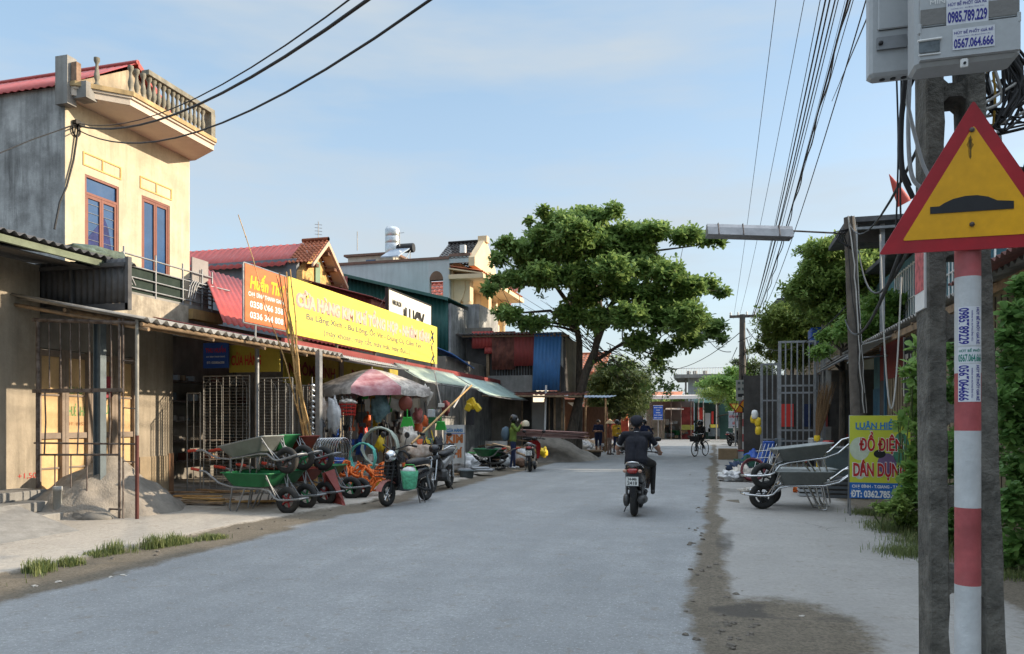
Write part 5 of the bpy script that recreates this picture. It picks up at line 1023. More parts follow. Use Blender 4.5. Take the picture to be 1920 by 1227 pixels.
m = MB(); m.slab([(fx(1222), Yf - 2.5, fz(748)), (fx(1318), Yf - 2.5, fz(749)), (fx(1318), Yf - .2, fz(742)), (fx(1222), Yf - .2, fz(742))], (0, 0, .05)); m.bb((fx(1222), Yf - 2.55, fz(750)), (fx(1318), Yf - 2.5, fz(744)), 1); m.slab([(fx(1222), Yf - .2, fz(742)), (fx(1278), Yf - .2, fz(742)), (fx(1278), Yf + 3, fz(733)), (fx(1222), Yf + 3, fz(733))], (0, 0, .05), 2)
m.build('striped_awning', [mat('awning_white', (.7, .62, .55), .7, var=.1), M_white, mat('awning_orange', (.55, .2, .1), .8)], fs_)
m = MB(); m.bb((fx(1278), Yf, 0), (fx(1300), Yf + .3, fz(764))); m.build('red_brick_front', mat('brick_red_far', (.24, .05, .05), .9, var=.3, scale=2), fs_)
m = MB(); m.slab([(fx(1248), Yf - .6, fz(769)), (fx(1282), Yf - .6, fz(769)), (fx(1282), Yf + .6, fz(766)), (fx(1248), Yf + .6, fz(766))], (0, 0, .04)); m.build('white_shelf_roof', M_white, fs_)
m = MB(); m.bb((fx(1277), Yf - .5, fz(806)), (fx(1302), Yf - .3, fz(797))); m.build('yellow_cloth', mat('cloth_yellow_green', (.35, .36, .08), .8), fs_)
m = MB(); rr = random.Random(9)
for k in range(60): 
 px = rr.uniform(1222, 1300); s = rr.uniform(.15, .5); m.box((fx(px), Yf + rr.uniform(-.3, 1.2), rr.uniform(.1, 1.6)), (s, s, s * rr.uniform(.5, 1.6)), rr.uniform(0, 1), rr.randrange(6))
m.build('stacked_wares', [M_dark, M_darksheet, M_green, M_shopdark, M_graypl, M_wood], fs_)
for k in range(5): m = MB(); x = fx(1225 + 18 * k); m.tube([(x, Yf - 2.3, 0), (x, Yf - 2.3, fz(750))], .04, 6); m.build('post', M_steel_rust, fs_)
f2 = thing('green_shop', 'dark green fronted shop with red goods right of the far market', 'shop', (2, Yf, 0))
m = MB(); m.bb((fx(1302), Yf + .8, 0), (fx(1420), Yf + 1.2, fz(752))); m.build('wall', mat('wall_dark_green', (.04, .09, .075), .9, var=.4, scale=.6), f2)
m = MB(); m.slab([(fx(1302), Yf - 1, fz(757)), (fx(1345), Yf - 1, fz(757)), (fx(1345), Yf + .8, fz(745)), (fx(1302), Yf + .8, fz(745))], (0, 0, .05)); m.build('awning', M_greensheet, f2)
for px0, px1, py0, py1, mt, nm in ((1308, 1318, 765, 787, M_redpl, 'red_goods'), (1334, 1338, 772, 795, M_redpl, 'red_banner'), (1322, 1332, 775, 810, M_graypl, 'gray_cabinet'), (1330, 1346, 796, 802, M_signyellow, 'yellow_board'), (1328, 1350, 803, 818, M_bluesteel, 'counter')):
 m = MB(); m.bb((fx(px0), Yf - .3, max(0, fz(py1))), (fx(px1), Yf - .1, fz(py0))); m.build(nm, mt, f2)
for px in (1310, 1319, 1343): m = MB(); m.tube([(fx(px), Yf - 1, 0), (fx(px), Yf - 1, fz(748))], .06, 6); m.build('post', M_steel, f2)
def board(px0, px1, py0, py1, d, mt, label, lines, pole=True, nm='street_sign', ink=None):
 a, b = at(px0, py0, d), at(px1, py1, d); cx = (a.x + b.x) / 2; t = thing(nm, label, 'sign', (cx, a.y, 0)); m = MB(); m.bb((a.x, a.y, b.z), (b.x, a.y + .05, a.z)); m.build('panel', mt, t)
 m = MB(); m.bb((a.x - .03, a.y + .01, b.z - .03), (b.x + .03, a.y + .04, b.z)); m.bb((a.x - .03, a.y + .01, a.z), (b.x + .03, a.y + .04, a.z + .03)); m.build('frame', M_white, t)
 if pole: m = MB(); m.tube([(cx, a.y + .08, 0), (cx, a.y + .08, a.z)], .04, 8); m.build('post', M_steel, t)
 for k, body in enumerate(lines): text(body, ink or M_white, t, (cx, a.y - .005, a.z - (a.z - b.z) * (k + .7) / (len(lines) + .4)), X1, Z1, (b.x - a.x) * min(.85, .12 * len(body)), (a.z - b.z) * .45 / len(lines), bold=.03)
 return t
board(1225, 1243, 761, 787, 60, mat('sign_blue', (.02, .09, .42), .5, var=.05), 'blue street sign with five short white lines at the junction', ['KHU VĂN', 'HOÁ', 'THÔN', 'CHỢ ĐÌNH', 'KÍNH CHÀO'])
board(1366, 1385, 772, 802, 52, mat('poster_gray', (.3, .33, .38), .7), 'gray and red poster board at the far right corner of the junction', ['NƯỚC GIẢI KHÁT', 'ĐÁ'], ink=M_red)
board(1203, 1212, 772, 788, 62, mat('sign_gray_small', (.35, .36, .33), .7), 'tiny gray plate beside the blue street sign', [])
jn = thing('junction_sign', 'small orange triangle with a branching arrow on a red and white post', 'road sign', gnd(1395, 857))
JD = 2100 / (857 - 792); m = MB(); q = at(1393, 765, JD)
for k in range(8): m.lathe([(.07, k * .33), (.07, k * .33 + .33)], (jn.location.x, jn.location.y, 0), 10, None, k % 2, cap=False)
m.build('post', [M_postred, M_postwhite], jn)
def trip(px0, px1, py0, py1, inv=False, y=None): 
 a, b = at(px0, py1, JD), at(px1, py0, JD); c = (a.x + b.x) / 2; y = jn.location.y - .09
 return [(a.x, y, a.z), (b.x, y, a.z), (c, y, b.z)] if not inv else [(c, y, a.z), (b.x, y, b.z), (a.x, y, b.z)]
m = MB(); m.slab(trip(1376, 1411, 749, 774), (0, .03, 0)); m.slab([(x, y - .004, z * .8 + .2 * (q.z - .05)) if False else (q.x + (x - q.x) * .8, y - .004, q.z + (z - q.z) * .8) for x, y, z in trip(1376, 1411, 749, 774)], (0, .003, 0), 1)
m.build('warning_plate', [M_red, mat('sign_orange_far', (.75, .3, .01), .5)], jn)
m = MB(); y = jn.location.y - .1; m.tube([(q.x, y, q.z - .2), (q.x, y, q.z), (q.x - .12, y, q.z + .1)], .03, 5, flat=.3); m.tube([(q.x, y, q.z - .04), (q.x + .12, y, q.z - .02)], .025, 5); m.build('arrow_symbol', M_black, jn)
gw = thing('give_way_sign', 'yellow give way triangle pointing down left of the junction sign', 'road sign', (at(1379, 790, 46).x, 46, 0))
a, b, c = at(1367, 757, 46), at(1392, 757, 46), at(1379, 773, 46); m = MB(); m.slab([a, c, b], (0, .04, 0)); m.build('plate_border', M_red, gw); g = (a + b + c) / 3; m = MB(); m.slab([g + (p - g) * .68 + V((0, -.01, 0)) for p in (a, c, b)], (0, .008, 0)); m.build('yellow_face', M_signyellow, gw)
m = MB(); m.tube([(c.x, c.y + .06, 0), (c.x, c.y + .06, a.z)], .05); m.build('post', M_steel, gw)
m = MB(); q = at(1160, 800, 47); m.bb((q.x - .95, q.y, .5), (q.x + .6, q.y + .1, 1.75)); m.build('red_hoarding', mat('hoarding_red', (.55, .09, .05), .7, var=.3, scale=2), None, label='orange red hoarding behind the conical hat', cat='board')
m = MB(); q = at(1210, 782, 62); m.bb((-9, 66, 0), (-4.2, 66.3, 2.6)); m.build('far_wall', mat('wall_far_buff', (.13, .12, .09), .9, var=.5, scale=.8, bump=.1), None, label='low buff wall behind the mango tree at the junction', cat='wall')
# ================================================================ TREES
LM_al = leafmat('leaf_almond', (.05, .115, .025), (.25, .37, .09), .42)
LM_mango = leafmat('leaf_mango', (.04, .075, .02), (.12, .15, .04), .25)
LM_light = leafmat('leaf_light', (.10, .17, .03), (.28, .34, .08), .42)
LM_mid = leafmat('leaf_mid', (.09, .17, .035), (.28, .38, .09), .42)
LM_vine = leafmat('leaf_vine', (.06, .15, .035), (.18, .33, .08), .38)
LM_bright = leafmat('leaf_bright', (.10, .22, .04), (.27, .42, .10), .42)
def limbs(m, base, pads, rt, r0=.045, jit=.5, seed=1):
 """side branches from the nearest point of a main limb to every clump"""
 r_ = random.Random(seed)
 for p in pads:
  c = V(p[:3]); best = min(base, key=lambda q: (V(q[0]) - c).length + (max(0, V(q[0]).z - c.z) * 1.5)); a = V(best[0]); mid = a.lerp(c, .5) + V((r_.uniform(-jit, jit), r_.uniform(-jit, jit), r_.uniform(-.1, .5) * jit))
  pts = [a.lerp(mid, t / 4).lerp(mid.lerp(c, t / 4), t / 4) for t in range(5)]; q = min(best[1] * .6, r0 + .02); m.tube(pts, [q, q * .8, q * .6, q * .42, q * .2], 6)
  for k in range(3):
   e = c + V((r_.uniform(-1, 1) * p[3], r_.uniform(-1, 1) * p[4], r_.uniform(-.6, .8) * p[5])) * .8; m.tube([pts[3], pts[3].lerp(e, .5) + V((0, 0, .06)), e], [q * .35, q * .22, .006], 5)
def dens(pts, n=6):
 out = []
 for i in range(len(pts) - 1):
  for k in range(n): t = k / n; out.append((V(pts[i][0]).lerp(V(pts[i + 1][0]), t), pts[i][1] + (pts[i + 1][1] - pts[i][1]) * t))
 return out + [(V(pts[-1][0]), pts[-1][1])]
TD = 30.5
tb = at(1068, 800, TD); tb.z = 0
al = thing('almond_tree', 'big tropical almond tree with tiered crown leaning over the road', 'tree', tb)
S = TD / 1400.0
def tp(px, py, dy=0): p = at(px, py, TD); return V((p.x, p.y + dy, p.z))
main = dens([(V((tb.x - .1, tb.y, -.1)), .3), (tp(1072, 812), .23), (tp(1083, 760), .18), (tp(1098, 700), .17), (tp(1115, 660), .15), (tp(1128, 600), .13), (tp(1120, 540), .1), (tp(1100, 470), .07), (tp(1085, 410), .03)])
br1 = dens([(tp(1118, 650), .11), (tp(1150, 575, -.6), .09), (tp(1210, 540, -1), .06), (tp(1290, 545, -1), .03)]); br2 = dens([(tp(1128, 600), .1), (tp(1170, 520, .8), .08), (tp(1220, 460, 1.1), .05), (tp(1310, 450, 1), .02)])
br3 = dens([(tp(1105, 685), .09), (tp(1165, 640, .6), .06), (tp(1215, 660, .9), .035)])
tr2 = dens([(V((tb.x + .2, tb.y + .7, -.1)), .2), (tp(1080, 740, .7), .15), (tp(1081, 640, .7), .13), (tp(1072, 580, .4), .1), (tp(1030, 520, 0), .07), (tp(960, 500, -.4), .03)])
tr3 = dens([(tp(1080, 620, .7), .1), (tp(1020, 575, 1.2), .06), (tp(950, 580, 1.2), .03)])
tr4 = dens([(tp(1075, 590, .5), .09), (tp(1060, 500, .6), .06), (tp(1020, 430, .6), .03)])
m = MB()
for pl_ in (main, br1, br2, br3, tr2, tr3, tr4): m.tube([p for p, r_ in pl_], [r_ for p, r_ in pl_], 10)
tk = m.build('trunk', M_bark, al)
PX = [(1085, 402, 20, 11), (1022, 398, 12, 8), (1060, 418, 42, 14), (1150, 399, 16, 11), (998, 412, 9, 6), (1115, 412, 26, 13), (948, 462, 22, 14), (985, 470, 30, 13), (1020, 446, 28, 15), (1080, 442, 42, 20), (1170, 440, 40, 15), (1225, 436, 32, 11), (1285, 444, 28, 11), (1325, 450, 22, 8), (1346, 457, 11, 6), (938, 486, 18, 10), (1000, 488, 34, 12), (1060, 475, 38, 15), (1130, 470, 38, 17), (1195, 470, 34, 13), (916, 543, 14, 9), (935, 530, 22, 11), (970, 522, 30, 12), (1020, 520, 38, 18), (1085, 520, 38, 20), (1150, 508, 38, 17), (1205, 498, 36, 16), (1250, 515, 34, 18), (1290, 538, 28, 15), (1330, 540, 22, 11), (1352, 548, 13, 7), (950, 590, 24, 10), (1000, 606, 30, 9), (1070, 590, 30, 14), (1120, 600, 26, 16), (1180, 590, 34, 18), (1240, 590, 36, 22), (1290, 600, 36, 22), (1335, 618, 24, 14), (1352, 640, 9, 8), (1200, 640, 28, 12), (1245, 655, 20, 10), (1232, 676, 16, 11), (1160, 545, 34, 16), (1100, 560, 30, 11), (1215, 555, 38, 16), (1270, 570, 34, 16), (1290, 640, 26, 11)]
rr = random.Random(12); pads = []
for px, py, rx, rz in PX:
 off = abs(px - 1135) / 230; dep = 3.6 * sqrt(max(.05, 1 - min(1, off) ** 2)) * min(1, .35 + (py - 380) / 180)
 ns = 1 if rx < 24 else 2
 for k in range(ns):
  dy = rr.uniform(-dep, dep) if ns == 1 else (rr.uniform(.15, 1) * dep * (1 if k else -1))
  sc = (TD + dy) / TD; p = at(px + rr.uniform(-4, 4), py + rr.uniform(-3, 3), TD + dy * .97); pads.append((p.x, p.y, p.z, rx * S * 1.0, rx * S * .95, rz * S * 1.15))
m = MB(); limbs(m, main + br1 + br2 + br3 + tr2 + tr3 + tr4, pads, .05, .05, .35, 3); m.build('branches', M_bark, al)
leaves('crown', pads, 84000, .25, LM_al, al, per=7, aspect=.54, seed=5, shell=.5)
leaves('outer_sprays', [(*q[:3], q[3] * 1.3, q[4] * 1.3, q[5] * 1.6) for q in pads], 15000, .21, LM_al, al, per=6, aspect=.54, seed=6, shell=.33)
m = MB(); rr = random.Random(7)
for k in range(26):
 a = tp(rr.uniform(1110, 1150), rr.uniform(640, 690)); e = tp(rr.uniform(1160, 1260), rr.uniform(690, 735), rr.uniform(-1, 1)) if k % 3 else tp(rr.uniform(960, 1040), rr.uniform(560, 590), rr.uniform(-1, 1)); m.tube([a, a.lerp(e, .5) + V((0, 0, rr.uniform(0, .4))), e], [.02, .014, .005], 4)
m.build('bare_twigs', M_bark, al)
leaves('low_leaves', [(*tp(rr.uniform(1130, 1262), rr.uniform(668, 738), rr.uniform(-1, 1)), .38, .38, .15) for k in range(22)], 900, .2, LM_al, al, per=6, seed=9)
def tree(name, label, base, trunk, PXs, D_, size, n, lm, per=1, seed=0, rz_=1, depth=1.0, group=None, aspect=.35, twigs=True):
 t = thing(name, label, 'tree', base, group=group); pts = dens(trunk); m = MB(); m.tube([p for p, r_ in pts], [r_ for p, r_ in pts], 9); m.build('trunk', M_bark, t)
 rr = random.Random(seed); pads = []
 for px, py, rx, rz in PXs:
  for k in range(2 if rx > 20 else 1):
   dy = rr.uniform(-1, 1) * depth; p = at(px, py, D_ + dy); pads.append((p.x, p.y, p.z, rx * D_ / 1400, rx * D_ / 1400, rz * D_ / 1400))
 m = MB(); limbs(m, pts, pads, .03, .03, .3, seed); m.build('branches', M_bark, t)
 leaves('crown', pads, n, size, lm, t, per=per, aspect=aspect, seed=seed, shell=.4); leaves('outer_sprays', [(*q[:3], q[3] * 1.4, q[4] * 1.4, q[5] * 1.5) for q in pads], n // 7, size, lm, t, per=per, aspect=aspect, seed=seed + 1, shell=.33); return t
b0 = at(1160, 800, 44); b0.z = 0
tree('mango_tree', 'round dense mango tree behind the almond trunk', b0, [(b0, .18), (b0 + V((0, 0, 1.5)), .14), (b0 + V((.2, 0, 3)), .08)], [(1150, 705, 34, 20), (1120, 725, 26, 24), (1165, 740, 40, 28), (1195, 720, 26, 24), (1135, 755, 32, 22), (1185, 765, 28, 18), (1205, 745, 18, 16), (1160, 700, 30, 14), (1110, 750, 14, 16), (1150, 775, 25, 12)], 44, .24, 30000, LM_mango, 5, 3, depth=1.6, aspect=.28)
b0 = at(1190, 800, 75); b0.z = 0
tree('feathery_tree', 'pale feathery tree at the junction left of the blue sign', b0, [(b0, .2), (b0 + V((0, 0, 3)), .1)], [(1180, 760, 30, 22), (1205, 770, 30, 20), (1230, 765, 24, 14), (1255, 768, 24, 10), (1150, 770, 30, 20), (1272, 772, 20, 10)], 75, .35, 6000, LM_light, 3, 4, depth=2)
b0 = at(1205, 800, 50); b0.z = 0
tree('airy_tree', 'loose airy sapling spreading pale leaves above the mango tree', b0, [(b0, .08), (b0 + V((0, 0, 3)), .05)], [(1175, 685, 22, 8), (1200, 700, 20, 10), (1225, 690, 14, 8), (1212, 722, 16, 8), (1160, 672, 16, 7), (1235, 712, 10, 6)], 50, .17, 2600, LM_light, 5, 14, depth=1.2)
def base_(px, d): q = at(px, 800, d); q.z = 0; return q
b0 = base_(1600, 26)
tree('leafy_tree', 'tall bright green tree behind the cable wrapped pole', b0, [(b0, .16), (b0 + V((-.2, 0, 3)), .12), (b0 + V((.1, 0, 6)), .06)], [(1530, 525, 40, 26), (1555, 500, 44, 26), (1500, 545, 30, 22), (1580, 560, 50, 34), (1620, 540, 50, 30), (1540, 470, 30, 18), (1580, 462, 34, 16), (1640, 480, 34, 26), (1600, 510, 44, 26), (1560, 540, 44, 24), (1650, 540, 44, 28), (1520, 500, 16, 10), (1700, 500, 34, 24), (1610, 570, 44, 24), (1680, 580, 40, 24), (1560, 590, 40, 22), (1520, 570, 28, 18), (1740, 540, 30, 20), (1510, 468, 14, 8)], 25, .18, 60000, LM_mid, 6, 21, depth=1.4, aspect=.42)
b0 = base_(1480, 31)
tree('leafy_tree', 'yellow tinged tree rising behind the steel gates', b0, [(b0, .14), (b0 + V((0, 0, 2.5)), .1), (b0 + V((.2, 0, 4.5)), .06)], [(1500, 640, 50, 34), (1530, 600, 50, 30), (1470, 600, 40, 26), (1450, 610, 28, 16), (1480, 590, 34, 20), (1520, 610, 40, 24), (1440, 635, 20, 14), (1470, 640, 34, 20), (1500, 560, 24, 16), (1550, 640, 40, 22), (1420, 655, 14, 9), (1490, 670, 34, 22), (1445, 665, 18, 12), (1540, 590, 30, 20)], 31, .19, 42000, LM_light, 6, 22, depth=1.5, aspect=.42)
b0 = base_(1580, 21)
tree('leafy_tree', 'mid green tree overhanging the ragged stall roof', b0, [(b0, .12), (b0 + V((0, 0, 3.5)), .07)], [(1560, 630, 24, 12), (1640, 610, 34, 16), (1690, 600, 34, 18), (1600, 620, 34, 16), (1660, 570, 34, 18), (1540, 660, 20, 10), (1725, 570, 20, 22), (1730, 610, 18, 14)], 20.5, .16, 18000, LM_bright, 6, 23, depth=.9, aspect=.42)
b0 = base_(1390, 58)
tree('leafy_tree', 'far leafy tree hanging over the junction behind the white meter cabinet', b0, [(b0, .2), (b0 + V((0, 0, 4)), .1)], [(1375, 700, 18, 14), (1345, 715, 24, 10), (1320, 722, 16, 6), (1365, 725, 22, 14), (1380, 745, 14, 14), (1372, 760, 10, 14), (1400, 700, 20, 20), (1390, 725, 20, 20)], 56, .26, 9000, LM_bright, 5, 24, depth=1.5, aspect=.42)
b0 = base_(1420, 40)
tree('leafy_tree', 'dark bushy tree beside the distant crossarm pole', b0, [(b0, .14), (b0 + V((0, 0, 3)), .08)], [(1415, 690, 18, 16), (1440, 700, 20, 18), (1430, 730, 24, 20), (1385, 680, 16, 8), (1400, 660, 10, 5), (1450, 740, 20, 20), (1415, 760, 14, 24), (1440, 790, 20, 20)], 39, .17, 8000, LM_mango, 5, 25, depth=.8)
def bush(name, label, PXs, D_, size, n, lm, per, seed, depth=.5, stems=True, aspect=.7, cat='shrub'):
 q = at(PXs[0][0], 800, D_); q.z = 0; t = thing(name, label, cat, q); rr = random.Random(seed); pads = []
 for px, py, rx, rz in PXs: p = at(px, py, D_ + rr.uniform(-depth, depth)); pads.append((p.x, p.y, max(.05, p.z), rx * D_ / 1400, rx * D_ / 1400, rz * D_ / 1400))
 m = MB()
 for p in pads:
  g = V((p[0] + rr.uniform(-.2, .2), p[1] + rr.uniform(-.1, .3), 0)); c = V(p[:3]); m.tube([g, g.lerp(c, .5) + V((rr.uniform(-.1, .1), rr.uniform(-.1, .1), .05)), c], [.014, .01, .005], 5)
  for k in range(5): e = c + V((rr.uniform(-1, 1) * p[3], rr.uniform(-1, 1) * p[4], rr.uniform(-1, 1) * p[5])); m.tube([g.lerp(c, .7), e], [.006, .003], 4)
 if stems: m.build('stems', mat('stem_green', (.09, .12, .04), .8), t)
 leaves('foliage', pads, n, size, lm, t, per=per, aspect=aspect, seed=seed, shell=.5); return t
bush('broadleaf_shrub', 'bright broad leaved shrub covering the right end of the yellow and blue banner', [(1715, 700, 20, 20), (1716, 800, 16, 12), (1714, 850, 16, 18), (1720, 780, 16, 30), (1712, 900, 20, 24), (1704, 915, 16, 14), (1725, 840, 14, 30), (1690, 790, 12, 7), (1720, 940, 14, 20), (1684, 948, 12, 9), (1718, 650, 8, 14), (1712, 880, 16, 22), (1722, 740, 18, 22), (1690, 940, 20, 16)], 10.4, .15, 900, LM_bright, 3, 31, .25)
bush('trailing_vine', 'dense dark vine curtain right of the concrete pole', [(1895, 640, 26, 40), (1910, 720, 32, 44), (1895, 800, 30, 44), (1915, 880, 32, 44), (1895, 950, 28, 40), (1910, 1030, 30, 36), (1900, 590, 26, 20), (1935, 800, 34, 90), (1940, 950, 34, 90), (1900, 680, 24, 30), (1885, 1055, 14, 16), (1915, 540, 22, 24), (1940, 640, 30, 60), (1880, 750, 20, 24)], 7.3, .1, 5200, LM_vine, 4, 32, .3, stems=False, cat='vine')
bush('trailing_vine', 'vine patch seen through the openings of the concrete pole', [(1790, 660, 26, 24), (1800, 700, 24, 24), (1775, 740, 26, 24), (1810, 840, 40, 34), (1775, 880, 24, 30), (1850, 850, 30, 34), (1790, 1000, 34, 30), (1850, 960, 30, 34), (1750, 990, 18, 24), (1850, 760, 24, 24), (1740, 930, 20, 30), (1800, 940, 34, 30)], 8.8, .11, 2600, LM_vine, 4, 33, .35, stems=False, cat='vine')
bush('roadside_weeds', 'low weedy growth at the foot of the banner beside the pavement', [(1690, 950, 20, 14), (1660, 955, 14, 8), (1710, 975, 16, 16), (1730, 1000, 12, 20), (1690, 975, 16, 10), (1735, 1030, 8, 12), (1640, 950, 8, 5)], 10, .075, 1500, LM_mid, 5, 34, .3, cat='weeds')
def grass(name, pts, n, h, lm, label, seed, spread=.12, **kw):
 rg = np.random.default_rng(seed); P = np.array(pts); pw = rg.uniform(.02, 1, len(P)) ** 2; pw /= pw.sum(); idx = rg.choice(len(P), n, p=pw); hv = rg.uniform(.5, 1.3, len(P))[idx]; c = P[idx] + np.c_[rg.normal(0, spread, (n, 2)), np.zeros(n)]
 az = rg.uniform(0, 6.28, n); ln = h * hv * rg.uniform(.35, 1.15, n); bend = rg.uniform(.15, .8, n); d = np.c_[np.cos(az), np.sin(az), np.zeros(n)]; s = np.c_[-np.sin(az), np.cos(az), np.zeros(n)] * .0022 * (1 + h * 6)
 up = np.array([0, 0, 1.])
 mid = c + up * (ln * .6)[:, None] + d * (ln * bend * .25)[:, None]; tip = c + up * (ln * (1 - bend * .35))[:, None] + d * (ln * bend * .8)[:, None]
 vs = np.stack([c - s, c + s, mid + s * .7, mid - s * .7, tip], 1).reshape(-1, 3); b = np.arange(n) * 5; me = bpy.data.meshes.new(name)
 fs = [];
 for i in b: fs += [(i, i + 1, i + 2, i + 3), (i + 3, i + 2, i + 4)]
 me.from_pydata(vs.tolist(), [], fs); me.materials.append(lm); a = me.attributes.new('leaf', 'FLOAT', 'POINT'); a.data.foreach_set('value', np.repeat(rg.uniform(0, 1, n), 5).astype(np.float32)); o = bpy.data.objects.new(name, me); COL.objects.link(o); WM[o.name] = Matrix(); tag(o, label, kw.get('cat'), None, kw.get('kind')); return o
LM_grass = leafmat('leaf_grass', (.06, .10, .03), (.22, .25, .09), .3)
ge = []
for px, py in ((5, 1098), (60, 1080), (75, 1072), (130, 1060), (150, 1052), (175, 1045), (200, 1040), (215, 1038), (250, 1035), (265, 1030), (285, 1028), (300, 1025), (315, 1025), (330, 1022), (345, 1018), (365, 1015), (385, 1012), (400, 1010), (340, 1020), (320, 1024), (135, 1060), (180, 1044)):
 g = gnd(px, py); ge.append((g.x, g.y, 0.0))
ge = [(g[0] + nz2(g[1], 0, 2) * .12, g[1], 0) for k, g in enumerate(ge) if k not in (4, 9, 14)]
grass('grass', ge, 3600, .15, LM_grass, 'ragged grass growing along the broken left kerb', 3, .06, cat='grass', kind='stuff')
gr = [tuple(gnd(px, py)) for px, py in ((1640, 965), (1660, 985), (1680, 995), (1700, 1005), (1720, 1020), (1735, 1040), (1700, 975), (1725, 985), (1740, 1010), (1890, 1065), (1905, 1080), (1760, 1030), (1800, 1040), (1740, 975), (1715, 1040))]
grass('grass', gr, 9000, .13, LM_grass, 'grass verge spilling onto the right pavement', 4, .17, cat='grass', kind='stuff')
grass('grass', [tuple(gnd(205, 955)), tuple(gnd(222, 968)), tuple(gnd(215, 962))], 60, .35, LM_mid, 'tuft sprouting from the sand heap beside the steel column', 5, .05, cat='grass', kind='stuff')
b0 = base_(1200, 95)
tree('far_grove_tree', 'hazy dark green tree mass rising behind the junction stalls', b0, [(b0, .3), (b0 + V((0, 0, 4)), .2)], [(1130, 760, 40, 20), (1180, 756, 44, 22), (1230, 752, 40, 16), (1270, 756, 36, 14), (1300, 752, 30, 16), (1150, 780, 60, 16), (1240, 775, 60, 18)], 92, .5, 9000, LM_mid, 3, 41, depth=3)
b0 = base_(1345, 66)
tree('leafy_tree', 'low dark tree leaning over the dark green shopfront', b0, [(b0, .2), (b0 + V((0, 0, 3)), .1)], [(1330, 738, 24, 10), (1355, 735, 26, 14), (1375, 745, 20, 20), (1390, 770, 12, 24), (1345, 750, 18, 8)], 60, .24, 5000, LM_mid, 5, 42, depth=1)
# ================================================================ WHEELBARROWS
M_tyre = mat('tyre', (.022, .022, .021), .8, var=.3, scale=10, bump=.2, dirt=.5, scol=(.12, .10, .08))
M_traygray = mat('tray_zinc', (.27, .29, .28), .5, .5, var=.2, scale=3, bump=.05, dirt=.4, scol=(.15, .14, .12))
M_rimred = mat('rim_red', (.25, .02, .02), .5, var=.2, dirt=.4); M_rimgreen = mat('rim_green', (.03, .2, .08), .5, var=.2, dirt=.4)
M_grip = mat('grip_red', (.45, .05, .03), .6)
def wheel(par, c, r, mt_rim, axis='Y', tr=None, spokes=5, name='wheel', w_=.04):
 M = RX90 if axis == 'Y' else RY90; tr = tr or r * .24
 h = MB(); h.lathe([(.02, -w_ * 1.1), (.035, -w_), (.035, w_), (.02, w_ * 1.1)], c, 10, M)
 T = Matrix.Translation(c)
 for k in range(spokes):
  a = 2 * pi * k / spokes; d = V((cos(a), 0, sin(a))); h.tube([V(c) + d * .03, V(c) + d * (r - tr * 1.1)], [.014, .02], 5)
 wh = h.build(name, mt_rim, par)
 t = MB(); t.torus(c, r - tr, tr, M, 30, 9); t.build('tyre', M_tyre, wh)
 q = MB(); q.lathe([(r - tr * 1.35, -w_ * .8), (r - tr * 1.0, -w_ * .95), (r - tr * 1.15, 0), (r - tr * 1.0, w_ * .95), (r - tr * 1.35, w_ * .8)], c, 26, M, cap=False); q.build('rim', mt_rim, wh); return wh
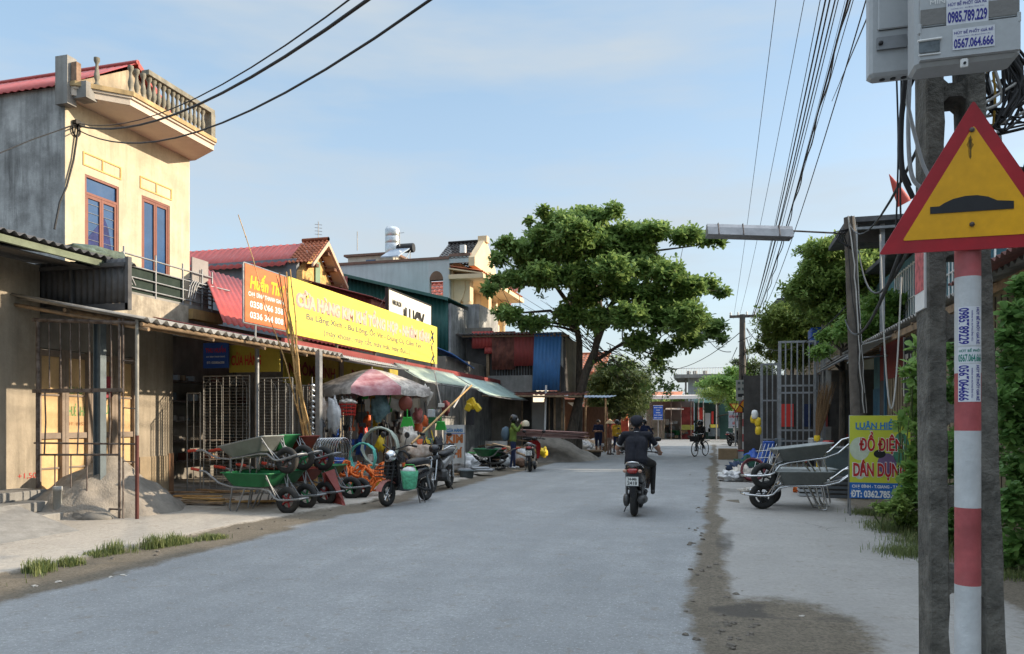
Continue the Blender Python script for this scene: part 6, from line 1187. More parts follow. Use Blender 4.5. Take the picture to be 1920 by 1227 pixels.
def make_barrow(tray_m, rim_m, frame_m=M_steel, grip=M_grip, label='', group=None, grip_on=True):
 t = thing('wheelbarrow', label, 'wheelbarrow', (0, 0, 0), 0, group)
 L0 = [(-.44, -.29), (.40, -.25), (.40, .25), (-.44, .29)]; L1 = [(-.27, -.19), (.24, -.17), (.24, .17), (-.27, .19)]
 def rr4(Q, z, n=4, rad=.09):
  out = []
  for i in range(4):
   a, b, c = V((*Q[i - 1], z)), V((*Q[i], z)), V((*Q[(i + 1) % 4], z)); p0, p1 = b + (a - b).normalized() * rad, b + (c - b).normalized() * rad
   for k in range(n + 1): s = k / n; out.append(p0.lerp(b, s).lerp(b.lerp(p1, s), s))
  return out
 z1, z0 = .60, .40; rings = [rr4(L1, z0), rr4([(x * .82 + y * .18, p * .8 + q * .2) for (x, p), (y, q) in zip(L1, L0)], z0 + .02), rr4(L0, z1), rr4([(x * 1.04, y * 1.07) for x, y in L0], z1 + .003), rr4([(x * 1.04, y * 1.07) for x, y in L0], z1 - .012), rr4([(x * .985, y * .985) for x, y in L0], z1 - .02), rr4([(x * .8 + y * .2, p * .78 + q * .22) for (x, p), (y, q) in zip(L1, L0)], z0 + .005), rr4(L1, z0 - .008)]
 for rg_ in (rings[3], rings[4]): pass
 m = MB(); n = len(rings[0]); vs = [p for r_ in rings for p in r_]; m.add(vs, [(i * n + j, i * n + (j + 1) % n, i * n + n + (j + 1) % n, i * n + n + j) for i in range(len(rings) - 1) for j in range(n)] + [tuple(range(n - 1, -1, -1)), tuple(range(len(vs) - n, len(vs)))], 0, True); m.build('tray', tray_m, t)
 for s in (-1, 1):
  m = MB(); m.tube([(-.98, s * .27, .64), (-.72, s * .27, .60), (-.5, s * .24, .44), (-.3, s * .2, .385), (.2, s * .15, .37), (.34, s * .14, .34), (.43, s * .13, .24), (.5, s * .125, .215), (.62, s * .12, .215), (.84, s * .11, .235)], .016, 8); m.build('handle_tube', frame_m, t)
  if grip_on: m = MB(); m.tube([(-1.0, s * .27, .642), (-.84, s * .27, .622)], .022, 8); m.build('grip', grip, t)
  m = MB(); m.tube([(-.28, s * .2, .385), (-.34, s * .2, .08), (-.33, s * .18, .02), (-.24, s * .17, .015), (-.1, s * .18, .3), (-.06, s * .18, .385)], .012, 7); m.build('leg', frame_m, t)
  m = MB(); m.tube([(.36, s * .24, .59), (.46, s * .13, .24)], .01, 6); m.tube([(.3, s * .22, .59), (.52, s * .1, .21)], .009, 6); m.build('strut', frame_m, t)
 m = MB(); m.tube([(.84, .11, .235), (.87, .06, .24), (.87, -.06, .24), (.84, -.11, .235)], .016, 8); m.tube([(-.33, -.18, .02), (-.33, .18, .02)], .01, 6); m.tube([(.56, -.12, .205), (.56, .12, .205)], .011, 6); m.build('cross_tube', frame_m, t)
 wheel(t, (.56, 0, .20), .20, rim_m); return t
G_wb = 'wheelbarrows stacked for sale'
w1 = make_barrow(M_green, M_rimred, M_steel, label='lower green wheelbarrow of the leftmost pair on the left pavement', group=G_wb)
def wpos(px, py, rot):    # wheel contact at that photo point
 g = gnd(px, py); return (g.x - .56 * cos(rot), g.y - .56 * sin(rot), 0)
ra = R(-7)
put(w1, wpos(533, 964, ra), ra)
SW = {M_green: M_traygray, M_rimred: M_blackpl}; SG = {M_rimred: M_rimgreen}
def stack(w, lab, sw=None, dz=.56, pitch=-.3, back=.03, roll=0):
 o = dup(w, (w.location.x - back, w.location.y + .06, dz + .03), (roll, pitch, w.rotation_euler.z), lab, G_wb, sw); return o
stack(w1, 'gray zinc wheelbarrow tipped on top of the leftmost green one', SW, .50, -.20, .0)
w2 = dup(w1, wpos(568, 955, ra), ra, 'lower green wheelbarrow with green wheel in the middle of the left row', G_wb, SG); w3 = dup(w1, wpos(604, 948, ra), ra, 'lower red trayed wheelbarrow behind the two green ones', G_wb, {M_green: mat('tray_red', (.28, .05, .03), .5, var=.3, dirt=.4)})
stack(w2, 'upper green wheelbarrow of the middle pair on the left pavement', SG, .50, -.22); stack(w3, 'upper green wheelbarrow nearest the bamboo poles', None, .48, -.18)
w4 = dup(w1, wpos(652, 937, ra + .2), ra + .2, 'single green wheelbarrow beside the red ramp board, carrying wire', G_wb, SG)
w5 = dup(w1, (gnd(915, 882).x, gnd(915, 882).y, 0), R(150), 'green wheelbarrow parked behind the man in the green jacket', G_wb)
w6 = dup(w1, wpos(1437, 955, R(188)), R(188), 'lower gray wheelbarrow of the stacked pair on the right pavement', G_wb, {**SW, M_grip: M_blackpl, M_steel: M_chrome})
for o in [x for x in bpy.data.objects if x.get('category') == 'wheelbarrow']: o.scale = (1.12,) * 3
o = dup(w6, (w6.location.x + .05, w6.location.y - .02, .43), (0, .12, R(188)), 'upper gray wheelbarrow of the stacked pair on the right pavement', G_wb)
w7 = dup(w6, (w6.location.x + .15, w6.location.y + .7, 0), R(186), 'gray wheelbarrow parked just behind the stacked pair on the right', G_wb)
t = thing('loose_wheel', 'loose black wheel with red rim leaning beside the orange rope', 'wheel', gnd(672, 937) + V((0, .1, 0))); wheel(t, t.location + V((0, 0, .21)), .21, M_rimred, tr=.06)
t.rotation_euler = (0, 0, .0)
a, b, c, d = gnd(607, 945), gnd(645, 950), at(600, 885, 13.6), at(622, 880, 13.9)
m = MB(); m.slab([gnd(618, 947), gnd(643, 951), at(622, 882, 13.6), at(604, 888, 13.3)], (.02, .06, .02)); m.build('red_board', mat('board_red', (.22, .04, .03), .6, var=.2), None, label='dark red sheet metal board propped against the wheelbarrows', cat='board')
# ================================================================ TWO-WHEELERS
M_body = mat('fairing_black', (.012, .012, .014), .25, var=.2, scale=3, bump=0, spec=.6, dirt=.2, scol=(.06, .055, .05)); M_bodyred = mat('fairing_red', (.25, .015, .02), .3, var=.1, bump=0)
M_seat = mat('seat_vinyl', (.02, .02, .022), .5, var=.2, scale=9, bump=.1)
M_tail = mat('tail_lamp', (.30, .015, .01), .15, var=.2, bump=0, spec=.8); M_lampg = mat('lamp_glass', (.5, .5, .5), .1, var=.1, bump=0, spec=.8)
M_engine = mat('engine_gray', (.10, .10, .10), .5, .6, var=.3, scale=8, bump=.2, dirt=.4)
def plate(par, c, right, up, l1, l2, w_=.19, h_=.14):
 right, up = V(right).normalized(), V(up).normalized(); nr = right.cross(up); c = V(c); m = MB()
 m.slab([c - right * w_ / 2 - up * h_ / 2, c + right * w_ / 2 - up * h_ / 2, c + right * w_ / 2 + up * h_ / 2, c - right * w_ / 2 + up * h_ / 2], -nr * .004); p = m.build('number_plate', mat('plate_white', (.72, .73, .7), .5, var=.04, bump=0), par)
 text(l1, M_black, p, c + up * h_ * .25 + nr * .001, right, up, w_ * .72, h_ * .33, bold=.02, ext=.0008); text(l2, M_black, p, c - up * h_ * .2 + nr * .001, right, up, w_ * .78, h_ * .38, bold=.02, ext=.0008)
def scooter(label, body=M_body, accent=M_body, plate_txt=None, rail=M_chrome, name='scooter', group=None):
 """forward is +X, wheels touch z=0, origin between the wheels"""
 t = thing(name, label, 'scooter', (0, 0, 0), 0, group)
 wheel(t, (-.62, 0, .235), .235, M_engine, tr=.055, spokes=5, name='rear_wheel', w_=.03); wheel(t, (.64, 0, .235), .235, M_engine, tr=.048, spokes=5, name='front_wheel', w_=.03)
 m = MB(); m.loft([(-.98, 0, .80, .035, .03), (-.93, 0, .77, .085, .06), (-.8, 0, .70, .125, .105), (-.6, 0, .64, .15, .14), (-.35, 0, .58, .165, .17), (-.12, 0, .50, .15, .17), (0, 0, .42, .12, .12)], 18); m.build('tail_fairing', body, t)
 m = MB(); m.loft([(-.72, 0, .80, .06, .02), (-.66, 0, .805, .12, .035), (-.4, 0, .79, .145, .05), (-.15, 0, .765, .14, .05), (.06, 0, .75, .1, .04), (.12, 0, .74, .05, .02)], 16); m.build('seat', M_seat, t)
 m = MB(); m.tube([(-.6, .14, .78), (-.82, .125, .83), (-.95, .07, .87), (-.97, 0, .88), (-.95, -.07, .87), (-.82, -.125, .83), (-.6, -.14, .78)], .014, 8); m.build('grab_rail', rail, t)
 m = MB(); m.loft([(-1.0, 0, .735, .05, .025), (-.985, 0, .74, .075, .04), (-.95, 0, .745, .085, .045)], 14); m.build('tail_lamp', M_tail, t)
 for s in (-1, 1): m = MB(); m.blob((-.955, s * .115, .74), (.03, .035, .028), 0, n=8); m.build('indicator', mat('indicator_lens', (.5, .3, .22), .2, bump=0), t)
 m = MB(); m.slab([(-.955, -.06, .69), (-.955, .06, .69), (-1.0, .075, .5), (-1.0, -.075, .5)], (.012, 0, 0)); m.slab([(-.99, -.05, .52), (-.99, .05, .52), (-.93, .035, .33), (-.93, -.035, .33)], (.012, 0, 0)); m.build('mudguard', M_blackpl, t)
 if plate_txt: plate(t, (-1.008, 0, .585), (0, -1, 0), (-.08, 0, 1), *plate_txt)
 m = MB(); m.loft([(-.86, -.12, .28, .05, .06), (-.8, -.13, .28, .065, .07), (-.45, -.14, .26, .065, .07), (-.3, -.12, .24, .03, .03)], 12, ex=2); m.build('exhaust', M_engine, t)
 m = MB(); m.loft([(-.74, .11, .26, .045, .075), (-.66, .12, .26, .055, .11), (-.35, .13, .25, .05, .09), (-.2, .11, .26, .035, .06)], 12, ex=2.2); m.box((-.3, 0, .3), (.35, .2, .18), None, 0, .04); m.build('engine_case', M_engine, t)
 for s in (-1, 1): m = MB(); m.tube([(-.6, s * .12, .25), (-.52, s * .13, .62)], .02, 8); m.build('shock_absorber', M_engine, t)
 m = MB(); m.loft([(-.12, 0, .33, .13, .06), (.1, 0, .3, .155, .045), (.35, 0, .31, .15, .05)], 12, ex=4); m.build('footboard', M_blackpl, t)
 m = MB(); vs = []; secs = [(.40, .36, .16), (.43, .5, .2), (.45, .66, .22), (.43, .82, .2), (.40, .93, .12)]
 for x, z, wd in secs:
  for k in range(9): q = -1 + k / 4; vs.append((x + .1 - .1 * q * q, wd * q, z))
 for x, z, wd in secs:
  for k in range(9): q = -1 + k / 4; vs.append((x + .06 - .1 * q * q, wd * q, z))
 f = [(j * 9 + i, j * 9 + i + 1, j * 9 + i + 10, j * 9 + i + 9) for j in range(4) for i in range(8)]; m.add(vs, f + [tuple(q + 45 for q in reversed(a)) for a in f], 0, True); m.build('leg_shield', accent, t)
 m = MB(); m.loft([(.38, 0, .98, .05, .04), (.42, 0, .99, .11, .06), (.5, 0, .97, .09, .07), (.55, 0, .95, .05, .04)], 14); m.build('headstock_cowl', body, t)
 m = MB(); m.loft([(.53, 0, .94, .07, .045), (.57, 0, .93, .05, .035)], 12); m.build('headlamp', M_lampg, t)
 m = MB(); m.tube([(.30, .33, .98), (.38, .24, .99), (.42, .06, 1.0), (.42, -.06, 1.0), (.38, -.24, .99), (.30, -.33, .98)], .012, 8); m.build('handlebar', M_blackpl, t)
 for s in (-1, 1):
  m = MB(); m.tube([(.27, s * .36, .975), (.35, s * .27, .988)], .019, 8); m.build('grip', M_blackpl, t)
  m = MB(); m.tube([(.36, s * .25, .985), (.31, s * .34, .99), (.28, s * .38, .985)], .006, 5); m.build('brake_lever', M_chrome, t)
  q = MB(); q.tube([(.38, s * .2, 1.0), (.4, s * .26, 1.12), (.4, s * .29, 1.17)], .007, 6); mir = q.build('mirror_stem', M_blackpl, t); q = MB(); q.loft([(.385, s * .31, 1.21, .055, .035), (.4, s * .31, 1.21, .065, .042), (.43, s * .31, 1.21, .03, .02)], 12, ex=2.3); q.build('mirror', M_blackpl, mir)
  m = MB(); m.tube([(.64, s * .06, .235), (.54, s * .06, .52), (.5, s * .04, .7)], .02, 8); m.build('fork_leg', M_engine, t)
 m = MB(); n = 9; vs = []
 for k in range(n + 1):
  a = R(20) + R(130) * k / n
  for s in (-1, 0, 1): vs.append((.64 + cos(a) * .27, s * .065, .235 + sin(a) * (.27 if s == 0 else .25)))
 m.add(vs, [(k * 3 + i, k * 3 + i + 1, k * 3 + i + 4, k * 3 + i + 3) for k in range(n) for i in range(2)], 0, True); m.build('front_mudguard', accent, t)
 m = MB(); m.tube([(-.2, .1, .26), (-.26, .2, .02)], .01, 6); m.build('stand', M_blackpl, t)
 return t
sc1 = scooter('black scooter ridden by the man in a black shirt, plate 34-M6 2418', M_body, M_body, ('34-M6', '2418'))
sr = R(91); g1 = gnd(1188, 968); put(sc1, (g1.x - .0, g1.y + .62, 0), sr)
sc2 = scooter('red and black scooter parked beside the man in the green jacket', M_body, M_bodyred, ('34-L4', '2118'))
g2 = gnd(994, 885); put(sc2, (g2.x + .62 * cos(R(97)), g2.y + .62 * sin(R(97)), 0), R(97)); 
m = MB(); q = g2 + V((.24, .85, .56)); m.blob(q, (.11, .22, .14), .6, 2.8, seed=4, n=18); m.build('yellow_bag', M_yellowpl, None, label='yellow bag slung on the side of the red and black scooter', cat='bag')
def ebike(label):
 t = thing('electric_scooter', label, 'electric scooter', (0, 0, 0))
 wheel(t, (-.55, 0, .21), .21, M_engine, tr=.05, spokes=5, name='rear_wheel', w_=.03); wheel(t, (.60, 0, .21), .21, M_chrome, tr=.045, spokes=6, name='front_wheel', w_=.025)
 m = MB(); m.tube([(.44, 0, .74), (.38, 0, .42), (.25, 0, .3), (-.1, 0, .28), (-.3, 0, .32), (-.42, 0, .55), (-.55, 0, .62)], .03, 8); m.tube([(-.3, 0, .32), (-.55, 0, .21)], .03, 8); m.tube([(-.1, 0, .3), (-.22, 0, .6)], .025, 8); m.build('frame', M_blackpl, t)
 m = MB(); m.loft([(-.12, 0, .32, .1, .08), (.12, 0, .31, .13, .09), (.28, 0, .33, .11, .08)], 12, ex=4); m.build('battery_box', M_bluesteel, t)
 m = MB(); m.loft([(-.6, 0, .70, .06, .03), (-.52, 0, .72, .13, .055), (-.3, 0, .72, .15, .07), (-.08, 0, .70, .11, .06), (.02, 0, .69, .04, .03)], 16); m.build('seat', M_seat, t)
 m = MB(); m.tube([(-.4, .1, .68), (-.62, .1, .74), (-.74, 0, .78), (-.62, -.1, .74), (-.4, -.1, .68)], .014, 7); m.build('grab_rail', M_steel, t)
 for s in (-1, 1):
  m = MB(); m.tube([(.6, s * .055, .21), (.5, s * .055, .6), (.45, s * .04, .78)], .018, 8); m.build('fork_leg', M_blackpl, t)
  m = MB(); m.tube([(.2, s * .32, 1.0), (.3, s * .3, 1.02)], .02, 8); m.build('grip', M_blackpl, t); m = MB(); m.tube([(-.55, s * .09, .22), (-.42, s * .09, .55)], .022, 8); m.build('shock_absorber', M_steel, t)
  q = MB(); q.tube([(.38, s * .2, 1.0), (.38, s * .24, 1.16)], .007, 6); q.lathe([(.05, -.01), (.055, 0), (.04, .012)], (.38, s * .25, 1.2), 12, RY90); q.build('mirror', M_blackpl, t)
 m = MB(); m.tube([(.2, .32, 1.0), (.36, .26, 1.03), (.43, .08, .96), (.43, -.08, .96), (.36, -.26, 1.03), (.2, -.32, 1.0)], .013, 8); m.tube([(.45, 0, .7), (.42, 0, 1.0)], .03, 8); m.build('handlebar', M_blackpl, t)
 m = MB(); m.loft([(.46, 0, .84, .1, .1), (.52, 0, .84, .12, .11), (.6, 0, .83, .07, .07)], 16, ex=2.2); m.build('headlamp_cowl', M_chrome, t); m = MB(); m.loft([(.59, 0, .83, .055, .055), (.62, 0, .83, .035, .035)], 12, ex=2); m.build('headlamp', M_blackpl, t)
 b = MB(); zr_ = [(.5, .52), (.47, .62), (.5, .72)]
 for z in (.5, .56, .62, .68): b.tube([(.52, -.13, z), (.76, -.13, z + .01), (.78, 0, z + .01), (.76, .13, z + .01), (.52, .13, z)], .006, 4)
 for k in range(9): y = -.13 + .0325 * k; b.tube([(.52, y, .5), (.76, y, .5), (.78, y, .69)], .004, 4)
 b.build('wire_basket', M_blackpl, t)
 m = MB(); n = 8; vs = []
 for k in range(n + 1):
  a = R(15) + R(120) * k / n
  for s in (-1, 0, 1): vs.append((.6 + cos(a) * .245, s * .06, .21 + sin(a) * (.245 if s == 0 else .23)))
 m.add(vs, [(k * 3 + i, k * 3 + i + 1, k * 3 + i + 4, k * 3 + i + 3) for k in range(n) for i in range(2)], 0, True); m.build('front_mudguard', mat('mudguard_faded_red', (.35, .14, .12), .6), t)
 m = MB(); m.tube([(-.15, .08, .28), (-.05, .22, .01)], .01, 6); m.tube([(-.25, .08, .28), (-.18, .24, .01)], .01, 6); m.build('stand', M_blackpl, t); m = MB(); m.loft([(.34, 0, .3, .05, .05), (.4, 0, .45, .15, .12), (.46, 0, .62, .17, .14), (.45, 0, .78, .1, .1)], 14, ex=3); m.build('leg_shield', M_body, t); m = MB(); m.loft([(-.62, 0, .5, .06, .05), (-.5, 0, .54, .12, .1), (-.2, 0, .5, .12, .12), (-.08, 0, .42, .07, .08)], 14); m.build('side_panel', M_body, t)
 pass
 m = MB(); m.tube([(.44, .05, .9), (.36, .12, .8), (.4, .06, .6)], .012, 5); m.tube([(.44, -.05, .92), (.34, -.14, .78), (.4, -.06, .55)], .012, 5); m.tube([(-.55, .1, .2), (-.3, .13, .22), (-.1, .1, .3)], .02, 6); m.build('brake_cable', M_wire, t); return t
eb = ebike('worn electric scooter with a front wire basket parked at the road edge'); ga, gb_ = gnd(727, 950), gnd(800, 938); d = (ga - gb_); rz = math.atan2(d.y, d.x); mid = (ga + gb_) / 2; put(eb, (mid.x, mid.y, 0), rz); eb.scale = (1.06,) * 3
t = thing('woven_basket', 'green woven plastic basket hanging on the electric scooter', 'basket', at(768, 917, 13.3)); c = V(t.location)
m = MB(); m.lathe([(.11, 0), (.13, .04), (.15, .2), (.165, .32), (.15, .32), (.12, .05)], c, 14, sx=1, sy=.75, cap=False); m.lathe([(.11, .01), (.001, .01)], c, 14, sy=.75); m.build('basket', mat('woven_green', (.10, .42, .24), .6, var=.35, scale=22, bump=.6, bscale=30), t)
m = MB(); m.tube([c + V((-.14, 0, .31)), c + V((-.08, 0, .43)), c + V((.08, 0, .43)), c + V((.14, 0, .31))], .008, 6); m.build('handle', M_greenpl, t); m = MB(); m.blob(c + V((0, 0, .32)), (.13, .09, .07), .4, seed=2); m.build('clear_bag', M_bag, t)
def motorcycle(label):
 t = thing('motorcycle', label, 'motorcycle', (0, 0, 0)); wheel(t, (-.62, 0, .27), .27, M_chrome, tr=.05, spokes=6, name='rear_wheel', w_=.03); wheel(t, (.62, 0, .27), .27, M_chrome, tr=.045, spokes=6, name='front_wheel', w_=.03)
 m = MB(); m.loft([(-.95, 0, .84, .03, .02), (-.85, 0, .8, .09, .05), (-.6, 0, .74, .13, .09), (-.3, 0, .66, .13, .12), (0, 0, .55, .1, .1)], 14); m.build('side_fairing', mat('fairing_silver', (.35, .34, .33), .3, .5, var=.15, bump=0, dirt=.3), t)
 m = MB(); m.loft([(-.75, 0, .86, .05, .02), (-.68, 0, .86, .13, .04), (-.35, 0, .83, .15, .05), (-.05, 0, .8, .12, .05), (.05, 0, .79, .05, .02)], 14); m.build('seat', M_seat, t)
 m = MB(); m.tube([(-.4, .16, .8), (-.75, .15, .88), (-.97, .06, .95), (-.97, -.06, .95), (-.75, -.15, .88), (-.4, -.16, .8)], .017, 8); m.build('grab_rail', M_chrome, t)
 m = MB(); m.loft([(-.95, 0, .77, .04, .03), (-.91, 0, .77, .08, .045)], 10); m.build('tail_lamp', M_tail, t)
 m = MB(); m.box((-.05, 0, .36), (.34, .24, .24), None, 0, .06); m.lathe([(.1, -.14), (.11, -.1), (.11, .1), (.1, .14)], (-.1, 0, .3), 14, RX90); m.build('engine', M_engine, t)
 m = MB(); m.tube([(0, -.12, .26), (-.3, -.14, .22), (-.5, -.15, .27), (-.9, -.16, .36)], [.02, .025, .045, .05], 10); m.build('exhaust', M_chrome, t)
 for s in (-1, 1):
  m = MB(); m.tube([(-.62, s * .1, .27), (-.5, s * .11, .68)], .024, 8); m.build('shock_absorber', M_chrome, t); m = MB(); m.tube([(.62, s * .06, .27), (.5, s * .06, .6), (.44, s * .05, .85)], .022, 8); m.build('fork_leg', M_chrome, t)
  m = MB(); m.tube([(.2, s * .35, 1.02), (.3, s * .28, 1.03)], .02, 8); m.build('grip', M_blackpl, t); q = MB(); q.tube([(.36, s * .2, 1.02), (.38, s * .28, 1.2)], .007, 6); q.loft([(.37, s * .3, 1.24, .06, .035), (.39, s * .3, 1.24, .06, .035)], 12); q.build('mirror', M_blackpl, t)
 m = MB(); m.tube([(.2, .35, 1.02), (.38, .2, 1.03), (.42, 0, 1.0), (.38, -.2, 1.03), (.2, -.35, 1.02)], .013, 8); m.tube([(.45, 0, .75), (.4, 0, 1.0)], .04, 8); m.build('handlebar', M_blackpl, t)
 m = MB(); m.loft([(.1, 0, .55, .1, .1), (.3, 0, .6, .12, .14), (.45, 0, .68, .13, .15), (.5, 0, .72, .06, .08)], 12); m.loft([(.4, 0, .95, .1, .07), (.5, 0, .93, .12, .09), (.56, 0, .91, .08, .06)], 12); m.build('front_fairing', M_body, t)
 m = MB(); m.tube([(-.1, .1, .25), (-.16, .22, .02)], .012, 6); m.build('stand', M_blackpl, t); return t
mc1 = motorcycle('silver and black motorcycle parked behind the electric scooter'); ga, gb_ = gnd(792, 930), gnd(842, 915); d = ga - gb_; rz = math.atan2(d.y, d.x); put(mc1, (gb_.x + .62 * cos(rz), gb_.y + .62 * sin(rz), 0), rz)
def bicycle(label, parent_off=None):
 t = thing('bicycle', label, 'bicycle', (0, 0, 0))
 for nm, x in (('rear_wheel', -.5), ('front_wheel', .52)):
  m = MB(); m.torus((x, 0, .33), .31, .02, RX90, 28, 6); wh = m.build(nm, M_tyre, t); m = MB()
  for k in range(12): a = pi * k / 6; m.tube([(x, 0, .33), (x + .29 * cos(a), 0, .33 + .29 * sin(a))], .003, 3)
  m.torus((x, 0, .33), .285, .01, RX90, 24, 4); m.build('spokes', M_chrome, wh)
 m = MB()
 for pts in ([(-.5, 0, .33), (-.02, 0, .3), (-.15, 0, .78)], [(-.5, 0, .33), (-.12, 0, .7)], [(-.02, 0, .3), (.2, 0, .4), (.38, 0, .74)], [(-.13, 0, .6), (.1, 0, .52), (.38, 0, .7)], [(.52, 0, .33), (.42, 0, .6), (.36, 0, .95)]): m.tube(pts, .016, 6)
 m.build('frame', M_graypl, t); m = MB(); m.loft([(-.27, 0, .82, .08, .03), (-.15, 0, .83, .06, .03), (0, 0, .83, .03, .02)], 10); m.build('saddle', M_seat, t)
 m = MB(); m.tube([(.18, .27, .98), (.33, .2, 1.0), (.37, 0, .96), (.33, -.2, 1.0), (.18, -.27, .98)], .012, 6); m.build('handlebar', M_chrome, t)
 m = MB(); m.bb((.42, -.16, .66), (.68, .16, .9)); m.build('front_basket', M_blackpl, t); m = MB(); m.bb((-.78, -.07, .66), (-.35, .07, .69)); m.build('carrier', M_steel, t)
 m = MB(); m.tube([(-.02, -.1, .3), (.12, -.1, .24)], .01); m.tube([(-.02, .1, .3), (-.16, .1, .36)], .01); m.bb((.07, -.17, .22), (.17, -.1, .24)); m.bb((-.21, .1, .35), (-.11, .17, .37)); m.build('pedal_crank', M_steel, t); return t
bc = bicycle('gray bicycle with a dark front basket being ridden on the right of the road'); ga, gb_ = gnd(1306, 856), gnd(1320, 856.5); ga = gnd(1313, 856); put(bc, (ga.x, ga.y, 0), R(-115))
# ================================================================ GOODS OF THE HARDWARE SHOP
u0 = gnd(692, 905); ut = at(697, 692, 18.6); u0 = V((ut.x, ut.y, 0))
um = thing('parasol', 'big faded pink and white market parasol with peeling cloth', 'parasol', u0)
m = MB(); m.tube([u0, (u0.x, u0.y, ut.z + .05)], .022, 8); m.lathe([(.3, 0), (.3, .08), (.1, .12), (.05, .3)], u0, 14); m.build('pole', M_steel, um)
M_par = [mat('cloth_faded_pink', (.50, .17, .20), .8, var=.4, scale=3, bump=.2, bscale=20, col2=(.62, .42, .44)), mat('cloth_peeling_white', (.52, .47, .42), .85, var=.4, scale=5, bump=.3, lo=.45, hi=.55, col2=(.62, .56, .5), dirt=.9, scol=(.16, .12, .11)), mat('cloth_ragged_gray', (.16, .16, .17), .9, var=.6, scale=7, bump=.5)]
n = 8; Rr = 1.5; m = MB(); sub = 6; hh = .5
def pz(r_): return ut.z - hh * (r_ / Rr) ** 1.35
for k in range(n):
 a0, a1 = R(22.5 + 45 * k - 15), R(22.5 + 45 * (k + 1) - 15); vs = []
 for i in range(sub + 1):
  r_ = Rr * i / sub
  for j in range(5):
   s = j / 4; p = V((cos(a0), sin(a0), 0)).lerp(V((cos(a1), sin(a1), 0)), s) * r_; vs.append((u0.x + p.x, u0.y + p.y, pz(r_) - .06 * (r_ / Rr) ** 2 * (4 * s * (1 - s))))
 for j in range(5): p = V(vs[sub * 5 + j]); vs.append((p.x, p.y, p.z - .16 - .03 * sin(j * 2.1 + k)))
 mi = (0, 1, 0, 1, 2, 1, 0, 1)[k]
 m.add(vs, [(i * 5 + j, i * 5 + j + 1, i * 5 + j + 6, i * 5 + j + 5) for i in range(sub + 1) for j in range(4)], mi, True)
m.build('canopy', M_par, um)
m = MB()
for k in range(n): a = R(22.5 + 45 * k - 15); m.tube([(u0.x, u0.y, ut.z - .04), (u0.x + cos(a) * Rr, u0.y + sin(a) * Rr, pz(Rr) - .02)], .008, 4); m.tube([(u0.x, u0.y, ut.z - .6), (u0.x + cos(a) * Rr * .55, u0.y + sin(a) * Rr * .55, pz(Rr * .55) - .03)], .006, 4)
m.build('ribs', M_steel, um)
M_rack = mat('rack_steel', (.27, .265, .25), .6, .3, var=.3, scale=5, bump=.05)
def rack(x0, x1, y, z1, label, px_v=.12, px_h=.055, arcs=True, z0=.05):
 t = thing('wire_rack', label, 'wire rack', ((x0 + x1) / 2, y, z0)); m = MB()
 for x in rng(x0, x1, px_v * 1.3): m.tube([(x, y, z0), (x, y, z1)], .009, 4)
 for z in rng(z0, z1, px_h * 1.15): m.tube([(x0, y + .012, z), (x1, y + .012, z)], .005, 4)
 m.build('bars', M_rack, t); m = MB()
 for a, b in (((x0, y, z0), (x0, y, z1)), ((x1, y, z0), (x1, y, z1)), ((x0, y, z0), (x1, y, z0)), ((x0, y, z1), (x1, y, z1))): m.tube([a, b], .014, 6)
 m.build('frame', M_rack, t)
 if arcs:
  m = MB()
  for xc in rng(x0 + .25, x1 - .25, .45): m.tube([(xc - .2, y - .02, z0 + .9), (xc - .2, y - .02, z1 - .25), *[(xc - .2 * cos(pi * k / 6), y - .02, z1 - .25 + .2 * sin(pi * k / 6)) for k in range(7)], (xc + .2, y - .02, z0 + .9), *[(xc + .2 * cos(pi * k / 6), y - .02, z0 + .9 - .2 * sin(pi * k / 6)) for k in range(7)]], .006, 4)
  m.build('scrollwork', M_rack, t)
 return t
qa, qb = gnd(366, 930), gnd(470, 930); rack(qa.x, qb.x, 13.25, 2.45, 'arched wire rack standing left of the bright round post'); 
rack(qb.x + .05, gnd(552, 930).x, 13.45, 2.4, 'arched wire rack standing right of the bright round post')
rack(gnd(332, 930).x, gnd(362, 930).x, 13.2, 2.1, 'small window grille leaning at the tan wall corner', .1, .6, False)
rack(gnd(470, 930).x, gnd(530, 930).x, 14.6, 2.3, 'wire mesh rack in the shade behind the bamboo', .08, .04, False)
t = thing('spring_rack', 'upright rack of stacked bright coil springs right of the bamboo', 'rack', at(585, 790, 16.5)); p = V(t.location); p.z = .6; m = MB()
for k in range(14): m.lathe([(.03, 0), (.09, .05), (.03, .1)], (p.x, p.y, .7 + .12 * k), 8)
m.build('springs', M_chrome, t); m = MB(); m.tube([(p.x, p.y, 0), (p.x, p.y, 2.5)], .015); m.build('rod', M_steel, t)
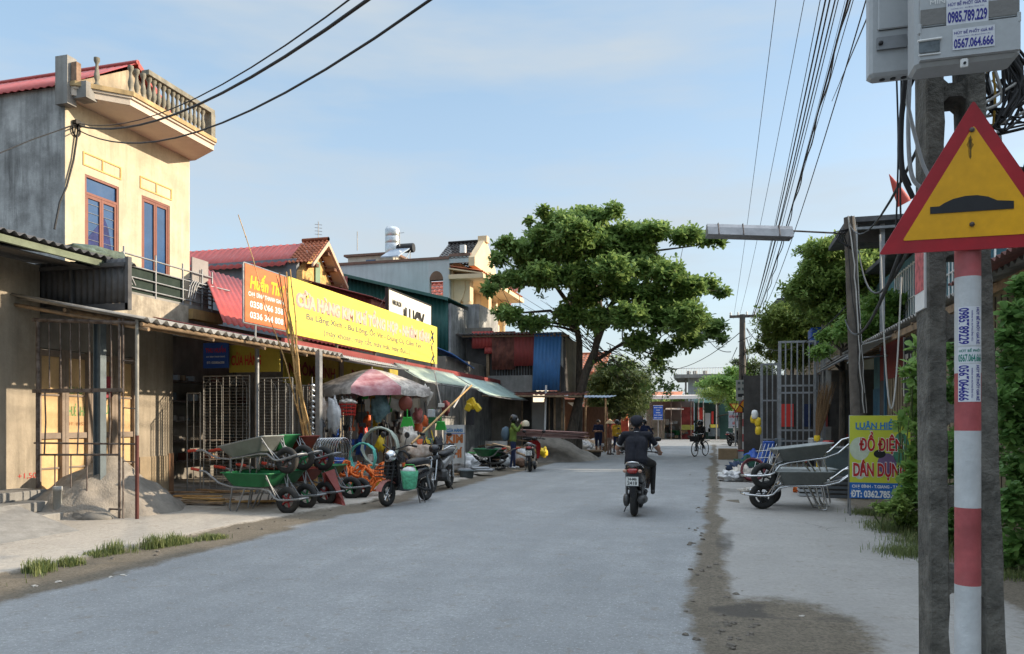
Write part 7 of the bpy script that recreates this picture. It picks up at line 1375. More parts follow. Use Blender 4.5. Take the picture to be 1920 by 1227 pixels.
for k, (x0, y0, x1, y1, r_) in enumerate(((572, 830, 545, 505, .022), (577, 830, 524, 512, .024), (582, 828, 533, 520, .022), (568, 828, 536, 510, .02), (580, 826, 518, 516, .021), (570, 800, 447, 402, .014))):
 b = gnd(560 + 5 * k, 905) + V((.25, 1.2, 0)); a_ = at(x0, y0, 14.2); c = at(x1, y1, 13.6 if k < 5 else 13.2); dirn = (c - a_).normalized(); b = a_ - dirn * (a_.z / dirn.z); m = MB(); n_ = 14
 pts = [b.lerp(c, i / n_) + V((.02 * sin(i * 1.3 + k), .02 * cos(i + k), 0)) for i in range(n_ + 1)]; m.tube(pts, [r_ * (1 - .45 * i / n_) for i in range(n_ + 1)], 7)
 for i in range(1, n_): m.lathe([(r_ * (1.0 - .45 * i / n_) + .004, -.012), (r_ * (1 - .45 * i / n_) + .007, 0), (r_ * (1.0 - .45 * i / n_) + .004, .012)], pts[i], 7, cap=False)
 m.build('bamboo_pole', M_bamboo, None, label=('thin brown bamboo pole leaning alone far to the left' if k == 5 else ['straightest bamboo pole, rightmost of the bundle against the awning', 'thick bamboo pole second from the left of the leaning bundle', 'bamboo pole in the front middle of the leaning bundle', 'bamboo pole in the back of the leaning bundle', 'leftmost bamboo pole of the leaning bundle'][k]), cat='bamboo pole', group='bamboo poles leaning on the awning')
def obj1(name, m, mt, label, cat, group=None): return m.build(name, mt, None, label=label, cat=cat, group=group)
def coil(c, Rc, r_, turns, mt, label, M=None, name='hose_coil', wire=.012):
 m = MB(); rr = random.Random(len(label)); T = M or Matrix.Identity(3)
 for k in range(turns): m.tube([V(c) + T @ V(((Rc + rr.uniform(-.02, .02)) * cos(a), (Rc + rr.uniform(-.02, .02)) * sin(a), r_ * (k / turns - .5) * 2)) for a in rng(0, 2 * pi, .3)[:-1]], wire, 5, closed=True)
 return obj1(name, m, mt, label, 'hose' if 'hose' in name else 'wire coil')
coil(at(680, 858, 16.0), .30, .05, 7, M_teal, 'pale teal hose coil hanging upright beside the yellow jar', RX90, wire=.016)
coil(at(712, 838, 16.4), .42, .06, 7, mat('hose_gray_green', (.4, .45, .38), .5), 'big gray green hose coil behind the electric scooter', RX90, wire=.016)
coil(at(753, 862, 16.4), .19, .04, 5, M_wire, 'black hose coil half hidden behind the electric scooter', RX90, wire=.016)
for k in range(9):   # hoops of the trellis roll
 pass
t = thing('wire_hoops', 'row of round bright wire hoops above the wire cages', 'wire hoops', at(622, 850, 15.5)); p = at(592, 850, 15.3); q = at(645, 848, 15.6); 
for k in range(12): m = MB(); c = p.lerp(q, k / 11); m.tube([c + V((.26 * cos(a) * .35, .26 * cos(a) * .6, .30 * sin(a))) for a in rng(-.4, pi + .4, .3)], .01, 5); m.build('hoop', M_chrome, t)
t = thing('wire_cage', 'low rectangular wire cage holding blue packets under the hoops', 'wire cage', at(625, 880, 15.3)); a = at(598, 885, 15.3); b = at(656, 885, 15.6); m = MB()
for z in (.52, .62, .72, .85): m.tube([(a.x, a.y, z), (b.x, a.y, z), (b.x, a.y + .4, z), (a.x, a.y + .4, z)], .006, 4, closed=True)
for x in rng(a.x, b.x, .06): m.tube([(x, a.y, .45), (x, a.y, .88)], .004, 4)
m.build('wires', M_chrome, t); m = MB(); rr = random.Random(2)
for k in range(12): m.box((b.x - rr.uniform(0, .3), a.y + rr.uniform(.05, .3), rr.uniform(.6, .8)), (.16, .12, .05), rr.uniform(0, 1), 0, .01)
m.build('blue_packets', M_bluepl, t)
def bucket(c, r_, h, mt, label, name='bucket', lid=None, handle=True):
 t = thing(name, label, name.replace('_', ' '), c); m = MB(); m.lathe([(r_ * .8, 0), (r_ * .85, .01), (r_, h), (r_ * 1.05, h), (r_ * 1.05, h + .015), (r_ * .95, h + .015), (r_ * .8, .03), (.001, .03)], c, 16); m.build('body', mt, t)
 if lid: m = MB(); m.lathe([(r_ * 1.06, h + .01), (r_ * 1.06, h + .05), (.001, h + .06)], c, 16); m.build('lid', lid, t)
 if handle: m = MB(); m.tube([V(c) + V((r_ * cos(a), 0, h + r_ * .6 * sin(a))) for a in rng(0, pi, .4)], .005, 4); m.build('handle', M_steel, t)
 return t
bucket(gnd(706, 913), .15, .32, M_yellowpl, 'yellow plastic jar with a pale lid beside the teal hose coil', 'storage_jar', M_sack, False)
bucket(at(808, 845, 20), .15, .3, M_teal, 'teal bucket standing high on a shelf behind the motorcycle', 'bucket'); 
bucket(at(793, 822, 20), .14, .28, mat('metal_cream', (.5, .46, .38), .5), 'cream metal bucket hanging left of the teal bucket', 'bucket'); bucket(gnd(875, 897), .2, .2, M_bluesteel, 'dark gray washing tub on the pavement beside the plastic sacks', 'tub', handle=False)
m = MB(); rr = random.Random(6); c = at(672, 890, 15.2)
for k in range(26):
 a0 = rr.uniform(0, 6.28); cc = c + V((rr.uniform(-.35, .45), rr.uniform(-.25, .25), rr.uniform(-.22, .22))); m.tube([cc + V((.16 * cos(a) * rr.uniform(.7, 1.2), .12 * sin(a), .1 * sin(a * 1.5 + a0) + rr.uniform(-.02, .02))) for a in rng(a0, a0 + 5, .4)], .022, 5)
obj1('orange_rope', m, M_orange, 'tangled heap of bright orange rope hose between the wheelbarrows and the jar', 'rope')
def tool(c, h, kind, mt, label, tilt=(0, 0), grp='long handled tools for sale'):
 t = thing(kind, label, kind.replace('_', ' '), c, 0, grp); c = V(c); top = c + V((tilt[0], tilt[1], h)); m = MB(); m.tube([c, top], .014, 6); m.build('handle', M_wood if kind != 'shovel' else mat('handle_brown', (.12, .05, .03), .6), t); u = (top - c).normalized(); m = MB()
 if kind == 'shovel':
  s = V((1, 0, 0)); P = [(-.03, -.02), (-.11, .02), (-.115, .2), (-.07, .3), (0, .34), (.07, .3), (.115, .2), (.11, .02), (.03, -.02)]; m.slab([top + s * x + u * z + V((0, .03 * (abs(x) > .09), 0)) for x, z in P], (0, .006, 0)); m.build('blade', mt, t)
 elif kind == 'broom': m.lathe([(.02, 0), (.05, .1), (.11, .4), (.14, .5), (.05, .52)], top, 10, sy=.5); m.build('bristles', mt, t)
 elif kind == 'hoe': m.slab([top + V((-.09, -.12, -.1)), top + V((.09, -.12, -.1)), top + V((.06, 0, .03)), top + V((-.06, 0, .03))], (0, .006, .006)); m.build('blade', mt, t)
 return t
rr = random.Random(15)
TL = [('shovel', M_blackpl), ('shovel', M_engine), ('shovel', M_blackpl), ('hoe', M_engine), ('shovel', M_bluesteel), ('hoe', M_blackpl), ('shovel', M_engine), ('broom', M_sack), ('shovel', M_blackpl), ('hoe', M_engine)]
for k, (kd, mt) in enumerate(TL):
 px = 708 + 6.5 * k; g = gnd(px, 895 + rr.uniform(-4, 4)); tool(g, rr.uniform(1.15, 1.55), kd, mt, f'{kd} with upturned head in the tool bundle behind the electric scooter', (rr.uniform(-.15, .15), rr.uniform(-.05, .1)))
for k in range(11):
 px = 578 + 7 * k; g = gnd(px, 893); m = MB(); m.tube([g, g + V((rr.uniform(-.12, .12), .2, rr.uniform(1.1, 1.7)))], .013, 6); obj1('steel_rod', m, M_steel, 'upright steel rod or handle in the rack between bamboo and parasol pole', 'rod', 'steel rods standing in the rack')
for k in range(8):
 px = 628 + 13.5 * k; p = at(px, 760, 19.5); m = MB(); z = p.z
 m.tube([(p.x, p.y, .3), (p.x, p.y, 2.75)], .02, 6); obj1('steel_tube', m, M_steel, 'long vertical steel tube at the shop front behind the parasol', 'steel tube', 'steel tubes stacked upright at the shop front')
for k, (px, mt, r_) in enumerate(((634, M_wire, .03), (642, M_chrome, .022), (650, M_wire, .026), (658, M_chrome, .02))):
 p = at(px, 745, 17.2); m = MB(); 
 for i in range(26): m.torus((p.x, p.y, p.z - .05 * i), r_, .008, RX90 if i % 2 else RY90, 8, 4)
 obj1('hanging_chain', m, mt, ['black chain, leftmost of the four hanging under the parasol edge', 'bright chain, second of the four hanging under the parasol edge', 'black chain, third of the four hanging under the parasol edge', 'bright chain, rightmost of the four hanging under the parasol edge'][k], 'chain')
def bagobj(px, py, d, rad, mt, label, seed, amp=.6, name='plastic_bag', cat='bag', fr=3.1):
 p = at(px, py, d); m = MB(); m.blob(p, rad, amp, fr, seed=seed, n=18); return obj1(name, m, mt, label, cat)
M_bagp = mat('bag_printed', (.55, .40, .30), .4, var=.4, scale=8, bump=.5, bscale=12, col2=(.62, .55, .48)); M_bagd = mat('bag_dark', (.03, .03, .035), .5, var=.4, bump=.5)
bagobj(604, 775, 16.8, (.13, .1, .33), M_bagp, 'pale printed bag hanging left of the red basket', 3); bagobj(625, 780, 16.8, (.16, .1, .38), M_bag, 'clear bag of white goods hanging beside the printed bag', 4); bagobj(598, 800, 16.6, (.12, .1, .2), M_bagd, 'black bag hanging below the printed bag', 5)
bagobj(652, 755, 17, (.2, .16, .07), M_sack, 'crumpled paper sheet lying on top of the red basket', 6, name='paper_sheet', cat='paper')
t = thing('plastic_basket', 'red slatted plastic basket hanging under the parasol', 'basket', at(652, 780, 17)); p = V(t.location); m = MB()
for k in range(4): m.lathe([(.17, .02 + k * .075), (.18, .05 + k * .075)], p, 14, cap=False)
for k in range(10): a = k * pi / 5; m.tube([p + V((.17 * cos(a), .17 * sin(a), 0)), p + V((.18 * cos(a), .18 * sin(a), .3))], .008, 4)
m.build('slats', M_redpl, t)
m = MB(); p = at(760, 757, 17.6); m.lathe([(.001, .03), (.12, .02), (.17, 0), (.18, -.01), (.17, -.02)], p, 20, RX90); obj1('round_pan', m, mat('pan_terracotta', (.22, .06, .04), .5), 'round terracotta coloured pan hanging under the parasol right side', 'pan')
for k, (px, py, d, w_, lb) in enumerate(((763, 790, 17.5, .17, 'bright green dustpan hanging in front of the dark doorway'), (826, 797, 20, .16, 'green dustpan hanging left of the shop sign with orange letters'), (810, 785, 21, .14, 'dull green dustpan hanging highest near the steel post'))):
 p = at(px, py, d); t = thing('dustpan', lb, 'dustpan', p); m = MB(); m.slab([p + V((-w_, 0, -.14)), p + V((w_, 0, -.14)), p + V((w_ * .6, 0, .08)), p + V((-w_ * .6, 0, .08))], (0, .05, .02)); m.build('pan', M_greenpl if k < 2 else M_green, t); m = MB(); m.tube([p + V((0, .02, .07)), p + V((0, .02, .28))], .015, 6); m.build('handle', M_greenpl, t)
bagobj(784, 780, 18.5, (.12, .1, .17), mat('cloth_pink_red', (.45, .15, .13), .8, var=.5, scale=8, bump=.4), 'bunch of pink and red cloth flowers hanging by the doorway', 8, name='cloth_bunch', cat='cloth'); bagobj(712, 765, 18, (.2, .14, .3), mat('bag_teal', (.2, .33, .36), .4, var=.5, scale=6, bump=.4), 'bluish bag hanging behind the parasol pole', 9); bagobj(704, 750, 18.2, (.13, .1, .22), mat('bag_yellow', (.5, .32, .05), .5, var=.5, bump=.4), 'dull yellow bag hanging high behind the parasol pole', 10)
bagobj(768, 825, 16.9, (.2, .15, .28), M_sack, 'cream cloth bundle standing right of the tool bundle', 11, name='cloth_bundle', cat='bundle'); bagobj(785, 848, 16.5, (.35, .2, .16), M_bagp, 'heap of creamy wrapped goods behind the electric scooter seat', 12, name='wrapped_goods', cat='goods'); bagobj(836, 765, 21, (.12, .08, .2), mat('cloth_maroon', (.13, .03, .03), .9), 'dark maroon bag hanging above the green dustpan', 13)
m = MB(); p, q = at(772, 832, 16), at(884, 723, 21); m.tube([p, q], .025, 7); obj1('slanted_pole', m, M_bamboo, 'slanting pole propping the pale green flap over the motorcycle', 'pole')
m = MB(); m.tube([at(850, 765, 21), at(862, 745, 21.5), at(875, 722, 22)], .025, 6); obj1('slanted_pole', m, M_wire_w, 'short pale pole slanting under the pale green flap corner', 'pole')
t = thing('standing_sign', 'white standing board with blue and orange brown lettering', 'signboard', gnd(853, 872)); p0, p1 = at(833, 864, 20.3), at(871, 860, 21.2); ux = (p1 - p0).normalized(); ux.z = 0; ux.normalize(); wd = (p1 - p0).length; zt_, zb_ = at(852, 797, 20.7).z, .35; P0 = V((p0.x, p0.y, zb_)); P1 = P0 + ux * wd; nr = ux.cross(Z1)
m = MB(); m.slab([P0, P1, P1 + V((0, 0, zt_ - zb_)), P0 + V((0, 0, zt_ - zb_))], -nr * .03); m.build('panel', mat('sign_offwhite', (.52, .51, .48), .6, var=.08, dirt=.25), t)
C = (P0 + P1) / 2; 
for body, z, h_, f, mt in (('CỬA HÀNG', .87, .1, .8, mat('ink_blue', (.03, .16, .35), .5)), ('KIM', .64, .2, .82, mat('ink_orange', (.45, .13, .03), .5)), ('KHÍ', .28, .24, .78, mat('ink_orange', (.45, .13, .03)))): text(body, mt, t, C + V((0, 0, (zt_ - zb_) * z)) + nr * .004, ux, Z1, wd * f, (zt_ - zb_) * h_ * 1.15, bold=.05)
m = MB(); m.slab([P0 + V((0, 0, (zt_ - zb_) * .77)) + nr * .003, P1 + V((0, 0, (zt_ - zb_) * .77)) + nr * .003, P1 + V((0, 0, (zt_ - zb_) * .785)) + nr * .003, P0 + V((0, 0, (zt_ - zb_) * .785)) + nr * .003], nr * .002); m.build('blue_rule', M_bluepl, t)
for q in (P0, P1): m = MB(); m.tube([(q.x, q.y + .03, 0), (q.x, q.y + .03, zt_)], .018, 6); m.build('leg', M_steel, t)
rb_ = random.Random(21)
GK = [M_redpl, M_blackpl, M_sack, M_bluepl, M_graypl, M_greenpl, M_engine, M_wood, M_signorange, M_bag, M_yellowpl, M_rust, M_bagp, M_bagd]
for k in range(95):
 px = rb_.uniform(585, 828); hi = k % 2; py = rb_.uniform(735, 812) if hi else rb_.uniform(822, 888); d = rb_.uniform(17.6, 20.5) if hi else rb_.uniform(16.8, 19); p = at(px, py, d); s = rb_.uniform(.05, .15); mt = GK[rb_.randrange(14)]; m = MB(); q = rb_.randrange(4)
 if p.z < .08: p.z = .1
 if q == 0: m.box(p, (s * 1.6, s, s * rb_.uniform(1, 2.4)), rb_.uniform(0, 2), 0, .012)
 elif q == 1: m.lathe([(s * .7, 0), (s, s * 1.8), (s * .9, s * 1.8), (s * .6, .02)], p, 12)
 elif q == 2: m.blob(p, (s, s * .7, s * 1.7), 1.0, 3.4, seed=k, n=12)
 else: m.tube([p, p + V((rb_.uniform(-.2, .2), rb_.uniform(-.1, .1), rb_.uniform(.4, .9)))], .015, 5); m.box(p, (.16, .05, .1), rb_.uniform(0, 2), 0, .01)
 obj1('small_ware', m, mt, 'small hardware item in the crowded display under the parasol and awning', 'ware', 'crowded small wares of the hardware shop')
def bagp(px, py, rad, mt, label, seed, **k): g = gnd(px, py); m = MB(); m.blob((g.x, g.y, rad[2] * .8), rad, .75, 3.2, seed=seed, n=24, flatb=-rad[2] * .8); return obj1(k.get('name', 'plastic_bag'), m, mt, label, k.get('cat', 'bag'))
bagp(870, 888, (.38, .3, .3), M_bag, 'big clear plastic bag of cans at the pavement edge', 2); bagp(845, 880, (.2, .2, .2), mat('bag_red_stripe', (.4, .15, .15), .4, var=.5, scale=7), 'small red striped bag next to the big clear one', 3)
for k, (px, py) in enumerate(((845, 892), (858, 896), (838, 898))): g = gnd(px, py); m = MB(); m.box(g + V((0, 0, .05 + .03 * k)), (.7, .12, .05), .2 + .3 * k, 0, .01); obj1('timber_offcut', m, M_wood, ['timber offcut, left one of three by the dark tub', 'timber offcut touching the dark tub', 'timber offcut nearest the road by the motorcycle'][k], 'timber')
t = thing('plastic_stool', 'green plastic stool among the scrap behind the standing sign', 'stool', gnd(886, 878)); p = V(t.location); m = MB(); m.box(p + V((0, 0, .5)), (.34, .34, .04), .3, 0, .015); m.build('seat', M_greenpl, t)
for sx in (-1, 1):
 for sy in (-1, 1): m = MB(); m.tube([p + V((.17 * sx, .17 * sy, 0)), p + V((.13 * sx, .13 * sy, .49))], .022, 6); m.build('leg', M_greenpl, t)
g = gnd(896, 872); m = MB(); m.lathe([(.42, 0), (.42, .75), (.36, .75), (.36, .1)], g + V((.2, 1.6, .05)), 22, cap=False); obj1('concrete_ring', m, mat('concrete_pale', (.33, .32, .3), .9, var=.1), 'pale concrete well ring among the scrap', 'concrete ring')
m = MB()
for k in range(6): g = at(888, 760, 24.5) ; m.box(g + V((rb_.uniform(-.25, .3), rb_.uniform(-.2, .2), rb_.uniform(-.1, .25))), (.2, .14, .26), Matrix.Rotation(rb_.uniform(-.7, .7), 3, 'Y'), k % 2, .03)
obj1('hanging_containers', m, [M_yellowpl, M_yellowpl], 'cluster of yellow plastic containers hanging by the gray wall', 'containers'); 
m = MB(); g = at(882, 780, 24.4); m.slab([g + V((-.15, 0, -.3)), g + V((.1, 0, -.3)), g + V((.15, 0, .2)), g + V((-.1, 0, .2))], (0, .06, 0)); obj1('black_flap', m, M_bagd, 'black rubber flap hanging under the yellow containers', 'rubber flap')
m = MB(); g = gnd(924, 882); 
for k in range(9): m.torus(g + V((rb_.uniform(-.3, .3), rb_.uniform(-.3, .3), .1 + .07 * k)), .28, .035, Matrix.Rotation(rb_.uniform(-.3, .3), 3, 'X'), 18, 6)
obj1('scrap_coils', m, M_rubber, 'heap of black rubber coils left of the man in the green jacket', 'scrap')
for k in range(14):
 px = rb_.uniform(872, 990); g = gnd(px, rb_.uniform(862, 878)); m = MB(); s = rb_.uniform(.6, 1.6); m.box(g + V((0, .3, rb_.uniform(.1, .75))), (s, .14, .05), Matrix.Rotation(rb_.uniform(-.6, .6), 3, 'Z') @ Matrix.Rotation(rb_.uniform(-.25, .25), 3, 'Y'), 0, .008); obj1('scrap_plank', m, M_wood if k % 3 else mat('plank_pale', (.4, .3, .2), .9, var=.3), 'loose plank in the timber scrap heap behind the man in green', 'plank', 'planks of the timber scrap heap')
for k in range(10): px = rb_.uniform(868, 985); g = gnd(px, rb_.uniform(864, 880)); m = MB(); r_ = rb_.uniform(.14, .3); m.blob(g + V((0, .2, r_)), (r_ * 1.2, r_, r_), .6, 3, seed=k + 40, n=14); obj1('scrap_bundle', m, [M_sack, M_bag, mat('cloth_brown', (.2, .12, .08), .9, var=.5, scale=6, bump=.4), M_graypl, mat('cloth_dusty_pink', (.4, .26, .2), .9, var=.3, bump=.4)][k % 5], 'crumpled bundle in the scrap heap along the gray wall', 'bundle', 'bundles of the scrap heap')
m = MB(); g = gnd(893, 892); m.box(g + V((0, 0, .16)), (1.0, .5, .08), .15, 0, .02); m.box(g + V((.1, 0, .22)), (.5, .4, .05), .5, 0, .02); obj1('metal_sheets', m, M_steel, 'small stack of bright metal sheets lying beside the dark tub', 'metal sheets')
g = gnd(1035, 866); pile('gravel_heap', (g.x - .45, g.y + 1.6, 0), 1.9, 1.15, M_sand, 8, 'tall brown sand heap at the roadside below the almond tree', 'sand pile', 1.0, 1.15, .85)
g = at(1030, 827, 28); m = MB()
for k in range(6): m.corr((g.x - 1.35 + rb_.uniform(-.06, .06), g.y - .5, 1.0 + .045 * k + .01), (0, 1.1, 0), (2.7 + rb_.uniform(-.1, .1), 0, -.12), .11, .012, k % 3 == 0)
obj1('roofing_stack', m, [mat('sheet_old_rose', (.42, .24, .21), .8, var=.3, scale=5, dirt=.5), mat('sheet_pink_stack', (.42, .28, .25), .7, dirt=.4)], 'stack of reddish roofing sheets lying on the roadside sand heap', 'roofing sheets')
m = MB(); g = gnd(1085, 850)
for k in range(5): bagp(1082 + 8 * k, 852 - k, (.4, .35, .33), [M_sack, M_bag, M_sack, mat('sack_peach', (.55, .4, .28), .8, bump=.4), M_bag][k], ['pale sack, leftmost of five left of the woman in black', 'clear sack, second of five left of the woman in black', 'pale sack in the middle of five left of the woman in black', 'peach coloured sack, fourth of five left of the woman in black', 'white sack closest to the woman in black'][k], 60 + k, name='filled_sack', cat='sack')
m = MB(); g = gnd(1100, 857); m.box(g + V((0, .2, .25)), (1.3, .7, .08), 0, 0, .02); m.box(g + V((0, .2, .12)), (1.1, .5, .2), 0, 1); obj1('low_trolley', m, [M_wood, M_dark], 'low trolley carrying the sacks by the road', 'trolley')
for k in range(9): g = gnd(1080 + 8 * k + rb_.uniform(-3, 3), 846); m = MB(); m.tube([g + V((0, 1, 0)), g + V((rb_.uniform(-.5, .5), 1, rb_.uniform(.6, 1.3)))], .02, 5); m.torus(g + V((0, 1, .5)), .25, .02, RX90, 12, 4); obj1('bent_rack', m, M_steel_rust, 'bent metal rack in the clutter behind the sacks', 'metal rack', 'metal racks cluttered behind the sacks')
for k in range(12): g = gnd(rb_.uniform(340, 470), rb_.uniform(932, 952)); m = MB(); m.box(g + V((0, 0, .03 + .01 * k)), (rb_.uniform(.5, 1.3), .1, .03), rb_.uniform(-.4, .6), 0, .006); obj1('flat_board', m, M_wood if k % 2 else M_bamboo, 'thin board lying flat in front of the arched wire racks', 'board', 'boards lying in front of the wire racks')
for k in range(110):
 px, py = rb_.choice([(rb_.uniform(60, 640), None), (rb_.uniform(1280, 1420), rb_.uniform(1080, 1220)), (rb_.uniform(1290, 1350), rb_.uniform(890, 1100))])
 if py is None: py = 1075 - (px - 60) * .235 + rb_.uniform(-8, 22)
 g = gnd(px, py); r_ = rb_.uniform(.008, .024); m = MB(); m.blob(g + V((0, 0, r_ * .3)), (r_ * 1.4, r_, r_ * .7), .5, 3, seed=k, n=8, sm=False); obj1('pebble', m, M_dirtm, 'small loose stone on the dirty edge of the road', 'stone', 'loose stones along the road edge')
for k, (px, py) in enumerate(((208, 1083), (232, 1080), (1503, 1157), (66, 1100), (110, 1092))): g = gnd(px, py); m = MB(); m.blob(g + V((0, 0, .004)), (.03, .018, .01), .9, 4, seed=k, n=8, sm=False); obj1('litter_scrap', m, M_sack, ['white paper scrap in the dirt left of centre, first one', 'white paper scrap right beside another in the dirt', 'white scrap at the edge of the muddy patch', 'pale scrap by the nearest grass tuft', 'tiny scrap between two grass tufts'][k], 'litter')
# ================================================================ RIGHT PAVEMENT GOODS
bn = thing('standing_banner', 'yellow and blue standing banner with big red lettering', 'signboard', gnd(1645, 965)); A0 = gnd(1593, 968); A0 = V((A0.x, A0.y, 0)); A1 = ony(1707, 900, A0.y - .05); ux = V((A1.x - A0.x, A1.y - A0.y, 0)); wd = ux.length; ux.normalize(); z0, z1 = .29, 1.605
nr = ux.cross(Z1)
def bp(u, v, e=0): return V((A0.x, A0.y, 0)) + ux * (u * wd) + V((0, 0, z0 + (z1 - z0) * v)) + nr * e
M_bann = mat('banner_yellow', (.52, .55, .05), .5, var=.08, scale=2, bump=.05, bscale=8)
m = MB(); m.slab([bp(0, .19), bp(1, .19), bp(1, 1), bp(0, 1)], -nr * .006); m.build('yellow_panel', M_bann, bn); m = MB(); m.slab([bp(0, 0), bp(1, 0), bp(1, .19), bp(0, .19)], -nr * .006); m.build('blue_panel', mat('banner_blue', (.02, .13, .42), .5, var=.08), bn)
def disc(u, v, ru, rv, mt, nm, e): m = MB(); m.slab([bp(u + ru * cos(a), v + rv * sin(a), e) for a in rng(0, 2 * pi, .35)[:-1]], nr * .0006); m.build(nm, mt, bn)
disc(.17, .60, .17, .14, mat('bulb_pale', (.5, .55, .42), .5, bump=0), 'bulb_picture', .001); disc(.17, .33, .1, .1, mat('bulb_pale', (.5, .55, .42)), 'bulb_picture', .001); disc(.62, .42, .16, .13, mat('fan_purple', (.16, .1, .2), .5, bump=0), 'fan_picture', .001); disc(.5, .54, .1, .05, M_black, 'socket_picture', .0022); disc(.85, .6, .14, .2, mat('photo_green', (.06, .2, .12), .5, bump=0), 'photo_patch', .001)
M_bred = mat('banner_red', (.42, .02, .02), .5, var=.05, bump=0); M_bblue = mat('banner_ink_blue', (.02, .18, .42), .5, bump=0)
text('LUÂN HIỀN', M_bblue, bn, bp(.46, .9, .003), ux, Z1, wd * .72, .16, bold=.03)
m = MB(); m.slab([bp(.12, .828, .002), bp(.8, .828, .002), bp(.8, .836, .002), bp(.12, .836, .002)], nr * .001); m.build('rule', M_bblue, bn)
for body, u, v, w_, h_ in (('ĐỒ ĐIỆN', .52, .67, .72, .36), ('DÂN DỤNG', .5, .345, .88, .33)):
 text(body, M_white, bn, bp(u, v, .002), ux, Z1, wd * w_ * 1.03, h_ * 1.06, bold=.06); text(body, M_bred, bn, bp(u, v, .004), ux, Z1, wd * w_, h_, bold=.035)
text('CHỢ ĐÌNH - T.GIANG - T.HÀ', M_white, bn, bp(.45, .145, .002), ux, Z1, wd * .82, .075, bold=.03); text('ĐT: 0362.785.666', M_white, bn, bp(.45, .055, .002), ux, Z1, wd * .86, .12, bold=.04)
m = MB(); m.tube([bp(0, 1, -.02), bp(1, 1, -.02), bp(1, 0, -.02), bp(0, 0, -.02)], .012, 6, closed=True); m.build('frame', M_steel, bn)
for u in (.01, .99):
 for dy in (.0, .3): m = MB(); a = bp(u, .98, -.02); m.tube([a, (a.x - nr.x * dy, a.y - nr.y * dy, 0)], .012, 6); m.build('leg', M_steel, bn)
g = gnd(1532, 905); t = thing('straw_broom', 'tall upside down straw broom leaning by the gates', 'broom', g); m = MB(); top = at(1548, 735, 17); bot = at(1532, 822, 16.6); rq = random.Random(3); dq = (top - bot)
for k in range(110): a = rq.uniform(0, 6.28); q_ = sqrt(rq.random()); o_ = V((cos(a) * q_, sin(a) * q_ * .6, 0)); m.tube([bot + o_ * .03, bot + dq * .5 + o_ * .13, bot + dq * rq.uniform(.9, 1.25) + o_ * .17 + V((rq.uniform(-.03, .03), 0, 0))], [.006, .007, .003], 3)
if 1: pass; m.build('bristles', mat('straw_brown', (.17, .1, .045), .95, var=.4, scale=20, bump=.6, stretch=(5, 5, .6)), t); m = MB(); m.tube([(bot.x, bot.y, 0), bot], .02, 6); m.lathe([(.06, 0), (.07, .06), (.06, .12)], bot - V((0, 0, .06)), 10); m.build('handle', M_yellowpl, t)
t = thing('glass_counter', 'glass topped display counter behind the upper gray wheelbarrow', 'display case', gnd(1570, 920)); a = gnd(1548, 925); m = MB(); m.bb((a.x, a.y, 0), (a.x + 1.1, a.y + .6, .95)); m.build('case', mat('case_gray_green', (.10, .13, .13), .4, var=.2), t); m = MB(); m.bb((a.x - .02, a.y - .02, .955), (a.x + 1.12, a.y + .62, .98)); m.build('glass_top', M_lampg, t)
for k, (px, py, w_, h_, mt, lb) in enumerate(((1500, 932, .5, .5, M_graypl, 'dark gray slatted crate behind the lower gray wheelbarrow'), (1545, 935, .8, .42, mat('crate_gray', (.09, .1, .11), .7, var=.2), 'long gray slatted crate left of the banner foot'))):
 g = gnd(px, py); t = thing('slatted_crate', lb, 'crate', g); m = MB(); m.bb((g.x, g.y, 0), (g.x + w_, g.y + .4, h_)); m.build('core', M_dark, t); m = MB()
 for z in rng(.02, h_ - .05, .09): m.bb((g.x - .01, g.y - .015, z), (g.x + w_ + .01, g.y, z + .05)); m.bb((g.x - .015, g.y, z), (g.x, g.y + .4, z + .05))
 m.build('slats', mt, t)
bagp(1515, 925, (.28, .2, .16), M_orange, 'orange net bundle under the lower gray wheelbarrow', 71, name='net_bundle', cat='net')
coil(gnd(1412, 905) + V((0, 0, .32)), .27, .07, 9, mat('hose_maroon', (.16, .03, .04), .5), 'maroon hose coil standing left of the gray wheelbarrows', Matrix.Rotation(R(70), 3, 'X') @ Matrix.Rotation(0, 3, 'Z'), wire=.022)
for k, (px, py, rad, mt, lb) in enumerate(((1372, 903, (.3, .25, .13), M_bag, 'low white sack, nearest to the road on the right pavement'), (1393, 902, (.35, .3, .2), M_sack, 'rumpled pale sack beside the maroon hose coil'), (1385, 890, (.3, .3, .2), mat('cloth_dark_blue', (.03, .05, .1), .8, bump=.4), 'dark blue cloth bundle behind the pale sacks'), (1400, 882, (.35, .3, .22), mat('cloth_dark_green', (.03, .1, .07), .8, bump=.4), 'dark green bundle behind the pale sacks'), (1420, 880, (.4, .3, .3), M_bluepl, 'blue plastic bundle at the foot of the shorter gate'), (1408, 925, (.2, .12, .06), M_sack, 'flat brown bag under the maroon hose coil'), (1350, 890, (.1, .08, .03), M_white, 'white scrap of foam lying on the right road edge'))): bagp(px, py, rad, mt, lb, 80 + k, name='sack_bundle', cat='bundle')
for k, (px, py, d, c_) in enumerate(((1415, 778, 21.5, M_white), (1421, 792, 21.5, M_yellowpl), (1422, 808, 21.5, M_yellowpl), (1413, 786, 21.7, M_yellowpl))):
 p = at(px, py, d); m = MB(); m.lathe([(.02, .14), (.07, .12), (.09, .04), (.09, -.06), (.07, -.11), (.03, -.12)], p, 14); obj1('plastic_can', m, c_, ['white plastic can hanging at the top left of the gates', 'yellow plastic can in the middle of the hanging bunch', 'lowest yellow plastic can of the hanging bunch', 'yellow plastic can just left in the hanging bunch'][k], 'can')
m = MB(); g = gnd(1412, 895)
for k in range(5): m.tube([g + V((.1 * k, .2, .1)), g + V((.25 + .1 * k, .5, .9))], .012, 5); 
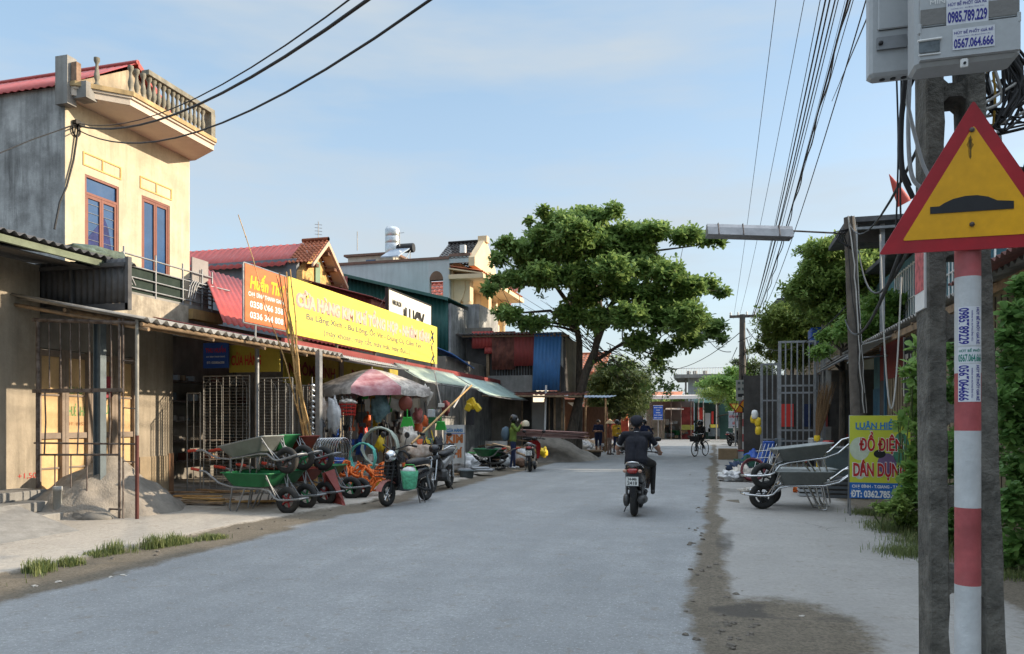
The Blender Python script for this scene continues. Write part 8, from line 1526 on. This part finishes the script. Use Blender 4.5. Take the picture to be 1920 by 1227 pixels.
for z in (.3, .5, .7): m.tube([g + V((.08, .3, z)), g + V((.75, .4, z + .05))], .01, 5)
obj1('metal_stand', m, M_chrome, 'slanting chromed wire stand by the shorter gate', 'stand')
m = MB(); g = gnd(1365, 862); m.box(g + V((0, 0, .22)), (.75, .5, .44), 0, 0, .02); obj1('cardboard_box', m, mat('cardboard', (.28, .2, .12), .9, var=.2, dirt=.4), 'brown carton standing on the right road edge', 'box'); m = MB(); g = gnd(1383, 861); m.box(g + V((0, 0, .17)), (.45, .4, .3), 0, 0, .02); m.box(g + V((0, 0, .34)), (.47, .42, .05), 0, 1, .01); obj1('foam_box', m, [mat('foam_white', (.6, .62, .65), .8), M_red], 'white box with a red lid right of the brown carton', 'box')
for k in range(16):
 px = rb_.uniform(1440, 1600); g = gnd(px, rb_.uniform(880, 905)); s = rb_.uniform(.12, .35); m = MB(); m.box(g + V((0, .4, rb_.uniform(.15, 1.1))), (s, s, s * rb_.uniform(.5, 1.6)), rb_.uniform(0, 1), 0, .02); obj1('stall_ware', m, [M_bluesteel, M_redpl, M_blackpl, M_sack, M_graypl, M_dark, M_bluepl][k % 7], 'packet or box in the dim wares behind the gray wheelbarrows', 'packet', 'packets in the dim wares of the right hand stall')
for k in range(6): g = at(1475 + 16 * k, 770, 23); m = MB(); m.slab([g + V((-.2, 0, -.5)), g + V((.2, 0, -.5)), g + V((.2, 0, .2)), g + V((-.2, 0, .2))], (0, .05, 0)); obj1('hanging_cloth', m, [M_redpl, M_dark, mat('cloth_navy', (.02, .03, .08), .9), M_bagd, M_redsheet, M_dark][k], 'garment or cloth hanging behind the barred gates', 'cloth', 'cloths hanging behind the barred gates')
# ================================================================ PEOPLE
M_shirt = mat('cloth_black', (.012, .013, .02), .85, var=.25, scale=6, bump=.2, bscale=20); M_trous = mat('trousers_dark', (.022, .021, .02), .85, var=.4, scale=9, bump=.25)
M_trim = mat('cloth_white', (.6, .6, .6), .8, var=.05); M_shoe = mat('shoe_dark', (.03, .03, .03), .6); M_hair = mat('hair_black', (.01, .009, .009), .6, var=.3, scale=20, bump=.3)
M_jacket = mat('jacket_olive', (.13, .19, .035), .8, var=.25, scale=5, bump=.3, bscale=18); M_navyc = mat('cloth_navy', (.02, .03, .08), .9); M_brownc = mat('cloth_rust', (.30, .11, .07), .85, var=.3); M_patt = mat('cloth_patterned', (.28, .2, .17), .85, var=.6, scale=22); M_yelc = mat('cloth_mustard', (.55, .33, .03), .85, var=.2); M_straw = mat('hat_straw', (.55, .42, .25), .8, var=.15, bump=.3)
def person(label, loc, rz, J, Mt, vox=.013, hat=None, name='person'):
 """J: joints; limbs are tapered capsules fused into one skin by a voxel remesh; the nearest limb names the cloth"""
 t = thing(name, label, 'person', loc, rz); bones = []
 def B(a, b, r0, r1, k): bones.append((V(J[a]) if isinstance(a, str) else V(a), V(J[b]) if isinstance(b, str) else V(b), r0, r1, k))
 hp, ch, nk, hd = V(J['hip']), V(J['chest']), V(J['neck']), V(J['head']); ls = J.get('s', 1)
 side = (V(J['shL']) - V(J['shR'])).normalized(); f = side.cross((nk - hp).normalized()).normalized(); f = -f if f.x < 0 else f
 for s in (-1, 1): B(hp + side * s * .075, hp.lerp(ch, .55) + side * s * .07, .115, .105, 'torso'); B(hp.lerp(ch, .5) + side * s * .075, ch + side * s * .085, .105, .115, 'torso')
 B('shL', 'shR', .065, .065, 'torso'); B(ch, nk, .11, .06, 'torso'); B(nk - (hd - nk) * .15, hd - V((0, 0, .03)), .052, .05, 'skin')
 B(hd + f * .012, hd + f * .012 + V((0, 0, -.07)), .082, .055, 'skin'); B(hd - f * .02 + V((0, 0, .03)), hd + f * .01 + V((0, 0, .035)), .095, .093, 'hair' if not J.get('bald') else 'skin')
 B(hd + f * .095 + V((0, 0, -.005)), hd + f * .11 + V((0, 0, -.03)), .012, .015, 'skin')
 for s in (-1, 1): B(hd + side * s * .088 + V((0, 0, -.015)), hd + side * s * .092 + V((0, 0, .015)), .014, .016, 'skin')
 for q in 'LR':
  B('sh' + q, 'el' + q, .056, .046, 'sleeve'); e, h = V(J['el' + q]), V(J['ha' + q]); B(e, h, .042, .028, 'fore'); d = (h - e).normalized(); palm = h + d * .06; B(h, palm, .03, .034, 'hand')
  sd = d.cross(Z1).normalized() if abs(d.z) < .95 else V((0, 1, 0)); cu = J.get('curl', V((0, 0, -1)))
  for k in range(4): b0 = palm + sd * (.028 - .018 * k); L1 = .036 - .004 * abs(k - 1.3); b1 = b0 + d * L1 + cu * .01; B(b0, b1, .0105, .0095, 'hand'); B(b1, b1 + d * L1 * .4 + cu * .03, .0095, .008, 'hand')
  tb_ = h + d * .02 + sd * .03; B(tb_, tb_ + sd * .02 + d * .035 + cu * .01, .012, .01, 'hand')
  hj = hp + side * (.09 if q == 'L' else -.09); B(hj, 'kn' + q, .098, .062, 'thigh'); B('kn' + q, 'an' + q, .058, .038, 'shin'); a = V(J['an' + q]); fd = V(J.get('foot', (1, 0, 0))); B(a - V((0, 0, .03)) - fd * .03, a - V((0, 0, .045)) + fd * .14, .038, .032, 'shoe')
 mb = MB()
 for a, b, r0, r1, k in bones:
  d = b - a; L_ = d.length; M = (d if L_ > 1e-4 else Z1).to_track_quat('Z', 'Y').to_matrix(); pr = [(r0 * sin(x), -r0 * cos(x)) for x in (0.01, .5, 1, 1.5)] + [(r1 * cos(x), L_ + r1 * sin(x)) for x in (.05, .5, 1, 1.56)]
  mb.lathe(pr, a, 10, M, cap=False)
 o = mb.build('tmp', M_skin, None, (0, 0, 0)); md = o.modifiers.new('r', 'REMESH'); md.mode = 'VOXEL'; md.voxel_size = vox; md.use_smooth_shade = True; sm_ = o.modifiers.new('s', 'SMOOTH'); sm_.factor = .5; sm_.iterations = 2
 dg = bpy.context.evaluated_depsgraph_get(); dg.update(); me = bpy.data.meshes.new_from_object(o.evaluated_get(dg)); bpy.data.objects.remove(o)
 me.name = 'body'; keys = list(dict.fromkeys(Mt.values())); me.materials.clear()
 for k in keys: me.materials.append(k)
 A = np.array([list(b[0]) for b in bones]); Bv = np.array([list(b[1]) for b in bones]); Rm = np.array([(b[2] + b[3]) / 2 for b in bones]); D = Bv - A; LL = (D ** 2).sum(1) + 1e-9
 n = len(me.polygons); C = np.empty(n * 3); me.polygons.foreach_get('center', C); C = C.reshape(-1, 3); best = np.zeros(n, int); bd = np.full(n, 9.)
 for i in range(len(bones)):
  u = np.clip(((C - A[i]) * D[i]).sum(1) / LL[i], 0, 1); dd = np.linalg.norm(C - A[i] - u[:, None] * D[i], axis=1) - Rm[i]; w_ = dd < bd; bd[w_] = dd[w_]; best[w_] = i
  if bones[i][4] == 'sleeve' and 'half' in J: best[w_ & (u > J['half'])] = 1000 + i
 idx = [keys.index(Mt['skin'] if b >= 1000 else Mt.get(bones[b][4], Mt['skin'])) for b in best]; me.polygons.foreach_set('material_index', idx); me.polygons.foreach_set('use_smooth', [True] * n)
 ob = bpy.data.objects.new('body', me); COL.objects.link(ob); ob.parent = t; WM[ob.name] = WM[t.name]; W = WM[t.name]
 def loc_(mb_, nm, mt): mb_.v = [W @ p for p in mb_.v]; return mb_.build(nm, mt, t)
 hd_ = hd + V((0, 0, .02))
 if hat == 'cap': q = MB(); q.loft([(-.115, 0, .0, .03, .03), (-.1, 0, .02, .08, .06), (-.03, 0, .045, .108, .085), (.05, 0, .045, .102, .08), (.1, 0, .02, .07, .05), (.12, 0, .0, .03, .02)], 16, ex=2.2); q.loft([(.07, 0, -.0, .07, .008), (.17, 0, -.012, .06, .006), (.19, 0, -.015, .03, .004)], 12); q.v = [hd_ + p for p in q.v]; loc_(q, 'cap', M_shirt)
 if hat == 'helmet': q = MB(); q.lathe([(.12, -.07), (.14, -.02), (.135, .05), (.1, .12), (.05, .145), (.001, .15)], hd_, 20); q.lathe([(.11, -.07), (.12, -.07)], hd_, 20, cap=False); loc_(q, 'helmet', M_body)
 if hat == 'helmetv': q = MB(); q.blob(hd_ + V((0, 0, .01)), (.145, .135, .15), 0, n=20); loc_(q, 'helmet', M_body); q = MB(); q.loft([(.06, 0, .0, .1, .07), (.13, 0, -.02, .07, .05), (.15, 0, -.03, .03, .03)], 12); q.v = [hd_ + p for p in q.v]; loc_(q, 'visor', M_lampg)
 if hat == 'cone': q = MB(); q.lathe([(.24, -.02), (.12, .1), (.004, .2), (.001, .19), (.11, .085), (.235, -.025)], hd_, 24, cap=False); loc_(q, 'conical_hat', M_straw)
 return t, loc_, W
def std(h=1.0, arms='down', step=.1, s=1):
 J = dict(hip=(0, 0, .92), chest=(.0, 0, 1.22), neck=(0, 0, 1.42), head=(.02, 0, 1.55), shL=(0, .17, 1.37), shR=(0, -.17, 1.37), knL=(.03, .1, .5), knR=(.0, -.1, .5), anL=(-.02 + step, .1, .08), anR=(-.05 - step * .3, -.11, .08))
 if arms == 'down': J.update(elL=(-.02, .24, 1.1), haL=(.06, .25, .87), elR=(-.02, -.24, 1.1), haR=(.06, -.25, .87))
 if arms == 'fold': J.update(elL=(.04, .24, 1.12), haL=(.2, -.02, 1.1), elR=(.04, -.24, 1.12), haR=(.2, .04, 1.14))
 if arms == 'face': J.update(elL=(.16, .2, 1.2), haL=(.26, .08, 1.42), elR=(.14, -.2, 1.2), haR=(.24, -.05, 1.38))
 return {k: tuple(c * h for c in v) for k, v in J.items()}
J = dict(hip=(-.3, 0, .88), chest=(-.22, 0, 1.16), neck=(-.17, 0, 1.34), head=(-.13, 0, 1.47), shL=(-.18, .20, 1.29), shR=(-.18, -.20, 1.29), elL=(-.06, .33, 1.07), elR=(-.06, -.34, 1.07), haL=(.23, .35, 1.0), haR=(.23, -.35, 1.0), knL=(.12, .17, .78), knR=(.1, -.25, .80), anL=(.1, .15, .42), anR=(.06, -.25, .36), half=.72)
rid, lc, W = person('man in a black T-shirt with white trim and a dark cap riding away', sc1.location, sc1.rotation_euler.z, J, dict(torso=M_shirt, skin=M_skin, hair=M_hair, sleeve=M_shirt, fore=M_skin, hand=M_skin, thigh=M_trous, shin=M_trous, shoe=M_shoe), .011, 'cap')
q = MB(); 
for s in (-1, 1): a, b = V(J['sh' + ('L' if s > 0 else 'R')]), V(J['el' + ('L' if s > 0 else 'R')]); d = (b - a).normalized(); c = a.lerp(b, .72); M = d.to_track_quat('Z', 'Y').to_matrix(); q.lathe([(.054, -.008), (.058, 0), (.056, .012)], c, 18, M, cap=False)
q.lathe([(.06, -.008), (.066, 0), (.06, .008)], V(J['neck']) + V((0, 0, -.01)), 18, Matrix.Rotation(.25, 3, 'Y'), cap=False); lc(q, 'shirt_trim', M_trim)
mk = MB(); mk.tube([V(J['head']) + V((.07, -.09, .0)), V(J['head']) + V((.0, -.105, -.01)), V(J['head']) + V((-.03, -.1, .01))], .005, 5); mk.tube([V(J['head']) + V((.07, .09, .0)), V(J['head']) + V((.0, .105, -.01)), V(J['head']) + V((-.03, .1, .01))], .005, 5); lc(mk, 'mask_strap', M_trim)
g = gnd(962, 879); M_cl = dict(torso=M_jacket, skin=M_skin, hair=M_hair, sleeve=M_jacket, fore=M_jacket, hand=M_skin, thigh=M_navyc, shin=M_navyc, shoe=M_trim)
person('man in an olive green jacket and black helmet standing by a scooter', (g.x, g.y, 0), R(10), std(1.02, 'face', .05), M_cl, .014, 'helmetv')
mb = MB(); q = V((g.x, g.y, 0)) + V((.42, -.02, 1.43)); mb.lathe([(.12, -.06), (.13, 0), (.11, .08), (.05, .13), (.001, .135)], q, 16); mb.build('held_helmet', mat('helmet_cream', (.55, .48, .35), .4), None, label='cream coloured helmet held up by the man in the green jacket', cat='helmet')
mb = MB(); q = V((g.x, g.y, 0)) + V((-.26, .0, 1.12)); mb.blob(q, (.14, .13, .24), .15, seed=3); mb.build('backpack', mat('bag_bluegray', (.1, .15, .2), .8, bump=.2), None, label='blue gray backpack on the back of the man in the green jacket', cat='backpack')
g = gnd(1122, 853); person('woman in black with folded arms standing at the left roadside', (g.x, g.y, 0), R(-95), std(.97, 'fold', .02), dict(torso=M_navyc, skin=M_skin, hair=M_hair, sleeve=M_navyc, fore=M_skin, hand=M_skin, thigh=M_navyc, shin=M_skin, shoe=M_shoe), .016)
g = gnd(1143, 853); person('woman in a conical straw hat and rust coloured top', (g.x, g.y, 0), R(0), std(.93, 'down', .06), dict(torso=M_brownc, skin=M_skin, hair=M_hair, sleeve=M_brownc, fore=M_brownc, hand=M_skin, thigh=M_patt, shin=M_patt, shoe=M_shoe), .016, 'cone')
g = gnd(1156, 853); q = at(1156, 820, 37); person('person in a mustard yellow top beside the conical hat woman', (q.x, q.y, 0), R(-60), std(.95, 'down', .05), dict(torso=M_yelc, skin=M_skin, hair=M_hair, sleeve=M_yelc, fore=M_yelc, hand=M_skin, thigh=M_navyc, shin=M_navyc, shoe=M_shoe), .016, 'helmet')
sc3 = dup(sc2, (gnd(1166, 852).x + .1, gnd(1166, 852).y, 0), R(-75), 'scooter standing beside the person in the mustard top', None, {M_bodyred: M_trim})
JR = dict(J); JR.pop('half'); q = at(1208, 800, 33); sc4 = dup(sc1, (q.x, q.y, 0), R(88), 'dark scooter further ahead, mostly hidden by the near rider', None)
for c in list(sc4.children):
 if c.name.startswith('number_plate'):
  for c2 in list(c.children): bpy.data.objects.remove(c2)
  bpy.data.objects.remove(c)
person('rider in dark blue further ahead, half hidden behind the near rider', (q.x, q.y, 0), R(88), JR, dict(torso=M_navyc, skin=M_skin, hair=M_hair, sleeve=M_navyc, fore=M_navyc, hand=M_skin, thigh=M_navyc, shin=M_navyc, shoe=M_shoe), .016, 'helmet')
JC = dict(hip=(-.17, 0, .93), chest=(-.1, 0, 1.18), neck=(-.02, 0, 1.36), head=(.02, 0, 1.49), shL=(-.03, .17, 1.32), shR=(-.03, -.17, 1.32), elL=(.04, .24, 1.12), elR=(.04, -.24, 1.12), haL=(.2, .25, 1.0), haR=(.2, -.25, 1.0), knL=(.14, .11, .68), knR=(.16, -.11, .58), anL=(-.06, .13, .43), anR=(.1, -.13, .3))
JC = {k: (v[0], v[1], v[2] - .06 if k not in ('anL', 'anR') else v[2]) for k, v in JC.items()}
person('cyclist in dark clothes on the gray bicycle coming towards the viewer', bc.location, bc.rotation_euler.z, JC, dict(torso=M_trous, skin=M_skin, hair=M_hair, sleeve=M_trous, fore=M_trous, hand=M_skin, thigh=M_trous, shin=M_trous, shoe=M_shoe), .016, 'helmet')
sc5 = dup(sc2, (at(1378, 800, 47).x, at(1378, 800, 47).y, 0), R(60), 'black motorbike parked left of the junction sign in the distance', None, {M_bodyred: M_body})
sc6 = dup(sc2, (at(1387, 800, 49).x, at(1387, 800, 49).y, 0), R(80), 'second distant motorbike parked close to the junction poster board', None, {M_bodyred: M_bluesteel})
for s_ in (sc3, sc5, sc6):
 for c in list(s_.children):
  if c.name.startswith('number_plate'):
   for c2 in list(c.children): bpy.data.objects.remove(c2)
   bpy.data.objects.remove(c)
for k, (px, py, mt) in enumerate(((1165, 765, M_trim), (1168, 778, M_signorange), (1170, 795, M_trim), (1160, 792, M_signorange), (1172, 768, M_yelc))): q = at(px, py, 50 + k); m = MB(); m.blob(q, (.35, .3, .4), .5, seed=k + 5); obj1('hanging_goods', m, mt, ['white cloth, highest of the bright hanging goods', 'orange cloth in the middle of the bright goods', 'white bundle, lowest of the bright goods', 'orange bundle lowest at the left of the bright goods', 'mustard cloth at the right of the bright goods'][k] + ' by the mango tree', 'cloth')
# ================================================================ CABLES
def qcurve(A, Bp, C, n=18):
 """parabola through three points"""
 A, Bp, C = V(A), V(Bp), V(C); t = ((Bp - A).xy.length) / ((C - A).xy.length); out = []
 sag = (Bp.z - (A.z + (C.z - A.z) * t)) / (t * (1 - t) + 1e-6)
 for i in range(n + 1): s = i / n; p = A.lerp(C, s); p.z += sag * s * (1 - s); out.append(p)
 return out
def cable(pts, r_, mt, label, grp=None, name='overhead_cable'): m = MB(); m.tube(pts, r_, 6); return obj1(name, m, mt, label, 'cable', grp)
hb_ = at(147, 232, 16.35); polep = lambda z, dx=0: V((1.0 + dx, 3.6, z))
def meet(A, C, px):       # plan point of A-C seen at that photo column
 rx, ry = ray(px); ax, ay, cx, cy = A.x, A.y, C.x, C.y; k = rx / ry; t = (k * ay - ax) / ((cx - ax) - k * (cy - ay)); return A.lerp(C, t)
def wire3(A, C, px, py, **k): q = meet(A, C, px); return qcurve(A, at(px, py, q.y / ray(px)[1]), C)
for k, (px, py, r_) in enumerate(((655, 0, .009), (690, 0, .018), (520, 115, .009), (800, 5, .013))):
 if k == 2: continue
 cable(wire3(hb_ + V((0, 0, -.05 * k)), polep(5.6 - .15 * k), px, py), r_, M_wire, ['thin cable from the yellow house bracket, highest of the three crossing the street', 'thick cable from the yellow house bracket, middle of the three crossing the street', '', 'slack cable from the yellow house bracket, lowest of the three crossing the street'][k])
cable([hb_, at(60, 262, 15), at(-60, 312, 13.5)], .013, M_wire, 'cable running off the left edge from the yellow house bracket')
P3 = at(1392, 592, 36)
bund = [(1375, 1455, .010, 12), (1385, 1508, .010, 12), (1408, 1548, .022, 11), (1410, 1556, .02, 10.6), (1412, 1566, .018, 10.2), (1414, 1572, .012, 10), (1416, 1590, .024, 9.6), (1408, 1538, .012, 11.4), (1415, 1600, .010, 9.8), (1420, 1624, .014, 9), (1418, 1585, .006, 10)]
for k, (pa_, pb_, r_, d_) in enumerate(bund):
 A_ = at(pa_, 598, 36); E = at(pb_, 0, d_); mid = at((pa_ * .38 + pb_ * .62) - (4 if k < 9 else 14), 300 + 6 * (k % 4), 17 if k < 9 else 16); pts = []
 for i in range(17): t = i / 16 * 1.12; l0 = ((t - .5) * (t - 1)) / .5; l1 = (t * (t - 1)) / -.25; l2 = (t * (t - .5)) / .5; 
 q0, q1, q2 = A_, None, E
 for i in range(17): t = i / 16 * 1.15; p = A_.lerp(E, t); p.z -= (1.0 + .22 * (k % 4) + (.9 if k == 9 else 0)) * 4 * t * (1 - t) * .28; pts.append(p)
 cable(pts, r_ * .62, M_wire, 'black overhead cable running from the distant crossarm to the top edge of the photo', 'overhead cables above the right side of the street')
A_, E = at(1405, 640, 35), at(1592, 0, 9.4); pts = []
for i in range(90): t = i / 89 * 1.12; p = A_.lerp(E, t); p.z -= 1.5 * 4 * t * (1 - t) * .3; a = i * 1.1; pts.append(p + V((.02 * cos(a), .0, .02 * sin(a))))
cable(pts, .011, M_wire, 'twisted pair cable hanging lowest in the overhead bundle')
for k, (p, q, s_, r_) in enumerate(((at(1392, 620, 36), at(1225, 690, 60), .8, .02), (at(1370, 660, 36), at(1330, 640, 45), .2, .02), (ptp + V((.0, 0, -.1)), at(1735, 250, 3.6), .35, .009), (at(1610, 470, 15), at(1735, 400, 3.6), .6, .012), (at(1365, 610, 36), at(1180, 600, 70), .5, .015), (at(1640, 0, 7), at(1560, 190, 20), .0, .008), (at(1740, 330, 3.5), at(1585, 600, 15.2), .5, .014), (at(1400, 615, 36), at(1600, 560, 15.5), 1.1, .014))):
 pts = []
 for i in range(13): t = i / 12; c = p.lerp(q, t); c.z -= s_ * 4 * t * (1 - t); pts.append(c)
 cable(pts, r_, M_wire, ['cable dropping from the crossarm pole behind the almond tree', 'short cable stub on the left of the crossarm pole', 'thin wire rising from the wrapped pole top to the near pole', 'slack cable between the wrapped pole and the near pole', 'faint cable leaving the crossarm to the left', 'single thin wire at the top crossing the lamp trough', 'sagging cable from the near pole across the green tree', 'service cable from the crossarm pole to the wrapped pole'][k])
m = MB(); m.tube(qcurve(at(1650, 440, 9), at(1655, 575, 9), at(1690, 520, 9)), .01, 6); obj1('cable_loop', m, M_wire_w, 'white cable loop hanging in front of the green tree', 'cable')
rr = random.Random(17); c0 = V((1.0, 3.55, 3.0))
def nb(px, py, d=3.45): return at(px, py, d)
L_ = [((1700, 120), (1690, 230), (1692, 320), (1712, 372), .011, M_wire), ((1706, 140), (1703, 250), (1710, 330), (1735, 360), .009, M_graypl), ((1715, 140), (1693, 200), (1688, 300), (1705, 350), .012, M_wire), ((1712, 130), (1700, 180), (1725, 290), (1740, 330), .008, M_graypl), ((1690, 120), (1689, 250), (1688, 350), (1689, 420), .004, M_wire), ((1680, 110), (1684, 250), (1683, 340), (1680, 430), .004, M_wire)]
for k in range(15):
 x0 = 1792 + 7 * k; L_.append(((x0, 120 + rr.uniform(0, 30)), (x0 + rr.uniform(-10, 25), 190 + rr.uniform(-20, 20)), (1860 + rr.uniform(-30, 40), 215 + rr.uniform(-25, 40)), (1950, 150 + rr.uniform(-60, 90)), rr.choice((.004, .005, .007)), M_wire if k % 5 else M_wire_w))
for k in range(16):
 x0 = 1868 + rr.uniform(-6, 14); L_.append(((x0, -30), (x0 + rr.uniform(0, 20), 50 + rr.uniform(-30, 40)), (1895 + rr.uniform(-10, 20), 120 + rr.uniform(-30, 60)), (1950 + rr.uniform(-60, 20), 170 + rr.uniform(-60, 60)), rr.choice((.004, .006, .008)), M_wire))
for k in range(5): L_.append(((1880, 70 + 8 * k), (1900, 95 + 10 * k), (1915, 130 + 12 * k), (1895 - 8 * k, 200 + 10 * k), .01, M_wire))
L_ += [((1882, -20), (1886, 40), (1880, 110), (1850, 135), .01, mat('cable_tan', (.35, .26, .15), .6)), ((1805, 135), (1815, 165), (1826, 190), (1850, 205), .007, M_wire_y), ((1850, 140), (1865, 200), (1874, 260), (1872, 300), .010, M_graypl), ((1862, 135), (1866, 180), (1862, 240), (1860, 280), .005, M_wire_y), ((1860, 150), (1880, 172), (1905, 168), (1935, 140), .006, M_wire_w)]
for k, (a, b, c, d, r_, mt) in enumerate(L_):
 dd = 3.22 if a[0] > 1740 and a[0] < 1880 else 3.15; dd += rr.uniform(0, .35); P_ = [nb(*q, dd) for q in (a, b, c, d)]; P_ = [P_[0] * 2 - P_[1]] + P_ + [P_[-1] * 2 - P_[-2]]; pts = []
 for i in range(1, 4):
  for j in range(8):
   t = j / 8; p0, p1, p2, p3_ = P_[i - 1], P_[i], P_[i + 1], P_[i + 2]; pts.append(.5 * ((2 * p1) + (p2 - p0) * t + (2 * p0 - 5 * p1 + 4 * p2 - p3_) * t * t + (3 * p1 - p0 - 3 * p2 + p3_) * t ** 3))
 pts.append(P_[4]); m = MB(); m.tube(pts, r_, 6); obj1('hanging_cable', m, mt, 'cable looping in the tangle around the near concrete pole and meter boxes', 'cable', 'cables tangled round the near pole')
